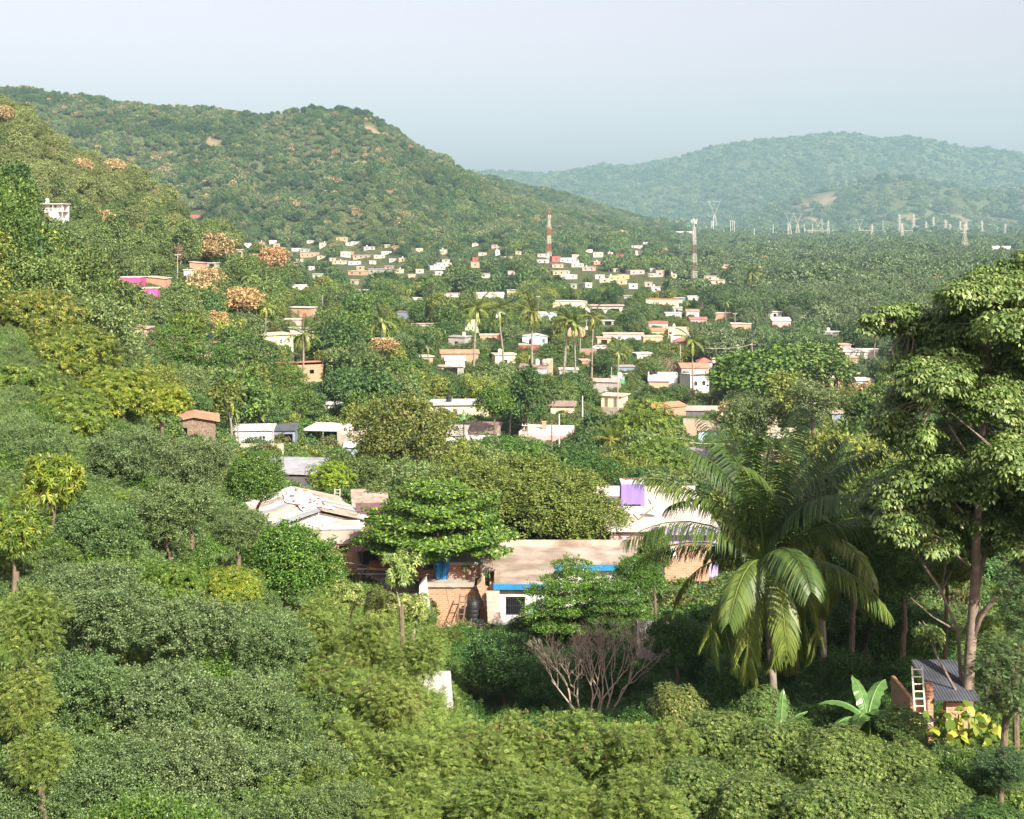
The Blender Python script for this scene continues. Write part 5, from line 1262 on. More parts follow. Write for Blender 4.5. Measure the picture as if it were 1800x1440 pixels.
def scatter():
    T = []; rng = np.random.default_rng(77)
    sp = 6.6; y = 70.0
    while y < 720:
        step = sp * (0.8 if y < 250 else 1.0); half = (PX1 - 900) / F * y
        for x0 in np.arange(-half, half, step):
            x = x0 + rng.normal() * step * .32; yy = y + rng.normal() * step * .32
            if yy < 66: continue
            px = 900 + F * x / yy
            if yy < 118 and px > 180: continue            # the near slope is planted by hand
            if yy < 95: continue
            z = float(ground(x, yy)); cls, tint = zone_tint(x, yy, z, px, rng)
            far = yy > 170
            if cls == 'gold': kind = 'blossom'
            elif cls == 'dry': kind = 'dryopen'
            else:
                u = rng.random()
                if u < .055 and 400 < px and 110 < yy: kind = 'palm'
                elif far: kind = 'mid' if u < .52 else 'midopen' if u < .74 else 'midtall' if u < .84 else 'layered'
                else: kind = 'fine' if u < .45 else 'fineopen' if u < .65 else 'mangofine' if u < .85 else 'layered'
                if kind != 'palm' and px > 1250 and yy > 350 and u > .4: kind = 'midopen'
            s = (0.80 + 0.75 * rng.random() ** 1.4)
            if z > 30 and yy > 300: s *= .72
            if kind == 'palm': s = .8 + .35 * rng.random()
            ok = False
            for att in range(5):
                q = screen_box(x, yy, z, kind, s)
                if not blocked(x, yy, *q, PROTO[kind][0][2] * s): ok = True; break
                if att == 0 and kind != 'bush': s *= .72
                elif att == 1: kind = 'bush'; s = .9 + .3 * rng.random()
                else: s *= .66
            if not ok or s < .3: continue
            v = int(rng.integers(len(PROTO[kind])))
            T.append(dict(kind=kind, v=v, x=x, y=yy, z=z, s=s, rot=rng.random() * 6.28, tint=tint, px=q[0], py=q[1], rx=q[2], ry=q[3], label=None))
        y += step * .92
    return T

def hand_trees():
    """trees of the village that stand out in the photo: kind, variant, px, py (crown centre), crown radius in px, tint, label"""
    L = [
        ('fine', 0, 705, 762, 86, (1.15, .95, .8), 'large olive green tree between the grey box house and the brown roofed pair', 1.0, 150),
('mangofine', 0, 578, 838, 46, (1.7, 1.7, .6), 'fluffy bright green tree beside the dark walled barn', .9, 128),
        ('fine', 1, 897, 796, 66, (.75, 1.05, .7), 'round fresh green tree in front of the broad brown roof', .6, 175),
        ('mangofine', 1, 1132, 742, 66, (1.25, 1.25, .7), 'tall bright mango tree in front of the orange brick house', 1.0, 190),
        ('mangofine', 0, 1158, 808, 66, (1.15, 1.25, .7), 'bright mango tree above the lilac house roof', .9, 160),
        ('fine', 2, 1045, 838, 62, (.5, .75, .55), 'dark green tree behind the lilac rooftop cube', .75, 150),
        ('layered', 1, 660, 870, 40, (1.0, 1.0, .9), 'small olive tree right of the metal ladder', .8, 112),
        ('mid', 0, 1330, 655, 78, (.85, 1.05, .7), 'big dark mango tree right of the arched window house', .72, 300),
        ('mid', 1, 1425, 640, 74, (.9, 1.0, .8), 'broad mango tree left of the long white row', .7, 330),
        ('midtall', 0, 925, 690, 34, (.5, .7, .6), 'dark upright tree left of the small tan house', 1.0, 240),
        ('mid', 2, 870, 706, 34, (.8, 1.0, .6), 'rounded tree beside the cream flat roofed house', 1.0, 235),
        ('fine', 1, 375, 640, 52, (.62, .85, .55), 'dark rounded tree below the cream walled house', .95, 240),
        ('fine', 0, 300, 625, 58, (.8, .98, .55), 'deep green spreading tree left of the cream walled house', .8, 235),
        ('fine', 2, 500, 668, 42, (.9, 1.1, .55), 'round glossy tree in front of the brick house with black tank', .9, 260),
        ('blossom', 0, 425, 526, 42, (1.1, .92, .8), 'wide golden brown blossoming tree, the largest, above the yellow house', .7, 345),
        ('blossom', 1, 382, 562, 20, (1.1, .95, .8), 'small golden blossoming tree just below the largest one', 1.0, 320),
        ('blossom', 2, 143, 535, 38, (1.3, 1.2, 1.2), 'pale gold blossoming tree below the bright pink house', .8, 260),
        ('blossom', 0, 482, 452, 26, (1.0, .8, .8), 'brownish gold flowering tree at the end of the left ridge', 1.0, 420),
        ('blossom', 1, 145, 448, 20, (1.0, .85, .8), 'round golden tree under the balcony house', 1.0, 380),
        ('blossom', 2, 672, 606, 26, (1.0, .85, .8), 'golden tree in the middle of the village', .6, 300),
        ('layered', 2, 325, 570, 42, (1.15, 1.2, .6), 'layered bright tree above the pinkish roofs', .8, 290),
        ('fineopen', 0, 1430, 700, 70, (1.15, 1.05, 1.4), 'greyish feathery tree behind the top of the big palm', .7, 170),
        ('fineopen', 1, 1335, 728, 60, (1.1, 1.05, 1.3), 'grey green feathery tree right of the pale blue house', .8, 175),
        ('palm', 0, 1063, 775, 26, (1.5, 1.15, .6), 'yellowing coconut palm in front of the bright mango trees', 1, 185),
        ('palm', 1, 533, 588, 27, (1.15, 1.0, .9), 'coconut palm in front of the yellow house', 1, 270),
        ('palm', 2, 665, 566, 27, (1.1, 1.0, .8), 'coconut palm right of the blue grey shed', 1, 320),
        ('palm', 3, 832, 542, 26, (1.25, 1.1, .7), 'coconut palm spreading over the pale green house', 1, 330),
        ('palm', 0, 888, 544, 24, (1.1, 1.0, .8), 'coconut palm left of the drooping brown one', 1, 340),
        ('palm', 1, 935, 548, 27, (1.3, 1.0, .8), 'coconut palm with hanging brown fronds', 1, 340),
        ('palm', 2, 990, 562, 24, (1.1, 1.0, .8), 'left coconut palm of the pair near the school wing', 1, 345),
        ('palm', 3, 1012, 570, 22, (1.1, 1.0, .8), 'right coconut palm of the pair near the school wing', 1, 345),
        ('palm', 0, 1040, 558, 20, (1.3, 1.0, .8), 'coconut palm by the tall pale pole', 1, 350),
        ('palm', 1, 1218, 600, 24, (1.2, 1.05, .8), 'leaning coconut palm right of the red hip roof', 1, 310),
        ('palm', 2, 430, 720, 28, (1.5, 1.2, .7), 'ragged yellow palm above the white shed house', 1, 200),
        ('palm', 3, 1318, 478, 12, (1.1, 1.0, .9), 'left palm of the pair right of the grey lattice mast', 1, 700),
        ('palm', 0, 1334, 482, 12, (1.1, 1.0, .9), 'right palm of the pair right of the grey lattice mast', 1, 700),
    ]
    out = []
    for kind, v, px, py, rpx, tint, lab, asp, Y in L:
        me, tr, R, Ht = PROTO[kind][v]; s = rpx * Y / F / R * (1.3 if kind == 'palm' else 1)
        x = (px - 900) / F * Y; zc = CAM_Z - (py - HOR) / F * Y
        zg = float(ground(x, Y)); th = {'bush': .3, 'palm': 8.0}.get(kind, 2.0)
        if kind == 'palm':
            # crown sits at the top of the stem: stretch the stem to the ground
            hz = (zc - zg) / 8.0; sz = max(.3, hz)
            out.append(dict(kind=kind, v=v, x=x, y=Y, z=zg, s=s, sz=sz, rot=random.random() * 6.28, tint=np.array(tint), px=px, py=py, rx=rpx, ry=rpx, label=lab, zc=zc)); continue
        crown_h = (Ht - th) * s * asp; z0 = zc - crown_h / 2 - th * s * asp
        out.append(dict(kind=kind, v=v, x=x, y=Y, z=max(z0, zg - 2.5), s=s, sz=s * asp, rot=random.random() * 6.28, tint=np.array(tint), px=px, py=py, rx=rpx, ry=crown_h / 2 * F / Y, label=lab, zg=zg, lift=z0 - zg))
    return out

def visible_cells(T):
    Z = TD.copy()
    for (x0, y0, x1, y1, yy) in KEEP:
        a, b, c, d = int(max(0, y0 / SC)), int(min(GH, y1 / SC + 1)), int(max(0, x0 / SC)), int(min(GW, x1 / SC + 1))
        if b > a and d > c: Z[a:b, c:d] = np.minimum(Z[a:b, c:d], yy)
    own = np.full((GH, GW), -1, int)
    for i in sorted(range(len(T)), key=lambda i: -T[i]['y']):
        t = T[i]; a = int(max(0, (t['py'] - t['ry']) / SC)); b = int(min(GH, (t['py'] + t['ry']) / SC + 1)); c = int(max(0, (t['px'] - t['rx']) / SC)); d = int(min(GW, (t['px'] + t['rx']) / SC + 1))
        if b <= a or d <= c: continue
        yy, xx = np.mgrid[a:b, c:d]; yy = (yy + .5) * SC; xx = (xx + .5) * SC
        m = (((xx - t['px']) / max(t['rx'], 2.6)) ** 2 + ((yy - t['py']) / max(t['ry'], 2.6)) ** 2 < 1) & (Z[a:b, c:d] > t['y'] - 4)
        own[a:b, c:d][m] = i; Z[a:b, c:d][m] = np.minimum(Z[a:b, c:d][m], t['y'])
    cnt = np.bincount(own[own >= 0].ravel(), minlength=len(T))
    return cnt, own

NEARMASK = []   # (px, py, rx, ry) of the hand built near trees, filled before the call
NOUN = dict(fine='tree', fineopen='airy tree', mangofine='mango tree', mid='tree', midopen='airy tree', midtall='upright tree', layered='layered tree', blossom='golden blossoming tree', bush='bush', dryopen='half bare tree', palm='coconut palm')
NAMES = dict(fine='leafy_tree', fineopen='airy_tree', mangofine='mango_tree', mid='leafy_tree', midopen='airy_tree', midtall='upright_tree', layered='layered_tree', blossom='golden_tree', bush='bush', dryopen='bare_tree', palm='palm_tree')
def tint_word(t):
    r, g, b = t; l = g
    if r > g * 1.22 and b > .9: return 'olive brown'
    if b > g * 1.25: return 'greyish green'
    if r > g * 1.1 and l > 1.05: return 'yellow green'
    if l < .72: return 'dark green'
    if l > 1.15: return 'bright green'
    return 'mid green'

STEM = MB().tube([(0, 0, -.3), (.03, 0, .35), (-.03, .02, .7), (0, 0, 1.0)], [.30, .26, .235, .22], 10).mesh('stem', M_BARK, True)
def emit_tree(t, label):
    me, tr, R, Ht = PROTO[t['kind']][t['v']]; s = t['s']; sz = t.get('sz', s)
    nm = NAMES[t['kind']]; cat = 'bush' if t['kind'] == 'bush' else 'palm tree' if t['kind'] == 'palm' else 'tree'
    o = link(nm, None, None, (t['x'], t['y'], t['z']), (0, 0, t['rot']))
    o['label'] = label; o['category'] = cat; o['group'] = {'bush': 'bushes of the village', 'palm': 'coconut palms of the village', 'blossom': 'golden blossoming trees'}.get(t['kind'], 'trees of the village and slopes')
    c = link('crown', me, o); k = link('trunk', tr, o)
    if t['kind'] == 'palm' and 'sz' in t:
        hz = t['sz'] * 8.0; c.scale = (s, s, s); c.location = (0, 0, hz - 8.0 * s); k.scale = (s, s, t['sz'])
    else:
        c.scale = (s, s, sz); k.scale = (s, s, sz)
        if t.get('lift', 0) > 0.2:     # the crown stands higher than its own stem reaches: add the lower stem
            o.location.z = t['zg']; c.location.z = t['lift']; k.location.z = t['lift']; q = link('stem', STEM, o); q.scale = (s, s, t['lift'] + .3)
    c['tint'] = [float(q) for q in t['tint']]
    if t['kind'] == 'blossom': pass

def mid_forest():
    T = hand_trees()
    S = scatter()
    # keep random trees out of the hand placed crowns
    for h in T:
        S = [t for t in S if not ((t['x'] - h['x']) ** 2 + (t['y'] - h['y']) ** 2 < (h['rx'] * h['y'] / F * .75 + 1.5) ** 2 or (h['kind'] != 'palm' and t['y'] < h['y'] and ((t['px'] - h['px']) / (h['rx'] + t['rx'] * .6)) ** 2 + ((t['py'] - h['py']) / (h['ry'] + t['ry'] * .6)) ** 2 < .62))]
    A = T + S
    cnt, own = visible_cells(A)
    for (px, py, rx, ry) in NEARMASK:
        a = int(max(0, (py - ry) / SC)); b = int(min(GH, (py + ry) / SC + 1)); c = int(max(0, (px - rx) / SC)); d = int(min(GW, (px + rx) / SC + 1))
        if b > a and d > c:
            yy, xx = np.mgrid[a:b, c:d]; m = (((xx + .5) * SC - px) / rx) ** 2 + (((yy + .5) * SC - py) / ry) ** 2 < .9
            own[a:b, c:d][m] = -1
    cnt = np.bincount(own[own >= 0].ravel(), minlength=len(A))
    nh = len(T); order = sorted(range(nh, len(A)), key=lambda i: -cnt[i])
    single = [i for i in order if cnt[i] >= 3]
    cap = dict(leafy_tree=170, airy_tree=120, mango_tree=60, upright_tree=60, layered_tree=70, golden_tree=70, bush=90, bare_tree=40, palm_tree=60); used = {}
    pick = []; tot = 0
    for i in single:
        n = NAMES[A[i]['kind']]
        if used.get(n, 0) < cap[n] and tot < 290 - 0: used[n] = used.get(n, 0) + 1; pick.append(i); tot += 1
    ps = set(pick); rest = [A[i] for i in range(nh, len(A)) if i not in ps and not (cnt[i] == 0 and A[i]['y'] > 250)]
    for t in T: emit_tree(t, t['label'])
    # labels from colour, kind, size and the nearest landmark
    base = []
    for i in pick:
        t = A[i]; best = None
        for (lx, ly, lY, ph) in LANDMARKS:
            dd = math.hypot(t['px'] - lx, (t['py'] - ly) * 1.4)
            if best is None or dd < best[0]: best = (dd, lx, ly, lY, ph)
        dd, lx, ly, lY, ph = best
        dx = t['px'] - lx; dyy = t['py'] - ly
        rel = 'left of' if dx < -abs(dyy) else 'right of' if dx > abs(dyy) else ('above' if dyy < 0 else 'below')
        if dd > 170: rel = {'left of': 'far left of', 'right of': 'far right of', 'above': 'far above', 'below': 'far below'}[rel]
        colr = '' if t['kind'] in ('blossom', 'dryopen') else tint_word(t['tint']) + ' '
        sizew = 'small ' if t['rx'] < 16 else 'large ' if t['rx'] > 42 else ''
        base.append('%s%s%s %s the %s' % (sizew, colr, NOUN[t['kind']], rel, ph))
    labs = ordinal_labels(base, [A[i]['px'] for i in pick])
    for i, lab in zip(pick, labs): emit_tree(A[i], lab if len(lab.split()) <= 16 else lab.replace(' the ', ' '))
    print('TREES', nh, len(pick), 'rest', len(rest), used)
    return rest

def woods(rest):
    rng = np.random.default_rng(5)
    # 1. what is left of the village trees
    kinds = ['fine', 'fineopen', 'mangofine', 'mid', 'midopen', 'midtall', 'layered', 'blossom', 'bush', 'dryopen', 'palm']
    off = {}; k = 0
    for kd in kinds: off[kd] = k; k += len(PROTO[kd])
    P = [(t['x'], t['y'], t['z']) for t in rest]
    wood('village_woods', P, kinds, [off[t['kind']] + t['v'] for t in rest], [t['s'] for t in rest], [t['rot'] for t in rest], [t['tint'] for t in rest], 'the close woods behind and between the counted trees')
    # 2. undergrowth on the near and middle slopes
    n = 26000; Yv = np.exp(rng.uniform(math.log(40), math.log(700), n)); px = rng.uniform(PX0 - 60, PX1 + 60, n); X = (px - 900) / F * Yv
    keep = rng.random(n) < np.clip(.35 + (Yv / 700), 0, 1)
    for (fx, fy, fr) in FOOT: keep &= (X - fx) ** 2 + (Yv - fy) ** 2 > (fr * .9 + .5) ** 2
    X, Yv = X[keep], Yv[keep]; Z = ground(X, Yv)
    m = len(X); tin = np.stack([.7 + .5 * rng.random(m), .75 + .4 * rng.random(m), .7 + .5 * rng.random(m)], 1)
    pyg = HOR - F * (Z + .9 - CAM_Z) / Yv; pxg = 900 + F * X / Yv; kk = np.ones(m, bool)
    for (x0, y0, x1, y1, yy) in KEEP: kk &= ~((Yv < yy) & (pxg > x0 - 2) & (pxg < x1 + 2) & (pyg < y1) & (pyg > y0))
    X, Yv, Z, tin = X[kk], Yv[kk], Z[kk], tin[kk]; m = len(X)
    wood('undergrowth', np.stack([X, Yv, Z - .1], 1), ['bush'], rng.integers(0, 3, m), .35 + .5 * rng.random(m) * np.clip(Yv / 120, .5, 1.3), rng.random(m) * 6.28, tin, 'low scrub between the trees')
    # 3. plain and hills beyond
    def band(name, y0, y1, spacing, kinds, label, s0, s1, seed, tph=9.5, hwm=4.2):
        r = np.random.default_rng(seed); area = (PX1 - PX0 + 120) / F * .5 * (y1 * y1 - y0 * y0); n = int(area / spacing ** 2)
        Yv = np.sqrt(r.uniform(y0 * y0, y1 * y1, n)); px = r.uniform(PX0 - 60, PX1 + 60, n); X = (px - 900) / F * Yv; Z = ground(X, Yv)
        py = HOR - F * (Z + 4 - CAM_Z) / Yv
        # leave out what stands behind the ridge in front of it
        c = np.clip((px / SC).astype(int), 0, GW - 1); rw = np.clip(((py - 6) / SC).astype(int), 0, GH - 1)
        keep = TD[rw, c] > Yv * .82 - 60
        keep &= beige(X, Yv) < .3
        big = fbm(X / 34.0, Yv / 62.0, 51, 3)
        clear = (Z < 8) & (fbm(X / 90.0, Yv / 150.0, 52, 3) < .36) & (px > 1120); keep &= ~clear
        cell = vnoise(X / 30.0, Yv / 60.0, 33)
        for (x0, ya, x1, yb, yy) in KEEP:
            if yy > y0 * .9:
                tp = HOR - F * (Z + tph - CAM_Z) / Yv; bt = HOR - F * (Z - CAM_Z) / Yv; hw = hwm * F / Yv
                keep &= ~((Yv < yy + 2) & (px + hw > x0) & (px - hw < x1) & (tp < yb) & (bt > ya))
        for (fx, fy, fr) in FOOT:
            if fy > y0 - 20: keep &= (X - fx) ** 2 + (Yv - fy) ** 2 > (fr + 2.5) ** 2
        X, Yv, Z, px, py, big = X[keep], Yv[keep], Z[keep], px[keep], py[keep], big[keep]; m = len(X)
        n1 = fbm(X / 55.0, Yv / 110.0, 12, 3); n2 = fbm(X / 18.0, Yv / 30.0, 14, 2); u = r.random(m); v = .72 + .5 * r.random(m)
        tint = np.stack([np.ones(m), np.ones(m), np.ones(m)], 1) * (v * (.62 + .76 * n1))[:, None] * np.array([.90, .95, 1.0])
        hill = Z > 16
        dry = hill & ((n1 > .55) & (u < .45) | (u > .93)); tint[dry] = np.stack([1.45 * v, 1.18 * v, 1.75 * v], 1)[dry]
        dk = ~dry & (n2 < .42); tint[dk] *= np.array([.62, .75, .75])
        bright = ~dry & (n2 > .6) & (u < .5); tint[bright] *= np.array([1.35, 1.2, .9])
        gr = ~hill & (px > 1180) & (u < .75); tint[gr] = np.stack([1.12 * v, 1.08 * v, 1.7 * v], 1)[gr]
        idx = r.integers(0, NK[kinds[0]], m)
        if len(kinds) > 1:
            gold = (u < .022 + .09 * (hill & (n1 > .48) & (px < 760))); idx = np.where(gold, NK[kinds[0]] + r.integers(0, NK[kinds[1]], m), idx); tint[gold] = (np.array([.95, .9, .85])[None, :] * (.7 + .4 * r.random(m))[:, None])[gold]
        if len(kinds) > 2:
            pm = (~hill) & (u > .955); idx = np.where(pm, NK[kinds[0]] + NK[kinds[1]] + r.integers(0, NK[kinds[2]], m), idx)
        scl = (s0 + (s1 - s0) * r.random(m)); scl = np.where(hill & (kinds[0] == 'far'), scl * (.5 + .75 * big), scl * (.35 + 1.35 * big))
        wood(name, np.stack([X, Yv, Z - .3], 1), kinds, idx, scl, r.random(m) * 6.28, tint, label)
        print('WOOD', name, m)
    NK = {k: len(v) for k, v in PROTO.items()}
    band('valley_woods', 715, 1400, 6.4, ['far', 'farblossom', 'farpalm'], 'unbroken woods filling the valley floor beyond the village', .65, 1.25, 1)
    band('hill_woods', 1400, 3050, 8.6, ['far', 'farblossom', 'farpalm'], 'scrubby woods covering the middle hill and the plain beside it', .8, 1.5, 2)
    band('distant_woods', 3050, 7700, 30, ['clump'], 'hazy woods covering the distant mountain and plain', .7, 1.6, 3, 15, 14)
# ------------------------------------------------------------------ the near slope: finely leaved trees and shrubs
M_FINE = leaf_mat('small_leaf', (0.066, 0.118, 0.036), (0.21, 0.28, 0.11), transl=.22, rough=.5, spec=.3, lo=.5, hi=1.4)
M_FEATH = leaf_mat('feather_leaf', (0.100, 0.165, 0.030), (0.25, 0.29, 0.08), transl=.18, lo=.5, hi=1.4)
M_MANGO = leaf_mat('mango_leaf', (0.070, 0.135, 0.024), (0.31, 0.33, 0.06), transl=.22, rough=.38, spec=.45, lo=.55, hi=1.3)
M_GLOSS = leaf_mat('glossy_leaf', (0.050, 0.115, 0.020), (0.16, 0.24, 0.04), transl=.18, rough=.38, spec=.45, lo=.5, hi=1.4)
M_PLUME = leaf_mat('pale_long_leaf', (0.16, 0.24, 0.05), (0.46, 0.46, 0.18), transl=.22, rough=.4, spec=.4, lo=.55, hi=1.25)
M_POD = leaf_mat('seed_pod', (0.20, 0.11, 0.06), (0.42, 0.27, 0.16), transl=.1, lo=.6, hi=1.2)
M_BIG = leaf_mat('big_tree_leaf', (0.078, 0.145, 0.032), (0.27, 0.33, 0.11), transl=.18, rough=.42, spec=.4, lo=.5, hi=1.4)
M_ROS = leaf_mat('shrub_leaf', (0.065, 0.122, 0.024), (0.28, 0.33, 0.10), transl=.22, rough=.4, spec=.4, lo=.5, hi=1.4)
M_BANANA = leaf_mat('banana_leaf', (0.09, 0.20, 0.05), (0.22, 0.36, 0.12), transl=.35, rough=.35, spec=.5, lo=.8, hi=1.2)

make_tree_kind('nfine', 3, 'open', 2.6, 3.3, 1.0, 44000, .10, .052, 'simple', M_FINE, M_TWIG, nb=26, r0=.08, seed=21, wild=.85, shoots=.72, per=44)
make_tree_kind('nfeather', 3, 'open', 2.4, 3.2, 1.4, 3400, .36, .022, 'feather', M_FEATH, M_TWIG, nb=24, r0=.07, seed=22, shoots=.65, per=12)
make_tree_kind('nmango', 2, 'round', 2.8, 3.6, 1.4, 26000, .25, .048, 'rosette', M_MANGO, M_BARK, nb=30, r0=.13, seed=23)
make_tree_kind('nmangobig', 1, 'round', 1.6, 2.4, 1.2, 4200, .34, .060, 'rosette', M_MANGO, M_BARK, nb=16, r0=.09, seed=24)
make_tree_kind('nglossy', 2, 'round', 2.6, 3.6, 1.4, 30000, .125, .085, 'simple', M_GLOSS, M_BARK, nb=34, r0=.12, seed=25, wild=.7, shoots=.35, per=34)
make_tree_kind('nplume', 2, 'open', 1.5, 2.2, 1.6, 1500, .36, .095, 'rosette', M_PLUME, M_TWIG, nb=18, r0=.07, seed=26)
make_tree_kind('nshrub', 3, 'round', 2.4, 3.0, 1.0, 42000, .135, .040, 'rosette', M_ROS, M_TWIG, nb=36, r0=.08, seed=27)
make_tree_kind('ndark', 2, 'round', 2.8, 4.0, 1.8, 26000, .17, .085, 'simple', M_GLOSS, M_BARK, nb=30, r0=.14, seed=28, wild=.7)
make_tree_kind('nlayer', 2, 'layered', 2.8, 3.6, 1.8, 30000, .12, .07, 'simple', M_GLOSS, M_BARK, nb=50, r0=.12, seed=29, wild=.5, shoots=.2)
make_tree_kind('ndome', 1, 'dome', 4.6, 4.4, 2.6, 95000, .135, .085, 'simple', M_LEAF, M_BARK, nb=90, r0=.3, seed=30, shoots=.3, wild=.6)
make_tree_kind('nterm', 1, 'layered', 4.0, 4.8, 1.8, 26000, .25, .16, 'simple', M_GLOSS, M_BARK, nb=64, r0=.2, seed=33, wild=.28, shoots=.08)
make_tree_kind('ngrey', 1, 'tall', 1.8, 5.5, 1.0, 4200, .26, .022, 'feather', M_FINE, M_TWIG, nb=30, r0=.08, seed=31)

def pods_mesh(name, kind, v, n, seed):
    rng = np.random.default_rng(seed); me = PROTO[kind][v][0]; co = np.zeros(len(me.vertices) * 3, np.float32); me.vertices.foreach_get('co', co); co = co.reshape(-1, 3)
    c = co[rng.choice(len(co), n)]; g = Geo(); k = 12
    for p in c:
        P = p + rng.normal(size=(k, 3)) * .05; D = nrmz(rng.normal(size=(k, 3)) * .33 + np.array([0, 0, -1.0]))
        g.add(*leaf_geo(P, D, nrmz(rng.normal(size=(k, 3))),   .23 * (.7 + .6 * rng.random(k)), .03, bend=.1, segs=2, rng=rng))
    return g.mesh(name, [M_POD])
PODS = [pods_mesh('seed_pods_%d' % v, 'nfeather', v, 60, 5 + v) for v in range(3)]

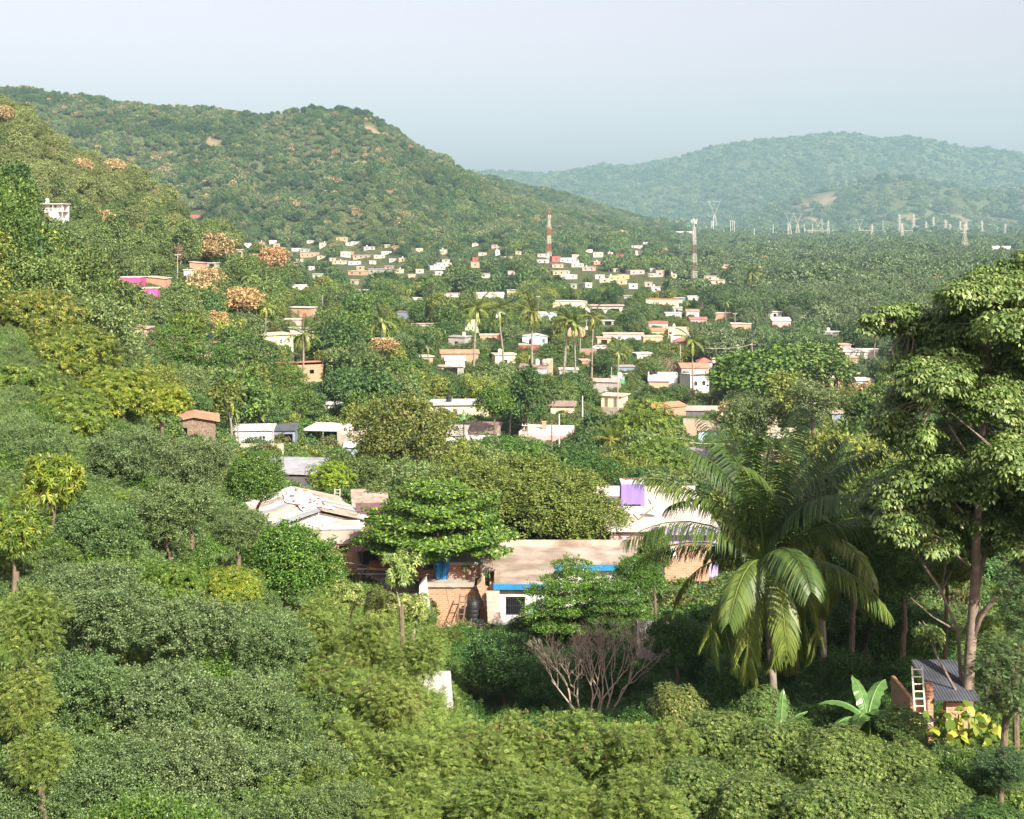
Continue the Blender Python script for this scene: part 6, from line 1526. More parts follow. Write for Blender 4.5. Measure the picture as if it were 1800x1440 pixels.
NNAME = dict(nterm=('layered_tree', 'tree'), nfine=('small_leaved_tree', 'tree'), nfeather=('feathery_tree', 'tree'), nmango=('mango_tree', 'tree'), nmangobig=('mango_tree', 'tree'), nglossy=('glossy_tree', 'tree'), nplume=('frangipani', 'shrub'), nshrub=('leafy_shrub', 'shrub'), ndark=('shade_tree', 'tree'), nlayer=('layered_tree', 'tree'), ndome=('dome_tree', 'tree'), ngrey=('feathery_tree', 'tree'))
NEAR = """
nmango|60,560,88,96|1.15,1.0,1.1|olive mango tree at the left edge, upper one on the slope|.9
nmango|22,478,62,118|1.9,1.15,1.2|reddish olive mango tree topping the near left slope|.9
nmango|128,620,84,88|1.1,1.05,1.0|mango tree below the pale gold blossoming tree|.85
nmango|25,690,86,76|.9,1.0,1.0|dark mango tree at the left edge above the yellow rosettes|.9
nmango|118,735,80,72|1.0,1.05,.9|mango tree in the middle of the left slope|.9
nmango|205,690,72,82|1.25,1.2,.8|bright mango tree left of the brown plank shed|.85
nmango|285,702,50,86|1.5,1.35,.8|yellowish mango tree touching the brown plank shed|.85
nterm|772,905,124,96|1.1,1.1,.9|broad layered bright green tree shading the rusty porch roof|.72
nfine|215,800,84,62|1.0,1.0,1.1|greyish small leaved tree under the bright mango tree|.9
nfine|335,815,80,58|1.05,1.0,1.15|thin greyish tree hanging before the brown plank shed|.9
nfine|60,800,90,58|.9,.95,.9|small leaved tree at the left edge above the yellow mango rosettes|.9
nfine|300,900,100,50|1.0,1.0,1.0|wide small leaved tree left of the bushy glossy tree|.8
nfine|175,930,100,46|.85,.95,.9|dark small leaved tree right of the yellow mango rosettes|.8
nmangobig|92,850,62,46|1.25,1.2,.8|young mango tree with bright yellow leaf rosettes|1.1
nmangobig|28,935,58,40|1.0,1.05,.8|lower young mango tree with yellow tips at the left edge|1.0
nmango|60,985,72,44|.6,.75,.7|dark mango tree under the lower yellow tipped one|.9
nmango|125,930,55,49|.65,.8,.7|dark mango tree right of the lower yellow tipped one|.9
nglossy|448,838,56,72|.95,1.0,1.0|slim glossy tree in front of the patched metal roof|1.0
nglossy|505,985,96,58|.85,1.0,.8|bushy glossy green tree left of the brick wall|.85
nfine|420,930,60,54|1.0,1.0,1.0|small leaved tree between slim and bushy glossy trees|.9
nmango|405,1030,55,45|1.25,1.2,.7|small mango tree with yellow shoots under the bushy glossy tree|.9
nmango|300,1025,60,43|.75,.95,.7|small dark mango tree amid the lower left scrub|.9
nfine|175,1060,120,35|1.0,1.0,1.1|broad grey green tree left of the small dark mango|.8
nfine|330,1110,120,36|1.0,1.0,1.1|broad grey green tree below the small dark mango|.8
nfine|470,1130,100,38|.95,1.0,1.0|grey green tree below the small yellow shooted mango|.85
nfine|120,1220,115,31|.85,.95,.9|shaded grey green tree behind the left feathery trees|.85
nfine|270,1225,125,32|1.0,1.0,1.15|grey green tree in the middle of the lower left thicket|.8
nfine|430,1245,115,33|1.0,1.0,1.05|grey green tree right of the middle of the lower left thicket|.8
nfine|330,1350,130,29|1.05,1.0,1.15|grey green tree at the bottom edge below the thicket middle|.8
nfine|500,1365,115,30|1.0,1.0,1.1|grey green tree at the bottom left of the feathery group|.8
nfine|190,1375,120,28|.9,.95,1.0|grey green tree at the bottom edge right of the feathery corner tree|.8
nfine|60,1410,90,27|.8,.9,.9|dark tree in the bottom left corner|.8
nfeather|45,1100,78,30|1.0,1.0,1.0|top feathery tree of three at the left edge|1.0
nfeather|45,1225,72,28|1.05,1.0,1.0|middle feathery tree of three at the left edge|.9
nfeather|70,1330,62,26|1.0,1.0,1.0|lowest feathery tree of three at the left edge|.9
nfeather|560,1110,66,42|1.0,1.0,1.0|feathery tree just below the bushy glossy tree|1.0
nfeather|650,1130,66,40|1.05,1.0,1.0|feathery tree under the pale long leaved shrubs|1.0
nfeather|735,1160,58,39|1.0,1.0,1.0|feathery tree left of the dark blue green bush|.95
nfeather|585,1215,76,36|.95,1.0,1.0|feathery tree with brown pods, left of the whitish low house|.9
nfeather|690,1240,70,35|1.05,1.0,1.0|feathery tree with brown pods, before the whitish low house|.9
nfeather|640,1330,86,32|1.0,1.0,1.0|feathery tree near the bottom, below the whitish low house|.85
nfeather|745,1345,80,31|1.0,1.0,1.0|feathery tree near the bottom, right below the whitish low house|.85
nfeather|700,1430,95,28|1.0,1.0,1.0|feathery tree cut by the bottom edge, left of centre|.8
nfine|590,1420,80,28|1.0,1.0,1.0|small leaved tree cut by the bottom edge beside the feathery ones|.8
nplume|612,1050,40,54|1.0,1.0,1.0|pale long leaved frangipani below the brick corner|.9
nplume|672,1068,42,52|1.05,1.0,1.0|pale long leaved frangipani in the middle below the porch|.9
nplume|725,1070,36,52|1.0,1.0,1.0|pale long leaved frangipani beside the white buttress wall|.9
nplume|705,1002,36,50|.85,.95,.9|tall thin frangipani standing before the rusty porch|1.2
nfeather|845,1330,76,33|1.0,1.0,1.0|pod laden feathery tree, first right of the whitish low house|.85
nfeather|945,1305,80,35|1.0,1.0,1.0|pod laden feathery tree below the dark blue green bush|.8
nfeather|1050,1310,84,35|.95,1.0,1.0|pod laden feathery tree below the bare grey shrub|.8
nfeather|1145,1315,74,34|1.0,1.0,1.0|pod laden feathery tree right below the bare grey shrub|.85
nfeather|870,1415,90,29|.95,1.0,1.0|feathery tree cut by the bottom edge, near the centre|.75
nfeather|1000,1415,95,29|1.0,1.0,1.0|feathery tree cut by the bottom edge, right of centre|.75
nfeather|1130,1420,90,28|1.0,1.0,1.0|feathery tree cut by the bottom edge beside the leafy shrubs|.75
nshrub|1190,1240,52,40|1.15,1.0,1.0|yellow green shrub left of the drooping palm frond|.95
nshrub|1265,1290,72,37|1.0,1.0,1.0|leafy shrub directly under the big palm|.8
nshrub|1360,1310,78,36|1.0,1.0,1.0|leafy shrub left below the banana plant|.75
nshrub|1345,1242,48,46|.9,1.0,1.0|leafy shrub hiding the foot of the big palm|.9
nshrub|1585,1268,46,41|.8,.95,.9|leafy shrub in front of the brick shack|.8
nshrub|1470,1330,84,35|1.0,1.0,1.0|leafy shrub right below the banana plant|.75
nshrub|1580,1345,76,36|1.0,1.0,1.0|leafy shrub below the leaning metal ladder|.75
nshrub|1230,1385,80,31|.95,1.0,1.0|leafy shrub at the bottom, first of the right group|.8
nshrub|1340,1410,90,30|1.0,1.0,1.0|leafy shrub at the bottom, second of the right group|.75
nshrub|1465,1425,90,29|.95,1.0,1.0|leafy shrub at the bottom, third of the right group|.75
nshrub|1590,1430,84,30|.9,.95,1.0|leafy shrub at the bottom, fourth of the right group|.75
nshrub|1650,1395,60,33|.8,.9,.9|dark leafy shrub at the right end of the bottom row|.8
ngrey|1768,1180,62,38|.9,.95,1.0|tall greyish feathery tree at the right edge|.75
ngrey|1790,1060,50,44|.8,.9,1.0|greyish feathery tree behind the big trunk at the right edge|.75
nfine|1760,1350,60,34|.55,.7,.8|dark small leaved tree in the bottom right corner|.8
nshrub|1740,1440,60,29|.5,.7,.7|shaded shrub at the bottom right corner|.7
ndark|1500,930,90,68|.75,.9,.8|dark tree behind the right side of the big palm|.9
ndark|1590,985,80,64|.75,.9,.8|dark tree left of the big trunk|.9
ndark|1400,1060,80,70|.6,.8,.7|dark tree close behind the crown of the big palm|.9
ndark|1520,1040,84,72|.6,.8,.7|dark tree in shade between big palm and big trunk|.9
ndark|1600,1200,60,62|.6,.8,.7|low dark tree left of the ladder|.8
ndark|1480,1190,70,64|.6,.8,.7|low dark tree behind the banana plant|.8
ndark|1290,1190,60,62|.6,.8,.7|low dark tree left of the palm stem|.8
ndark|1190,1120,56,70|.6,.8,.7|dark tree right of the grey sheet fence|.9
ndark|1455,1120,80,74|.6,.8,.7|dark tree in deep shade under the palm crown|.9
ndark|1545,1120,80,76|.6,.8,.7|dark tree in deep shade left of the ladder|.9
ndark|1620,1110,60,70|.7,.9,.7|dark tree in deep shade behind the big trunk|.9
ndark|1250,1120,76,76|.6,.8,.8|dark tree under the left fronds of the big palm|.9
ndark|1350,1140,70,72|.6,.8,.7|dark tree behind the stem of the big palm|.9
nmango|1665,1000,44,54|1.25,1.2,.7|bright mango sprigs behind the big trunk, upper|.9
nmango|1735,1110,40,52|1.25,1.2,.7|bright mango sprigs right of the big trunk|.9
ndark|885,1160,72,68|.75,.9,1.3|dark blue green bush below the barred window house|.85
ndark|965,1190,58,66|.6,.8,1.1|dark bush left behind the bare grey shrub|.8
ndark|1060,1180,66,72|.55,.75,.9|dark bush behind the bare grey shrub|.85
nlayer|1008,1042,86,84|.95,1.05,.8|small layered tree before the white barred window house|.95
nlayer|1090,1065,66,82|.8,.95,.8|dark layered tree right of the white barred window house|.95
nglossy|1150,968,32,86|1.05,1.0,.8|upright glossy tree beside the brick lattice wall|1.5
nglossy|1120,1010,46,84|.8,.95,.8|glossy bush before the blue roof edge|.9
ndome|893,876,176,114|1.2,1.08,.8|huge dome shaped olive tree in the centre|.66
nfine|1215,910,40,120|.9,1.1,.9|small tree on the far side of the lilac house roof|.8
"""
def near_trees():
    for ln in NEAR.strip().splitlines():
        kind, geo, tint, lab, asp = ln.split('|'); px, py, rpx, Y = map(float, geo.split(',')); asp = float(asp)
        v = int(px * 7 + py) % len(PROTO[kind]); me, tr, R, Ht = PROTO[kind][v]
        s = rpx * Y / F / R * 1.02; th = {'nfine': 1.3, 'nfeather': 1.4, 'nmango': 1.4, 'nmangobig': 1.2, 'nglossy': 1.4, 'nplume': 1.6, 'nshrub': 1.0, 'ndark': 1.8, 'nlayer': 1.8, 'ndome': 2.6, 'ngrey': 1.0, 'nterm': 1.8}[kind]
        sz = s * asp; x = (px - 900) / F * Y; zc = CAM_Z - (py - HOR) / F * Y; zg = float(ground(x, Y)); Hc = Ht - th
        z0 = zc - (Hc * .5 + th) * sz; lift = max(0.0, z0 - zg); base = max(z0, zg - 1.6) if lift == 0 else zg
        nm, cat = NNAME[kind]
        o = link(nm, None, None, (x, Y, base), (0, 0, random.random() * 6.28)); o['label'] = lab; o['category'] = cat; o['group'] = 'trees and shrubs of the near slope'
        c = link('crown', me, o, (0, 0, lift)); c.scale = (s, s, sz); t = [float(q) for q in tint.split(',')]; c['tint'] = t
        k = link('trunk', tr, o); k.scale = (s, s, sz)
        if lift > 0.15:
            k.location = (0, 0, lift); st = MB(); st.tube([(0, 0, -.6), (.1, .05, lift * .5), (0, 0, lift + .3)], [.16 * s + .05, .13 * s + .04, .11 * s + .03], 8); st.build('stem', M_BARK, o)
        if kind == 'nfeather' and 'pod' in lab: pc = link('seed_pods', PODS[v], o, (0, 0, lift)); pc.scale = (s, s, sz); pc['tint'] = [1.0, 1.0, 1.0]
        NEARMASK.append((px, py, rpx * .85, Hc * .5 * sz * F / Y * .85))
near_trees()

# thick low growth that closes the gaps of the near slope
def near_scrub():
    rng = np.random.default_rng(9); n = 5600
    Yv = np.sqrt(rng.uniform(24 ** 2, 92 ** 2, n)); px = rng.uniform(-120, 1920, n); X = (px - 900) / F * Yv; Z = ground(X, Yv)
    py = HOR - F * (Z + .8 - CAM_Z) / Yv; k = np.ones(n, bool)
    for (x0, y0, x1, y1, yy) in KEEP: k &= ~((Yv < yy + 3) & (px > x0 - 14) & (px < x1 + 14) & (py < y1 + 12) & (py > y0 - 30))
    for (fx, fy, fr) in FOOT: k &= (X - fx) ** 2 + (Yv - fy) ** 2 > (fr + .3) ** 2
    hol = (px > 800) & (px < 1680) & (Yv > 50) & (Yv < 90); k &= ~(hol & (rng.random(n) < .55))
    X, Yv, Z, px, hol = X[k], Yv[k], Z[k], px[k], hol[k]; m = len(X)
    kinds = ['nfine', 'nfeather', 'nshrub', 'nglossy']; off = np.array([0, 3, 6, 9])
    w = np.where(px < 520, 0, np.where(px < 1180, 1, 2)); w = np.where(rng.random(m) < .3, rng.integers(0, 4, m), w)
    idx = off[w] + rng.integers(0, 2, m)
    t = (.75 + .5 * rng.random(m))[:, None] * np.array([[.95, 1, .95]])
    t[hol] *= np.array([.6, .75, .8]); idx[hol] = 9 + idx[hol] % 2
    wood('near_scrub', np.stack([X, Yv, Z - .35], 1), kinds, idx, .26 + .3 * rng.random(m), rng.random(m) * 6.28, t, 'low scrub filling the near slope')

# ------------------------------------------------------------------ the big palm
def big_palm(px, py, Y, L, nf, label, tint, seed, leaf=.056, droop=1.0, lean=.5):
    rng = np.random.default_rng(seed); x = (px - 900) / F * Y; z = CAM_Z - (py - HOR) / F * Y; zg = float(ground(x + lean, Y))
    o = thing('palm_tree', label, 'palm tree', (x + lean, Y, zg)); h = z - zg
    g = Geo(); palm_geo(g, rng, nf=nf, L=L, leaflets=96, lw=leaf, ll=1.0, droop=droop, rach=.045, up0=1.5, spread=1.18, agep=1.25)
    c = link('crown', g.mesh('palm_fronds', [M_PALM]), o, (-lean, 0, h)); c['tint'] = list(tint)
    m = MB(); m.tube([(0, 0, -.8), (0, 0, .3), (-lean * .35, 0, h * .45), (-lean * .8, 0, h * .8), (-lean, 0, h)], [.24, .18, .15, .14, .17], 12); m.build('trunk', M_PALMTRUNK, o, smooth=True)
    for k in range(6):
        a = k * 1.05; cm = MB(); cm.lathe([(.02, -.13), (.09, -.08), (.11, 0), (.09, .09), (.02, .13)], n=10); cm.build('coconut', M_MANGO, o, (-lean + .28 * cos(a), .28 * sin(a), h - .25 - .06 * (k % 3)), smooth=True)['tint'] = [1.4, 1.2, .7]
    return o
big_palm(1343, 985, 53, 5.9, 33, 'big coconut palm with long drooping fronds, the nearest palm', (1.0, 1.0, 1.0), 8)
big_palm(1440, 940, 64, 5.0, 18, 'second coconut palm half hidden behind the big one', (1.0, 1.0, .9), 12, lean=.3)
NEARMASK.append((1343, 1000, 180, 190))

# ------------------------------------------------------------------ the tall tree at the right edge
BT = """1745,498,62,0;1795,480,52,1;1692,520,52,-1;1655,572,60,0;1596,560,56,1;1560,548,30,0;1785,560,66,-1;1612,612,50,1;1700,600,70,1;1795,640,70,0;1640,668,72,-1;1735,690,76,0;1585,700,44,1;1560,738,36,0;1810,720,60,1;1610,760,50,-1;1672,760,56,1;1770,800,76,-1;1700,838,84,-1;1625,845,72,0;1565,862,50,0;1810,850,60,0;1750,905,60,1;1655,905,62,1;1590,915,50,-1;1798,945,52,0;1540,900,34,1;1640,950,44,0;1850,600,80,0;1860,780,90,0;1870,930,80,0;1850,500,60,0;1600,640,40,0;1700,950,40,1;1665,630,50,0;1720,780,60,1;1600,880,50,1;1830,1010,60,0;1632,1108,22,0;1740,560,56,1;1535,560,18,0;1850,880,70,1;1900,560,90,0;1920,680,90,1;1930,800,90,-1;1910,920,80,0"""
def big_tree():
    Y0 = 48.0; rng = np.random.default_rng(3); base = pt3(1698, 1300, Y0); zg = float(ground(base[0], Y0))
    o = thing('tall_tree', 'tall tree with grey trunk and layered leafy clumps at the right edge', 'tree', (base[0], Y0, zg)); off = np.array([base[0], Y0, zg])
    P = lambda px, py, dy=0.0: np.array(pt3(px, py, Y0 + dy)) - off
    B = []
    for t in [(q, 0) for q in BT.split(';')] + [(q, 1) for q in BT.split(';')]:
        t, cp = t; px, py, r, dp = map(float, t.split(',')); rr = r / F * Y0 * (.92 if cp == 0 else .8); c = P(px + (0 if cp == 0 else rng.normal() * 12), py + (0 if cp == 0 else 14), dp * 1.6 + rng.normal() * .5 + (0 if cp == 0 else rng.choice([-1.6 if px > 1700 else .8, 2.8]) * (1 if r > 50 else .4)))
        B.append((*c, rr, rr, rr * .56))
        for q in range(3):
            a = rng.random() * 6.28; B.append((c[0] + rr * .75 * cos(a), c[1] + rr * .9 * sin(a), c[2] + rng.normal() * rr * .22, rr * .5, rr * .55, rr * .26))
    B = np.array(B); g = Geo(); zmin = 0
    k = 9; n = 30000; pr = B[:, 3] ** 2; pr /= pr.sum(); ids = rng.choice(len(B), n, p=pr)
    d = nrmz(rng.normal(size=(n, 3)) + np.array([0, 0, .5])); Pp = B[ids, :3] + d * B[ids, 3:6] * (.6 + .5 * rng.random(n))[:, None]
    ax = nrmz(d * .6 + np.array([0, 0, .9])); r1 = nrmz(np.cross(ax, rng.normal(size=(n, 3)))); r2 = np.cross(ax, r1)
    lv = np.clip(rng.random(n)[:, None] * .6 + rng.random((n, k)) * .4, 0, 1); ang = (np.arange(k) * 2 * pi / k)[None] + rng.normal(size=(n, k)) * .3
    D = nrmz(r1[:, None] * np.cos(ang)[..., None] + r2[:, None] * np.sin(ang)[..., None] + ax[:, None] * .15 + np.array([0, 0, -.25])).reshape(-1, 3)
    PP = np.repeat(Pp, k, 0) + D * .10; NN = nrmz(np.repeat(ax, k, 0) + rng.normal(size=(n * k, 3)) * .3)
    g.add(*leaf_geo(PP, D, NN, .17 * (.7 + .6 * rng.random(n * k)), .075, bend=.45, segs=2, rng=rng, lv=lv.ravel()))
    link('crown', g.mesh('tall_tree_crown', [M_BIG]), o)['tint'] = [1.0, 1.0, 1.0]
    m = MB(); path = [P(1694, 1330), P(1700, 1240), P(1706, 1140), P(1713, 1050), P(1716, 960), P(1722, 860), P(1728, 740), P(1736, 620), P(1745, 520)]
    m.tube([tuple(p) for p in path], [.24, .2, .185, .175, .15, .12, .10, .07, .04], 12)
    limbs = [([(1706, 1140), (1722, 1085, -.2), (1752, 1048, -.5), (1800, 1018, -.8), (1850, 985, -1)], .13), ([(1700, 1250), (1688, 1180, .4), (1684, 1110, .6), (1655, 1040, .9), (1618, 985, 1.0), (1590, 930, 1)], .085),
             ([(1713, 1050), (1735, 960, .6), (1755, 880, 1.0), (1790, 800, 1.2)], .10), ([(1716, 960), (1690, 900), (1660, 860), (1625, 850)], .07), ([(1722, 860), (1700, 800, -.5), (1640, 700, -1)], .07), ([(1728, 740), (1680, 660, .5), (1600, 580, .8)], .06), ([(1722, 860), (1790, 760), (1820, 700)], .07), ([(1728, 740), (1790, 640, .5), (1830, 560, .6)], .06), ([(1736, 620), (1700, 560), (1660, 570)], .05), ([(1684, 1110, .6), (1640, 1085, .8), (1600, 1050, 1)], .04), ([(1655, 1040, .9), (1664, 980, .6), (1640, 930)], .04), ([(1706, 1000), (1650, 945, -1), (1585, 915, -1.6)], .05), ([(1700, 1250), (1672, 1200, -.2), (1645, 1150, -.3), (1630, 1110, -.3)], .06)]
    for pts, r in limbs:
        q = [P(*p) for p in pts]; m.tube([tuple(a) for a in q], list(np.linspace(r, r * .35, len(q))), 8)
    ends = np.array([P(*(p if len(p) > 2 else (*p, 0))) for pts, r in limbs for p in pts[2:]] + path[4:])
    for b in B[::2]:
        e = b[:3]; j = np.argmin(((ends - e) ** 2).sum(1)); s = ends[j]; m.tube([tuple(s), tuple((s + e) / 2 + np.array([0, 0, .15]) + rng.normal(size=3) * .1), tuple(e)], [.035, .025, .01], 5)
    m.build('trunk', surf_mat('pale_bark', (.23, .18, .14), rough=.95, var=.3, scale=4, dirt=.35, bump=.5), o, smooth=True)
    NEARMASK.append((1720, 750, 150, 260))
big_tree()

# ------------------------------------------------------------------ banana plants, bare shrub
def banana(label, px, py, Y, leaves, seed):
    rng = np.random.default_rng(seed); x = (px - 900) / F * Y; zt = CAM_Z - (py - HOR) / F * Y; zg = float(ground(x, Y)); h = max(.8, zt - zg)
    o = thing('banana_plant', label, 'plant', (x, Y, zg)); m = MB(); m.tube([(0, 0, -.3), (0, 0, h * .5), (0.02, 0, h)], [.13, .11, .08], 10); m.build('stem', M_ROS, o)['tint'] = [1.2, 1.1, .8]
    for (az, el, L, sag, wd) in leaves:
        g = Geo(); n = 16; p = np.array([0, 0, h - .1]); e = el; V = []; q = []
        pts = [p.copy()]
        for k in range(n): e2 = e - sag * (k / n) ** 1.2; p = p + np.array([cos(az) * cos(e2), sin(az) * cos(e2), sin(e2)]) * L / n; pts.append(p.copy())
        pts = np.array(pts); S = nrmz(np.cross(pts[1] - pts[0], [0, 0, 1.0]))
        for k in range(n + 1):
            t = k / n; w = wd * math.sin(pi * min(1, .06 + t * .94)) ** .6 * (.25 if t < .14 else 1) * (1 + .06 * rng.normal())
            dz = np.array([0, 0, -.25 * w]); V += [pts[k] - S * w + dz + rng.normal(size=3) * .015, pts[k], pts[k] + S * w + dz + rng.normal(size=3) * .015]
        for k in range(n): b = 3 * k; q += [(b, b + 1, b + 4, b + 3), (b + 1, b + 2, b + 5, b + 4)]
        rr = rng.random(n + 1) * .5 + .2; g.add(np.array(V), np.array(q, np.int32), np.zeros((0, 3), np.int32), np.repeat(rr, 3))
        rb = MB(); rb.tube([tuple(a + np.array([0, 0, .01])) for a in pts[::2]], list(np.linspace(.03, .008, len(pts[::2]))), 5); g.add_mb(rb, 0, 1.0)
        link('leaf', g.mesh('banana_leaf', [M_BANANA]), o)['tint'] = [1, 1, 1]
banana('large banana plant with torn green leaves right of the big palm', 1525, 1262, 44, [(2.9, .9, 1.7, 1.5, .26), (3.6, .5, 1.5, 1.2, .25), (-1.2, 1.25, 1.5, 2.6, .27), (-.6, 1.0, 1.6, 2.2, .28), (.9, 1.2, 1.8, 1.4, .26), (1.9, 1.3, 1.5, .9, .24), (-2.1, .9, 1.5, 2.0, .26)], 1)
banana('small banana plant with one bright upright leaf beside the palm stem', 1372, 1285, 42, [(1.2, 1.35, 1.3, .4, .16), (0.2, 1.0, 1.1, .9, .14), (2.6, .9, 1.0, 1.3, .14)], 2)
banana('banana clump behind the broad brown roof', 815, 742, 215, [(2.9, 1.1, 2.0, 1.2, .3), (.4, 1.1, 2.0, 1.2, .3), (1.6, 1.4, 2.2, .6, .3), (-1.2, 1.0, 1.9, 1.6, .3)], 3)
def creeper():
    rng = np.random.default_rng(6); Y = 44.0; x0, _, zc = pt3(1685, 1290, Y); zg = float(ground(x0, Y)); o = thing('creeper', 'yellow green large leaved creeper at the foot of the big trunk', 'plant', (x0, Y, zg)); g = Geo(); n = 90
    P = np.stack([rng.normal(size=n) * .62, rng.normal(size=n) * .4 - .2, zc - zg + rng.normal(size=n) * .5], 1); D = nrmz(rng.normal(size=(n, 3)) * .6 + np.array([0, -.5, -.5])); Nn = nrmz(rng.normal(size=(n, 3)) * .4 + np.array([0, -.6, .8]))
    g.add(*leaf_geo(P, D, Nn, .42 * (.7 + .5 * rng.random(n)), .26, bend=.3, segs=2, rng=rng)); link('foliage', g.mesh('creeper_leaves', [M_MANGO]), o)['tint'] = [1.3, 1.2, .8]
    m = MB(); [m.tube([(0.1 * a, 0, -.3), (.2 * a, .05, (zc - zg) * .5), (.15 * a, 0, zc - zg + .6)], .025, 5) for a in (-2, 0, 2)]; m.build('stem', M_TWIG, o)
creeper()

def edge_trees():
    for (x, y, zc, s, v, lab) in ((23.5, 49, 35.5, 1.75, 0, 'tall dark tree just past the right edge of view'), (28, 55, 35, 1.9, 1, 'tall dark tree furthest past the right edge'), (24.5, 61, 33, 1.7, 0, 'tall dark tree at the right edge behind the big trunk')):
        me, tr, R, Ht = PROTO['ndark'][v]; zg = float(ground(x, y)); lift = max(0, zc - 3.8 * s - zg); o = link('shade_tree', None, None, (x, y, zg)); tag(o, lab, 'tree', 'trees and shrubs of the near slope')
        c = link('crown', me, o, (0, 0, lift)); c.scale = (s, s, s); c['tint'] = [.75, .9, .8]; k = link('trunk', tr, o, (0, 0, lift)); k.scale = (s, s, s); q = link('stem', STEM, o); q.scale = (s * .8, s * .8, lift + .3)
edge_trees()

def bare_shrub():
    rng = np.random.default_rng(14); Y = 61.0; x0, _, _ = pt3(1045, 1250, Y); zb = pt3(1045, 1262, Y)[2]; zg = min(float(ground(x0, Y)), zb)
    o = thing('bare_shrub', 'leafless grey brown shrub with fanned twigs before dark bushes', 'shrub', (x0, Y, zg)); m = MB(); lift = zb - zg
    def grow(p, d, L, r, dep):
        q = p + d * L * .5 + rng.normal(size=3) * L * .05; e = p + d * L + rng.normal(size=3) * L * .06
        m.tube([tuple(p), tuple(q), tuple(e)], [r, r * .8, r * .62], 4 if dep > 1 else 6, caps=False)
        if dep >= 6 or r < .003: return
        for k in range(2 if rng.random() < .62 else 3):
            nd = d + rng.normal(size=3) * np.array([.33, .33, .33]) + np.array([0, 0, .22]); nd /= np.linalg.norm(nd); grow(e, nd, L * (.66 + .22 * rng.random()), r * .66, dep + 1)
    for (dx, az, tilt) in ((-.9, 3.0, .5), (-.2, 2.0, .25), (.2, .3, .3), (1.0, .2, .35), (1.7, -.2, .55), (.6, 1.5, .2), (-1.3, 2.6, .6)):
        d = np.array([.62 * sin(tilt) * cos(az), sin(tilt) * sin(az) * .6, cos(tilt)]); p0 = np.array([dx * .36, rng.normal() * .3, lift - .4]); grow(p0, d / np.linalg.norm(d), 1.2, .06, 0)
    m.tube([(0, 0, -.4), (0, 0, lift - .2)], [.1, .08], 8) if lift > .4 else None
    m.build('branches', surf_mat('dry_twig', (.42, .34, .27), rough=.95, var=.2, scale=5, dirt=.1, bump=.1), o)
bare_shrub()

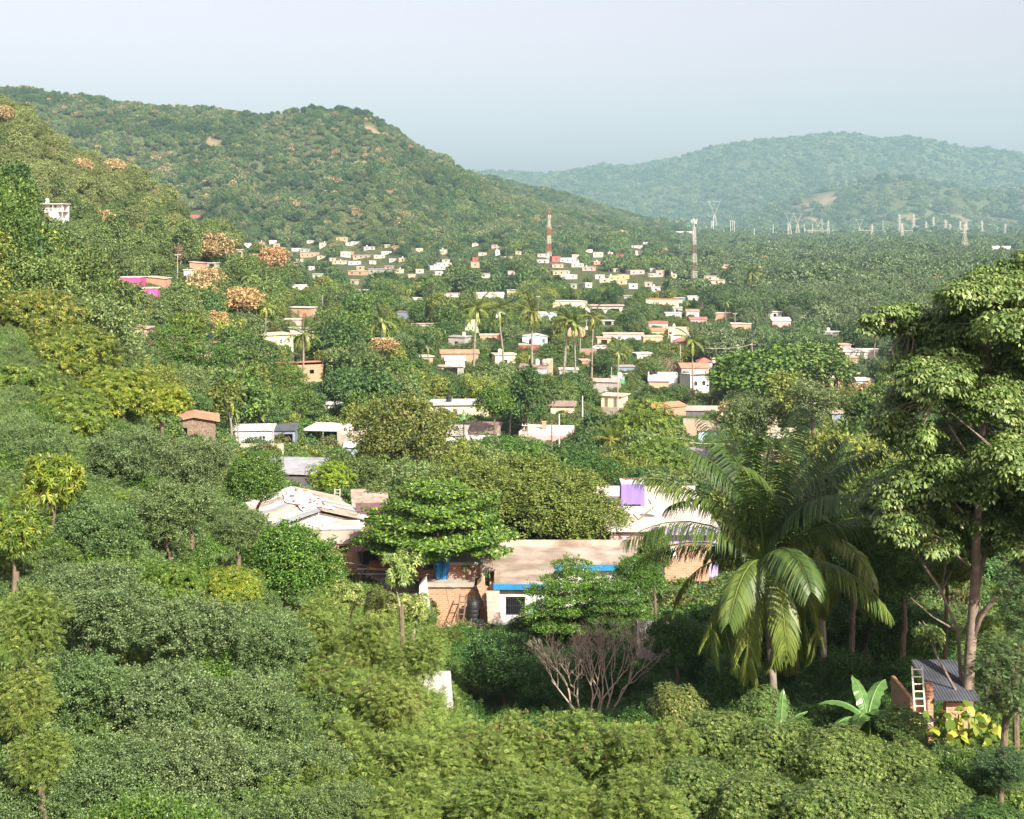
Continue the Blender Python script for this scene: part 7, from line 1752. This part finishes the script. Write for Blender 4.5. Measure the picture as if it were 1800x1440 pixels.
# ------------------------------------------------------------------ the nearest houses
def zat(py, Y): return CAM_Z - (py - HOR) / F * Y
def xat(px, Y): return (px - 900) / F * Y
def barred_house():
    Y0, Y1, Yb = 92.0, 97.0, 103.0; zr = 18.1; zg = 14.3; ox = 0.0
    o = thing('flat_house', 'white flat roofed house with blue roof edge and barred window', 'house', (ox, Y0, zg))
    L = lambda x, y, z: (x - ox, y - Y0, z - zg)
    X0, X1, X2 = xat(868, Y0), 2.9, xat(1132, Y1)
    m = MB()
    for (a, b, c, d) in ((X0, X1, Y0, Yb), (X1, X2, Y1, Yb - .1), (xat(838, 98), X0, 96.2, Yb)):
        x, y, z = L((a + b) / 2, (c + d) / 2, zr - .13); m.box(x, y, z, b - a - .004, d - c, .26)
    x, y, z = L((xat(838, 98) + X2) / 2, Yb + .1, zr + .12); m.box(x, y, z, X2 - xat(838, 98), .22, .5); m.build('roof', surf_mat('roof_screed', (.38, .31, .25), rough=.95, var=.4, scale=.7, dirt=.6, dirtcol=(.24, .18, .13), bump=.15), o)
    m = MB(); x, y, z = L((X0 + X1) / 2, Y0 - .03, zr - .16); m.box(x, y, z, X1 - X0 + .04, .06, .36); m.build('fascia', W('bluepaint'), o)
    m = MB(); x, y, z = L((X1 + X2) / 2, Y1 - .03, zr - .14); m.box(x, y, z, X2 - X1, .06, .40); m.build('fascia', W('bluepaint'), o)
    m = MB(); wy = Y0 + .45; w0 = X0 + .35; z1 = zr - .27 - zg
    wl, wr = xat(889, wy) - w0, xat(923, wy) - w0; bl, br = xat(932, wy) - w0, xat(946, wy) - w0; s0 = zat(1081, wy) - zg; s1 = zat(1049, wy) - zg
    m.wall((w0, wy - Y0), (X1, wy - Y0), -1.2, z1, .2, ((wl, wr, s0 + 1.2, s1 + 1.2), (bl, br, s0 + 1.15, zat(1066, wy) - zg + 1.2)))
    m.wall((w0, 9), (w0, wy - Y0 + .2), -1.2, z1, .2); m.wall((X1, wy - Y0 + .2), (X1, Y1 - Y0), -1.2, z1, .2)
    m.wall((X1, Y1 - Y0 + .5), (X2 - .3, Y1 - Y0 + .5), -1.2, z1, .2, ((2.0, 3.2, 2.6, 3.7), (4.4, 5.4, 2.6, 3.7)))
    m.wall((X2 - .3, Y1 - Y0 + .7), (X2 - .3, 10), -1.2, z1, .2); m.build('wall', W('white'), o)
    wx = w0 + (wl + wr) / 2; g = MB(); g.box(0, .1, .0 + (s1 - s0) / 2, wr - wl, .02, s1 - s0); win = g.build('window', W('glass'), o, (wx, wy - Y0, s0))
    b = MB()
    for k in range(10): b.box(-(wr - wl) / 2 + (wr - wl) * (k + .5) / 10, 0, (s1 - s0) / 2, .028, .028, s1 - s0)
    for k in (.08, .5, .92): b.box(0, -.001, (s1 - s0) * k, wr - wl, .03, .04)
    b.build('bars', W('black'), win, (0, -.03, 0))
    framed_window(o, w0 + (bl + br) / 2, wy - Y0 + .06, s0 - .05, br - bl, zat(1066, wy) - zat(1081, wy) + .05, 0, frame='bluepaint', bars=1)
    m = MB()
    for k in range(12): m.box(w0 + .1 + k * .22, wy - Y0 - .6, .75, .07, .07, .55)
    m.box(w0 + 1.3, wy - Y0 - .6, 1.06, 2.9, .12, .08); m.box(w0 + 1.3, wy - Y0 - .6, .42, 2.9, .14, .1); m.build('balustrade', W('white'), o)
    st = MB()
    for k in range(11): st.box(X0 - .05 + .02 * k, -.2 - .22 * k, z1 - .25 - .27 * k - .5, .85, .26, .27 + 1.0)
    st.build('steps', W('concrete'), o)
    m = MB()
    for (u, v) in ((xat(838, 98) + .4, 5.0), (X0 + .3, .8), (X1 - .3, .6)):
        for q in (-.06, .06): m.tube([(u + q, v, z1), (u + q, v, z1 + 1.1)], .012, 4)
    m.build('rebar', W('rust'), o)
    for p in ((840, 985, 1130, 1030, Y0), (868, 1025, 948, 1105, Y0)): KEEP.append(p)
    FOOT.append((1.5, 97, 5.2)); FOOT.append((6.5, 100, 4.2)); LANDMARKS.append((900, 1000, 92, 'barred window house'))
barred_house()

def brick_house():
    Y0 = 93.6; zg = 13.6; x0, x1 = xat(742, Y0), xat(866, Y0)
    o = thing('brick_house', 'weathered two tier brick house left of the barred window house', 'house', (x0, Y0, zg)); w = x1 - x0
    zl = zat(1031, Y0) - zg; m = MB(); m.wall((0, 0), (w, 0), -1, zl, .2, ((w * .62, w * .88, 0, 2.2),)); m.wall((w, .2), (w, 7), -1, zl, .2); m.wall((0, 7), (0, .2), -1, zl, .2); m.build('lower_wall', W('brickpale'), o)
    m = MB(); m.box(w * .36, .55, zl + .13, w * .76, 1.5, .26); m.build('ledge', W('concrete'), o)
    zu = zat(993, Y0 + 1.2) - zg; m = MB(); m.wall((-.5, 1.2), (w * .82, 1.2), zl + .27, zu, .2, ((.5, 1.5, .55, 1.1), (w * .66, w * .80, .5, 1.15))); m.wall((w * .82, 1.4), (w * .82, 7), zl, zu, .2); m.wall((-.5, 7), (-.5, 1.4), zl, zu, .2); m.build('upper_wall', W('brickred'), o)
    m = MB(); m.box(w * .36, 4.4, zu + .1, w * .95, 6.6, .18); m.build('roof', W('roofgrey'), o)
    m = MB(); m.box(w * .86, .9, zl + .5, .26, .26, 2.3); m.box(w * .99, -.02, zl * .5, .28, .28, zl + .6); m.build('column', W('concrete'), o)
    m = MB()
    for (u, v) in ((w * .86, .9), (w * .98, .1)):
        for q in (-.07, .07): m.tube([(u + q, v, zl + 1.2), (u + q * 1.4, v, zl + 2.5)], .012, 4)
    m.build('rebar', W('rust'), o)
    KEEP.append((744, 990, 862, 1104, Y0)); FOOT.append((x0 + w / 2, Y0 + 3.5, 4)); LANDMARKS.append((800, 1010, Y0, 'two tier brick house'))
    # tarp hanging from the upper wall
    rng = np.random.default_rng(2); V = []; Q = []
    for j in range(9):
        for i in range(9): u = i / 8; v = j / 8; V.append((u * 1.3 * (1 - .45 * v) + v * .35, -.12 + .1 * math.sin(u * 14 + v * 3) - .18 * math.sin(v * pi), -v * 1.7))
    for j in range(8):
        for i in range(8): a = j * 9 + i; Q.append((a, a + 1, a + 10, a + 9))
    me = bpy.data.meshes.new('tarp'); me.from_pydata(V, [], Q); me.materials.append(W('tarpblue')); t = link('tarp', me, None, (xat(757, Y0), Y0 + .95, zat(983, Y0))); tag(t, 'crumpled blue tarp hanging on the red brick wall', 'tarp')
    so = t.modifiers.new('thickness', 'SOLIDIFY'); so.thickness = .02
    # niche with the tank
    Yn = 92.2; zb = 13.9
    n = thing('wing_wall', 'sloping brick and concrete wing wall right of the black tank', 'wall', (xat(838, Yn), Yn, zb)); m = MB()
    prof = [(xat(838, Yn), zat(1030, Yn)), (xat(846, Yn), zat(1022, Yn)), (xat(858, Yn), zat(1050, Yn)), (xat(868, Yn), zat(1082, Yn)), (xat(870, Yn), zb - .5), (xat(858, Yn), zb - .5), (xat(856, Yn), zat(1080, Yn)), (xat(848, Yn), zat(1056, Yn))]
    pr = [(a - xat(838, Yn), b - zb) for a, b in prof]; k = len(pr); m.add([(a, 0, b) for a, b in pr] + [(a, 1.3, b) for a, b in pr], [tuple(range(k)), tuple(range(2 * k - 1, k - 1, -1))] + [(i, i + k, (i + 1) % k + k, (i + 1) % k) for i in range(k)]); m.build('brickwork', W('brickpale'), n)
    water_tank('tall ribbed black tank standing in the brick niche', pos=(xat(832, 92.4), 92.4, zat(1099, 92.4)), r=.44, hh=1.75)
    c = thing('concrete_post', 'upright concrete post between brick niche and outside steps', 'post', (xat(868, 91), 91, 13.6)); m = MB(); m.box(0, 0, .9, .42, .3, 2.4); m.build('shaft', W('concrete'), c); m = MB(); m.box(0, 0, 2.12, .5, .38, .06); m.build('cap', W('concrete'), c)
    def ladder(label, p0, p1, wd, nr, mat, r=.03):
        o = thing('ladder', label, 'ladder', p0); p1 = np.array(p1) - np.array(p0)
        for s in (-1, 1): mm = MB(); mm.bar((s * wd / 2, 0, 0), (p1[0] + s * wd / 2, p1[1], p1[2]), r * 2); mm.build('rail', mat, o)
        mm = MB()
        for i in range(nr): t = (i + .6) / nr; q = p1 * t; mm.bar((q[0] - wd / 2, q[1] - .01, q[2]), (q[0] + wd / 2, q[1] - .01, q[2]), r * 1.5)
        mm.build('rungs', mat, o)
    ladder('rough wooden ladder leaning left of the black tank', (xat(806, 91), 91, zat(1108, 91)), (xat(815, 92.8), 92.8, zat(1044, 92.8)), .42, 6, W('wood'), .035)
    ladder('pale metal ladder rising behind the patched metal roof', (xat(592, 113), 113, zat(905, 113)), (xat(593, 113.6), 113.6, zat(859, 113.6)), .42, 8, W('galv'), .025)
    ladder('light aluminium ladder leaning on the brick pillar at right', (xat(1618, 46), 46, zat(1262, 46)), (xat(1612, 46.8), 46.8, zat(1172, 46.8)), .34, 7, W('galv'), .022)
    for (lab, nm, px, py, mat, kind) in (('wooden crate of planks below the black tank', 'crate', 827, 1104, 'wood', 'c'), ('dark drum right below the black tank', 'drum', 843, 1104, 'black', 'd')):
        Yc = 90.6; t = thing(nm, lab, nm, (xat(px, Yc), Yc, zat(py + 8, Yc)))
        if kind == 'c':
            m = MB(); [m.box(0, s * .3, .1 + .17 * q, .75, .03, .13) for s in (-1, 1) for q in range(3)]; [m.box(s * .37, 0, .1 + .17 * q, .03, .56, .13) for s in (-1, 1) for q in range(3)]; m.build('slats', W('wood'), t); m = MB(); m.box(0, 0, .03, .7, .56, .04); m.build('base', W('wood'), t)
        else: m = MB(); m.lathe([(.3, 0), (.3, .25), (.32, .27), (.3, .29), (.3, .55), (.32, .57), (.3, .6), (.3, .8)], n=16); m.build('drum_body', W(mat), t)
    m = MB(); rng = np.random.default_rng(8)
    Yb = 90.0
    for k in range(420):
        p = np.array([rng.normal() * 1.2, rng.normal() * .7, .1 + abs(rng.normal()) * .28]); d = rng.normal(size=3) * np.array([1, 1, .4]); d /= np.linalg.norm(d); m.bar(tuple(p - d * .4), tuple(p + d * .4), .022)
    t = m.build('brushwood', M_DRYW, None, (xat(793, Yb), Yb, float(ground(xat(793, Yb), Yb)) + .3)); tag(t, 'heap of dry brown sticks and straw in the yard', None, kind='stuff'); KEEP.append((758, 1095, 850, 1122, Yb))
    s = thing('buttress_wall', 'white plastered sloping wall end left of the two tier brick house', 'wall', (xat(733, 90.5), 90.5, 13.2)); m = MB(); pr = [(0, 0), (1.35, 0), (1.05, 1.6), (.55, zat(1018, 90.5) - 13.2), (.15, zat(1030, 90.5) - 13.2)]; k = 5; m.add([(a, 0, b) for a, b in pr] + [(a, .9, b) for a, b in pr], [tuple(range(k)), tuple(range(2 * k - 1, k - 1, -1))] + [(i, i + k, (i + 1) % k + k, (i + 1) % k) for i in range(k)]); m.build('plaster', W('white'), s); KEEP.append((733, 1022, 756, 1082, 90.5))
    bag = thing('sack', 'grey white plastic sack leaning by the wooden ladder', 'sack', (xat(789, 91.5), 91.5, 14.4)); m = MB(); m.lathe([(.3, 0), (.38, .25), (.34, .7), (.2, 1.05), (.1, 1.2)], n=9); m.build('sack_body', W('offwhite'), bag); m = MB(); m.tube([(0, 0, 1.15), (.05, 0, 1.3)], [.05, .1], 7); m.build('neck', W('offwhite'), bag)
    bb = thing('block_stack', 'orange brick block at the yard edge', 'bricks', (xat(815, 86), 86, zat(1128, 86))); m = MB(); m.box(0, 0, .35, .7, .6, .9); m.build('brickwork', W('brick'), bb); m = MB(); m.box(0, 0, .83, .8, .7, .06); m.build('cap', W('concrete'), bb); KEEP.append((806, 1110, 824, 1128, 86))
M_DRYW = surf_mat('straw', (.30, .21, .12), rough=.95, var=.3, scale=4)
brick_house()

def metal_roof_house():
    Yf = 102.0; rot = 21; h = 2.6
    o, (w, d, hh) = house('metal_roofed_house', 'house under a patched pale corrugated roof weighted with a white tarp', 562, 925, 150, h, 9.0, rot, 'offwhite', 'gabley', 'sheetpale', vis=30, up=66, rise=1.0, over=.45, Yf=Yf, short='patched metal roof', low=3.2)
    for ch in list(o.children):
        if ch.name.startswith('roof'): bpy.data.objects.remove(ch)
    rng = random.Random(3); W2, D2 = w / 2 + .5, d / 2 + .5; mats = ['sheetpale', 'sheetpale', 'roofwhite', 'sheet', 'sheetpale', 'roofbeige']
    n = 9
    for side in (-1, 1):
        for k in range(n):
            y0 = -D2 + 2 * D2 * k / n; y1 = y0 + 2 * D2 / n + .12; z0 = h + .18 + rng.uniform(0, .05) + .012 * (k % 2); ov = W2 + rng.uniform(-.25, .2); m = MB(); c = 10; V = []
            for i in range(c + 1):
                yy = y0 + (y1 - y0) * i / c; bmp = .025 * (i % 2)
                V += [(side * .03, yy, z0 + 1.0 + bmp), (side * ov, yy, z0 - .05 + bmp + rng.uniform(-.01, .01))]
            V2 = [(a, b, cc - .012) for a, b, cc in V]; nn = len(V)
            fs = [((2 * i, 2 * i + 1, 2 * i + 3, 2 * i + 2) if side < 0 else (2 * i, 2 * i + 2, 2 * i + 3, 2 * i + 1)) for i in range(c)]
            m.add(V + V2, fs + [tuple(nn + q for q in f[::-1]) for f in fs]); m.build('roof_sheet', W(mats[rng.randrange(6)]), o)
    z = h + 1.25; T = thing('roof_tarp', 'white tarp draped over the ridge of the patched metal roof', 'tarp', wpos(o, 0, 0, 0), o.rotation_euler.z); V = []; Q = []; nx, ny = 11, 16
    for j in range(ny):
        for i in range(nx):
            u = -1 + 2 * i / (nx - 1); v = -1 + 2 * j / (ny - 1); r = 1.25 * (1 - .12 * v * v + .12 * math.sin(5 * v)); xx = u * r - .2 * v; V.append((xx, v * 3.4 - .4, z + .09 - abs(xx) * (1.05 / W2) + .03 * math.sin(9 * u + 4 * v)))
    for j in range(ny - 1):
        for i in range(nx - 1): a = j * nx + i; Q.append((a, a + 1, a + nx + 1, a + nx))
    me = bpy.data.meshes.new('tarp_cloth'); me.from_pydata(V, [], Q); me.materials.append(W('tarpwhite')); link('cloth', me, T).modifiers.new('t', 'SOLIDIFY').thickness = .03
    rg = random.Random(9); pl = [(-.9, -3.2), (.1, -3.3), (.7, -2.8), (-1.0, -1.9), (.9, -1.6), (-.2, -2.4), (.2, -2.0), (-1.0, -.4), (.9, -.3), (-.8, 1.2), (.9, 1.1), (-.2, 2.6), (.5, 2.5), (.0, -1.5)]
    labs = ordinal_labels(['brown stone holding down the white roof tarp'] * len(pl), [wpos(o, a, b)[0] for a, b in pl])
    for (a, b), lb in zip(pl, labs):
        m = MB(); r = rg.uniform(.13, .2); m.lathe([(r * .5, 0), (r, r * .35), (r * .9, r * .8), (r * .35, r * 1.1)], n=7); t = m.build('stone', W('stone'), None, wpos(o, a, b, z + .1 - abs(a) * (1.05 / W2))); t.rotation_euler = (rg.uniform(-.2, .2), rg.uniform(-.2, .2), rg.uniform(0, 6)); t.scale = (1.2, .8, .8); tag(t, lb, 'stone', 'stones on the white tarp')
    # brick lower storey, ring beam and planks in front
    Yw = 100.2; x0, x1 = xat(535, Yw), xat(634, Yw); w = x1 - x0; zb = 13.0
    q = thing('brick_room', 'orange brick room with grey ring beam in front of the metal roof', 'house', (x0, Yw, zb)); zt = zat(955, Yw) - zb; zr = zat(934, Yw) - zb
    m = MB(); m.wall((0, 0), (w, 0), -1, zt, .2, ((w * .61, w * .76, zt + .3, zt + .85),)); m.wall((w, .2), (w, 4), -1, zt, .2); m.wall((0, 4), (0, .2), -1, zt, .2); m.build('wall', W('brickpale'), q)
    m = MB(); m.box(w / 2, 2.0, (zt + zr) / 2 + .003, w + .2, 4.3, zr - zt); m.build('ring_beam', W('concrete'), q)
    m = MB(); m.box(w * .96, -.05, zt / 2 - .5, .34, .3, zt + 1); m.build('column', W('concrete'), q)
    m = MB(); rg = random.Random(5)
    for k in range(6): m.box(w * .62 + rg.uniform(-.3, .3), .5 + k * .62, zr + .1 + .05 * k, w * .75, .55, .05, rz=rg.uniform(-.06, .06))
    m.build('roof_planks', W('roofwhite'), q)
    KEEP.append((596, 938, 634, 1020, Yw)); KEEP.append((540, 925, 640, 958, Yw)); FOOT.append((x0 + w / 2, Yw + 2, 3))
    p = thing('flower_pot', 'potted plant with brown leaves at the foot of the brick room', 'plant pot', (xat(617, 97.5), 97.5, zat(1030, 97.5))); m = MB(); m.lathe([(.16, 0), (.24, .4), (.26, .42)], n=12); m.build('pot', W('brick'), p)
    rng2 = np.random.default_rng(1); g = Geo(); n = 60; D = nrmz(rng2.normal(size=(n, 3)) + np.array([0, 0, .8])); g.add(*leaf_geo(np.zeros((n, 3)) + [0, 0, .4] + D * .1, D, nrmz(rng2.normal(size=(n, 3))), .6, .1, bend=.4, segs=2, rng=rng2)); link('foliage', g.mesh('pot_leaves', [M_POD]), p)['tint'] = [1, 1, 1]
metal_roof_house()

def porch():
    Y0 = 98.0; x0, x1 = xat(628, Y0), xat(762, Y0); w = x1 - x0; zf = zat(1016, Y0); zt = zat(966, Y0)
    o = thing('porch', 'open porch with rusty corrugated roof and dark interior', 'porch', (x0, Y0, zf)); h = zt - zf
    m = MB(); m.box(w / 2, 2.2, -.14, w, 4.4, .26); m.box(w / 2, 2.2, -1.9, w - .3, 4.2, 3.2); m.build('floor_slab', W('concrete'), o)
    m = MB(); n = 60; V = []
    for i in range(n + 1):
        xx = -.25 + (w + .5) * i / n; b = .04 * (i % 2); V += [(xx, -.7, h + .02 + b), (xx, 4.4, h + .95 + b)]
    V2 = [(a, b, c - .02) for a, b, c in V]; nn = len(V); fs = [(2 * i, 2 * i + 2, 2 * i + 3, 2 * i + 1) for i in range(n)]; m.add(V + V2, fs + [tuple(nn + q for q in f[::-1]) for f in fs]); m.build('roof', W('rust'), o)
    for u in (.12, w * .5, w - .12): m = MB(); m.box(u, .1, h / 2 - .01, .2, .2, h); m.build('post', W('rust'), o)
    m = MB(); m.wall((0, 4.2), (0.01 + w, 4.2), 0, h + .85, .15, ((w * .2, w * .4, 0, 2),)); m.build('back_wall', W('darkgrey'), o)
    m = MB(); m.box(w / 2, .0, .62, w, .08, .1); m.box(w / 2, .0, .28, w, .06, .08); m.build('railing', W('offwhite'), o)
    t = thing('table', 'table under an orange cloth on the dark porch', 'table', (x0 + w * .28, Y0 + 1.3, zf)); m = MB(); m.box(0, 0, .74, 1.5, .9, .05); m.build('tabletop', W('wood'), t)
    for a in (-.65, .65):
        for b in (-.36, .36): m = MB(); m.box(a, b, .36, .06, .06, .72); m.build('leg', W('wood'), t)
    c = MB(); c.box(0, 0, .785, 1.56, .96, .02); c.box(0, -.485, .52, 1.56, .015, .52); cc = c.build('table_cloth', surf_mat('orange_cloth', (.62, .22, .05), var=.1), None, (x0 + w * .28, Y0 + 1.3, zf)); tag(cc, 'orange cloth covering the porch table', 'tablecloth')
    m = MB(); m.add([(0, 0, 0), (1.5, .1, -.05), (1.3, .2, -1.0), (.25, .1, -.85)], [(0, 1, 2, 3)]); b = m.build('blanket', W('lightblue'), None, (x0 + w * .42, Y0 + 1.0, zf + 1.75)); tag(b, 'pale blue cloth hung inside the porch', 'cloth'); b.modifiers.new('t', 'SOLIDIFY').thickness = .02
    KEEP.append((628, 950, 694, 1014, Y0)); FOOT.append((x0 + w / 2, Y0 + 2.2, 3)); LANDMARKS.append((660, 960, Y0, 'rusty porch roof'))
    wire('thin cable sagging across the front of the dark porch', [pt3(560, 978, 96), pt3(632, 992, 96), pt3(760, 1020, 95), pt3(812, 1036, 92)], .014)
    house('lean_to', 'lean roof of pale sheets beside the metal roof ridge', 652, 897, 52, 2.4, 4, 8, 'offwhite', 'shedf', 'sheetpale', vis=6, up=22, Yf=108, rise=.7, cat='lean-to', low=2)
    house('lean_to', 'maroon sheet lean roof half under the layered tree', 655, 925, 40, 2.2, 3.2, 8, 'tan', 'shedf', 'maroon', vis=8, up=26, Yf=104.0, rise=.9, cat='lean-to', low=2)
porch()

def lilac_house():
    Yf, Yb = 111.0, 126.0; zr = zat(929, Yf); x0, x1 = xat(1072, Yf), xat(1262, Yf); zg = 12.2
    o = thing('lilac_house', 'lilac walled house with broad whitewashed flat roof behind the big palm', 'house', (x0, Yf, zg)); w = x1 - x0; h = zr - zg
    xs = xat(1150, Yf) - x0
    m = MB(); m.box(w / 2, 7.5, h - .12, w + .4, 15.4, .24); m.box(w / 2, 15.1, h + .25, w + .3, .2, .46); m.build('roof', surf_mat('roof_whitewash', (.68, .61, .54), rough=.95, var=.14, scale=.7, dirt=.3, dirtcol=(.42, .34, .28), bump=.1), o)
    m = MB(); m.wall((0, .3), (xs, .3), -1, h - .25, .2, ((xs * .4, xs * .75, 1.4, 2.8),)); m.wall((w, .5), (w, 15), -1, h - .25, .2); m.wall((0, 15), (0, .5), -1, h - .25, .2); m.build('wall', W('palepink'), o)
    m = MB(); m.wall((xs, .0), (w, .0), -1, h - .25, .2, (((w - xs) * .55, (w - xs) * .8, 1.6, 3),)); m.box(xs + (w - xs) / 2, -.3, h - .14, w - xs + .3, 1.0, .42); m.build('front_wall', W('lilac'), o)
    framed_window(o, xs + (w - xs) * .675, .1, .6, (w - xs) * .25, 1.4, 0)
    KEEP.append((1084, 872, 1150, 946, Yf)); KEEP.append((1172, 900, 1232, 952, Yf)); FOOT.append((x0 + w / 2, Yf + 7, 8)); LANDMARKS.append((1150, 920, Yf, 'lilac house roof'))
    Yc = 120.5; c = thing('tank_housing', 'purple cube standing on the lilac house roof with stones on top', 'roof box', (xat(1111, Yc), Yc, zr)); s = 41 / F * Yc; hh = 1.9
    m = MB(); m.wall((-s / 2, -s / 2), (s / 2, -s / 2), 0, hh, .14, ((.2, s - .35, 0, .16),)); m.wall((s / 2, -s / 2 + .14), (s / 2, s / 2 - .14), 0, hh, .14); m.wall((s / 2, s / 2), (-s / 2, s / 2), 0, hh, .14); m.wall((-s / 2, s / 2 - .14), (-s / 2, -s / 2 + .14), 0, hh, .14); m.build('wall', W('purple'), c)
    m = MB(); m.box(0, 0, hh + .05, s + .03, s + .03, .1); m.build('lid', W('offwhite'), c)
    rg = random.Random(2); labs = ordinal_labels(['broken brick lying on the purple cube'] * 7, list(range(7)))
    for k in range(7): m = MB(); m.box(0, 0, .07, .26, .14, .13); t = m.build('brick', W('stone'), None, (xat(1111, Yc) - .6 + k * .19, Yc + .45 + rg.uniform(-.2, .2), zr + hh + .1), rg.uniform(0, 3)); tag(t, labs[k], 'brick', 'broken bricks on the purple cube')
    d = thing('satellite_dish', 'pale grey satellite dish on the lilac house roof', 'satellite dish', (xat(1152, 115), 115, zr)); m = MB(); m.tube([(0, 0, 0), (0, 0, .7)], .04, 8); m.build('mast', W('galv'), d)
    m = MB(); n = 20; V = []
    for j in range(5):
        r = .55 * j / 4
        for i in range(n): V.append((r * cos(2 * pi * i / n), .35 * (r / .55) ** 2 * -.35, r * sin(2 * pi * i / n)))
    m.add(V, [(j * n + i, j * n + (i + 1) % n, (j + 1) * n + (i + 1) % n, (j + 1) * n + i) for j in range(4) for i in range(n)]); q = m.build('dish', W('roofwhite'), d, (0, 0, .9), .5); q.modifiers.new('t', 'SOLIDIFY').thickness = .03
    m = MB(); m.tube([(0, 0, .9), (-.1, -.6, 1.0)], .015, 5); m.box(-.1, -.6, 1.0, .08, .1, .1); m.build('feed_arm', W('galv'), d)
    b = thing('rusty_beam', 'bent olive beam lying on the lilac house roof', 'beam', (xat(1122, 114), 114, zr)); m = MB(); m.bar((0, 0, .05), (1.3, .8, .9), .1); m.bar((1.3, .8, .9), (.9, 1.0, 1.5), .1); m.bar((0, 0, .05), (-.4, .1, .5), .09); m.build('beam_body', surf_mat('olive_paint', (.20, .18, .09), var=.2), b)
    # lattice brick fence
    Yl = 108.0; xa, xb = xat(1168, Yl), xat(1246, Yl); f = thing('lattice_wall', 'reddish brick lattice wall below the lilac front', 'wall', (xa, Yl, zat(985, Yl))); ht = zat(953, Yl) - zat(985, Yl); L = xb - xa
    m = MB(); nx = int(L / .22); nz = int(ht / .16)
    for j in range(nz):
        for i in range(nx): m.box(i * .22 + (.11 if j % 2 else 0) + .06, 0, j * .16 + .045, .15 if j % 2 else .15, .14, .085)
        m.box(L / 2, 0, j * .16 + .118, L, .12, .06)
    m.box(L / 2, 0, -.8, L, .16, 1.6); m.build('lattice', W('brickpale'), f)
    for u in (0, L * .5, L): m = MB(); m.box(u, -.02, ht / 2, .24, .22, ht + .2); m.build('pier', W('peach'), f)
    KEEP.append((1168, 951, 1216, 980, Yl))
    ch = thing('plastic_chair', 'white plastic chair in front of the lattice wall', 'chair', (xat(1183, 106), 106, zat(985, 106)))
    m = MB(); m.box(0, 0, .42, .5, .48, .05); m.build('seat', W('white'), ch); m = MB(); m.box(0, .24, .72, .5, .05, .55); m.build('backrest', W('white'), ch)
    for a in (-.22, .22):
        for bq in (-.2, .2): m = MB(); m.box(a, bq, .2, .05, .05, .4); m.build('leg', W('white'), ch)
lilac_house()

def odds():
    # whitish low house behind the feathery trees
    house('low_house', 'whitish low house half hidden behind the feathery trees', 742, 1268, 84, 2.2, 5, 4, 'white', 'flat', 'roofwhite', front=((w_, .2, 1.0, .6, 1.0), (d_, .6, .9, 0, 1.9)), vis=0, up=0, Yf=52, short=None, low=3)
    KEEP.pop()
    # shack at the right
    Y = 47.5; x0, x1 = xat(1600, Y), xat(1702, Y); zb = zat(1300, Y); q = thing('shack', 'small brick shack with grey sheet roof behind the ladder', 'shack', (x0, Y, zb)); w = x1 - x0; h = zat(1228, Y) - zb
    m = MB(); m.wall((0, 0), (w, 0), -.8, h, .12, ((w * .36, w * .62, .8, 1.8 + .3),)); m.wall((w, .12), (w, 2.4), -.8, h, .12); m.wall((0, 2.4), (0, .12), -.8, h, .12); m.build('wall', W('brickpale'), q)
    m = MB(); m.box(w * .30, -.1, h * .5 + .25, .26, .24, h + .6); m.build('pillar', W('brick'), q)
    m = MB(); n = 30; V = []
    for i in range(n + 1): xx = w * .36 + (w * .8) * i / n; b = .03 * (i % 2); V += [(xx, -.4, h + .05 + b), (xx, 2.4, h + .55 + b)]
    V2 = [(a, b, c - .02) for a, b, c in V]; nn = len(V); fs = [(2 * i, 2 * i + 2, 2 * i + 3, 2 * i + 1) for i in range(n)]; m.add(V + V2, fs + [tuple(nn + k for k in f[::-1]) for f in fs]); m.build('roof', W('roofdark'), q)
    KEEP.append((1600, 1175, 1662, 1285, Y)); FOOT.append((x0 + w / 2, Y + 1, 2.0))
    t = thing('wash_basin', 'upturned dark metal basin on the wall by the ladder', 'basin', (xat(1622, 46), 46, zat(1266, 46))); m = MB(); m.lathe([(.34, 0), (.36, .03), (.30, .12), (.12, .2)], n=18); m.build('bowl', W('black'), t); m = MB(); m.lathe([(.37, 0), (.37, .03)], n=18); m.build('rim', W('galv'), t)
    Yf = 80.0; f = thing('sheet_fence', 'grey corrugated sheet fence seen between palm fronds and dark trees', 'fence', (xat(1120, Yf), Yf, zat(1172, Yf))); m = MB(); n = 70; V = []; L = xat(1215, Yf) - xat(1120, Yf)
    for i in range(n + 1): V += [(L * i / n, .04 * (i % 2), 0), (L * i / n, .04 * (i % 2), 2.6)]
    m.add(V, [(2 * i, 2 * i + 2, 2 * i + 3, 2 * i + 1) for i in range(n)]); r = m.build('sheet', W('roofgrey'), f); r.modifiers.new('t', 'SOLIDIFY').thickness = .01
    for u in (0, L / 2, L): m = MB(); m.box(u, .12, 1.3, .08, .08, 2.8); m.build('post', W('wood'), f)
odds()
near_scrub()
rest = mid_forest()
woods(rest)

# ------------------------------------------------------------------ the air of the valley
def haze():
    mb = MB(); mb.box(0, 4650, 350, 12800, 9900, 712)
    m = bpy.data.materials.new('haze'); m.use_nodes = True; nt = m.node_tree; nt.nodes.clear()
    o = nt.nodes.new('ShaderNodeOutputMaterial'); v = nt.nodes.new('ShaderNodeVolumePrincipled')
    v.inputs['Color'].default_value = (0.46, 0.77, 0.90, 1); v.inputs['Density'].default_value = HAZE_D; v.inputs['Anisotropy'].default_value = 0.0
    nt.links.new(v.outputs[0], o.inputs['Volume'])
    tag(mb.build('haze', m), None, None, kind='stuff')
HAZE_D = 9.0e-5
haze()
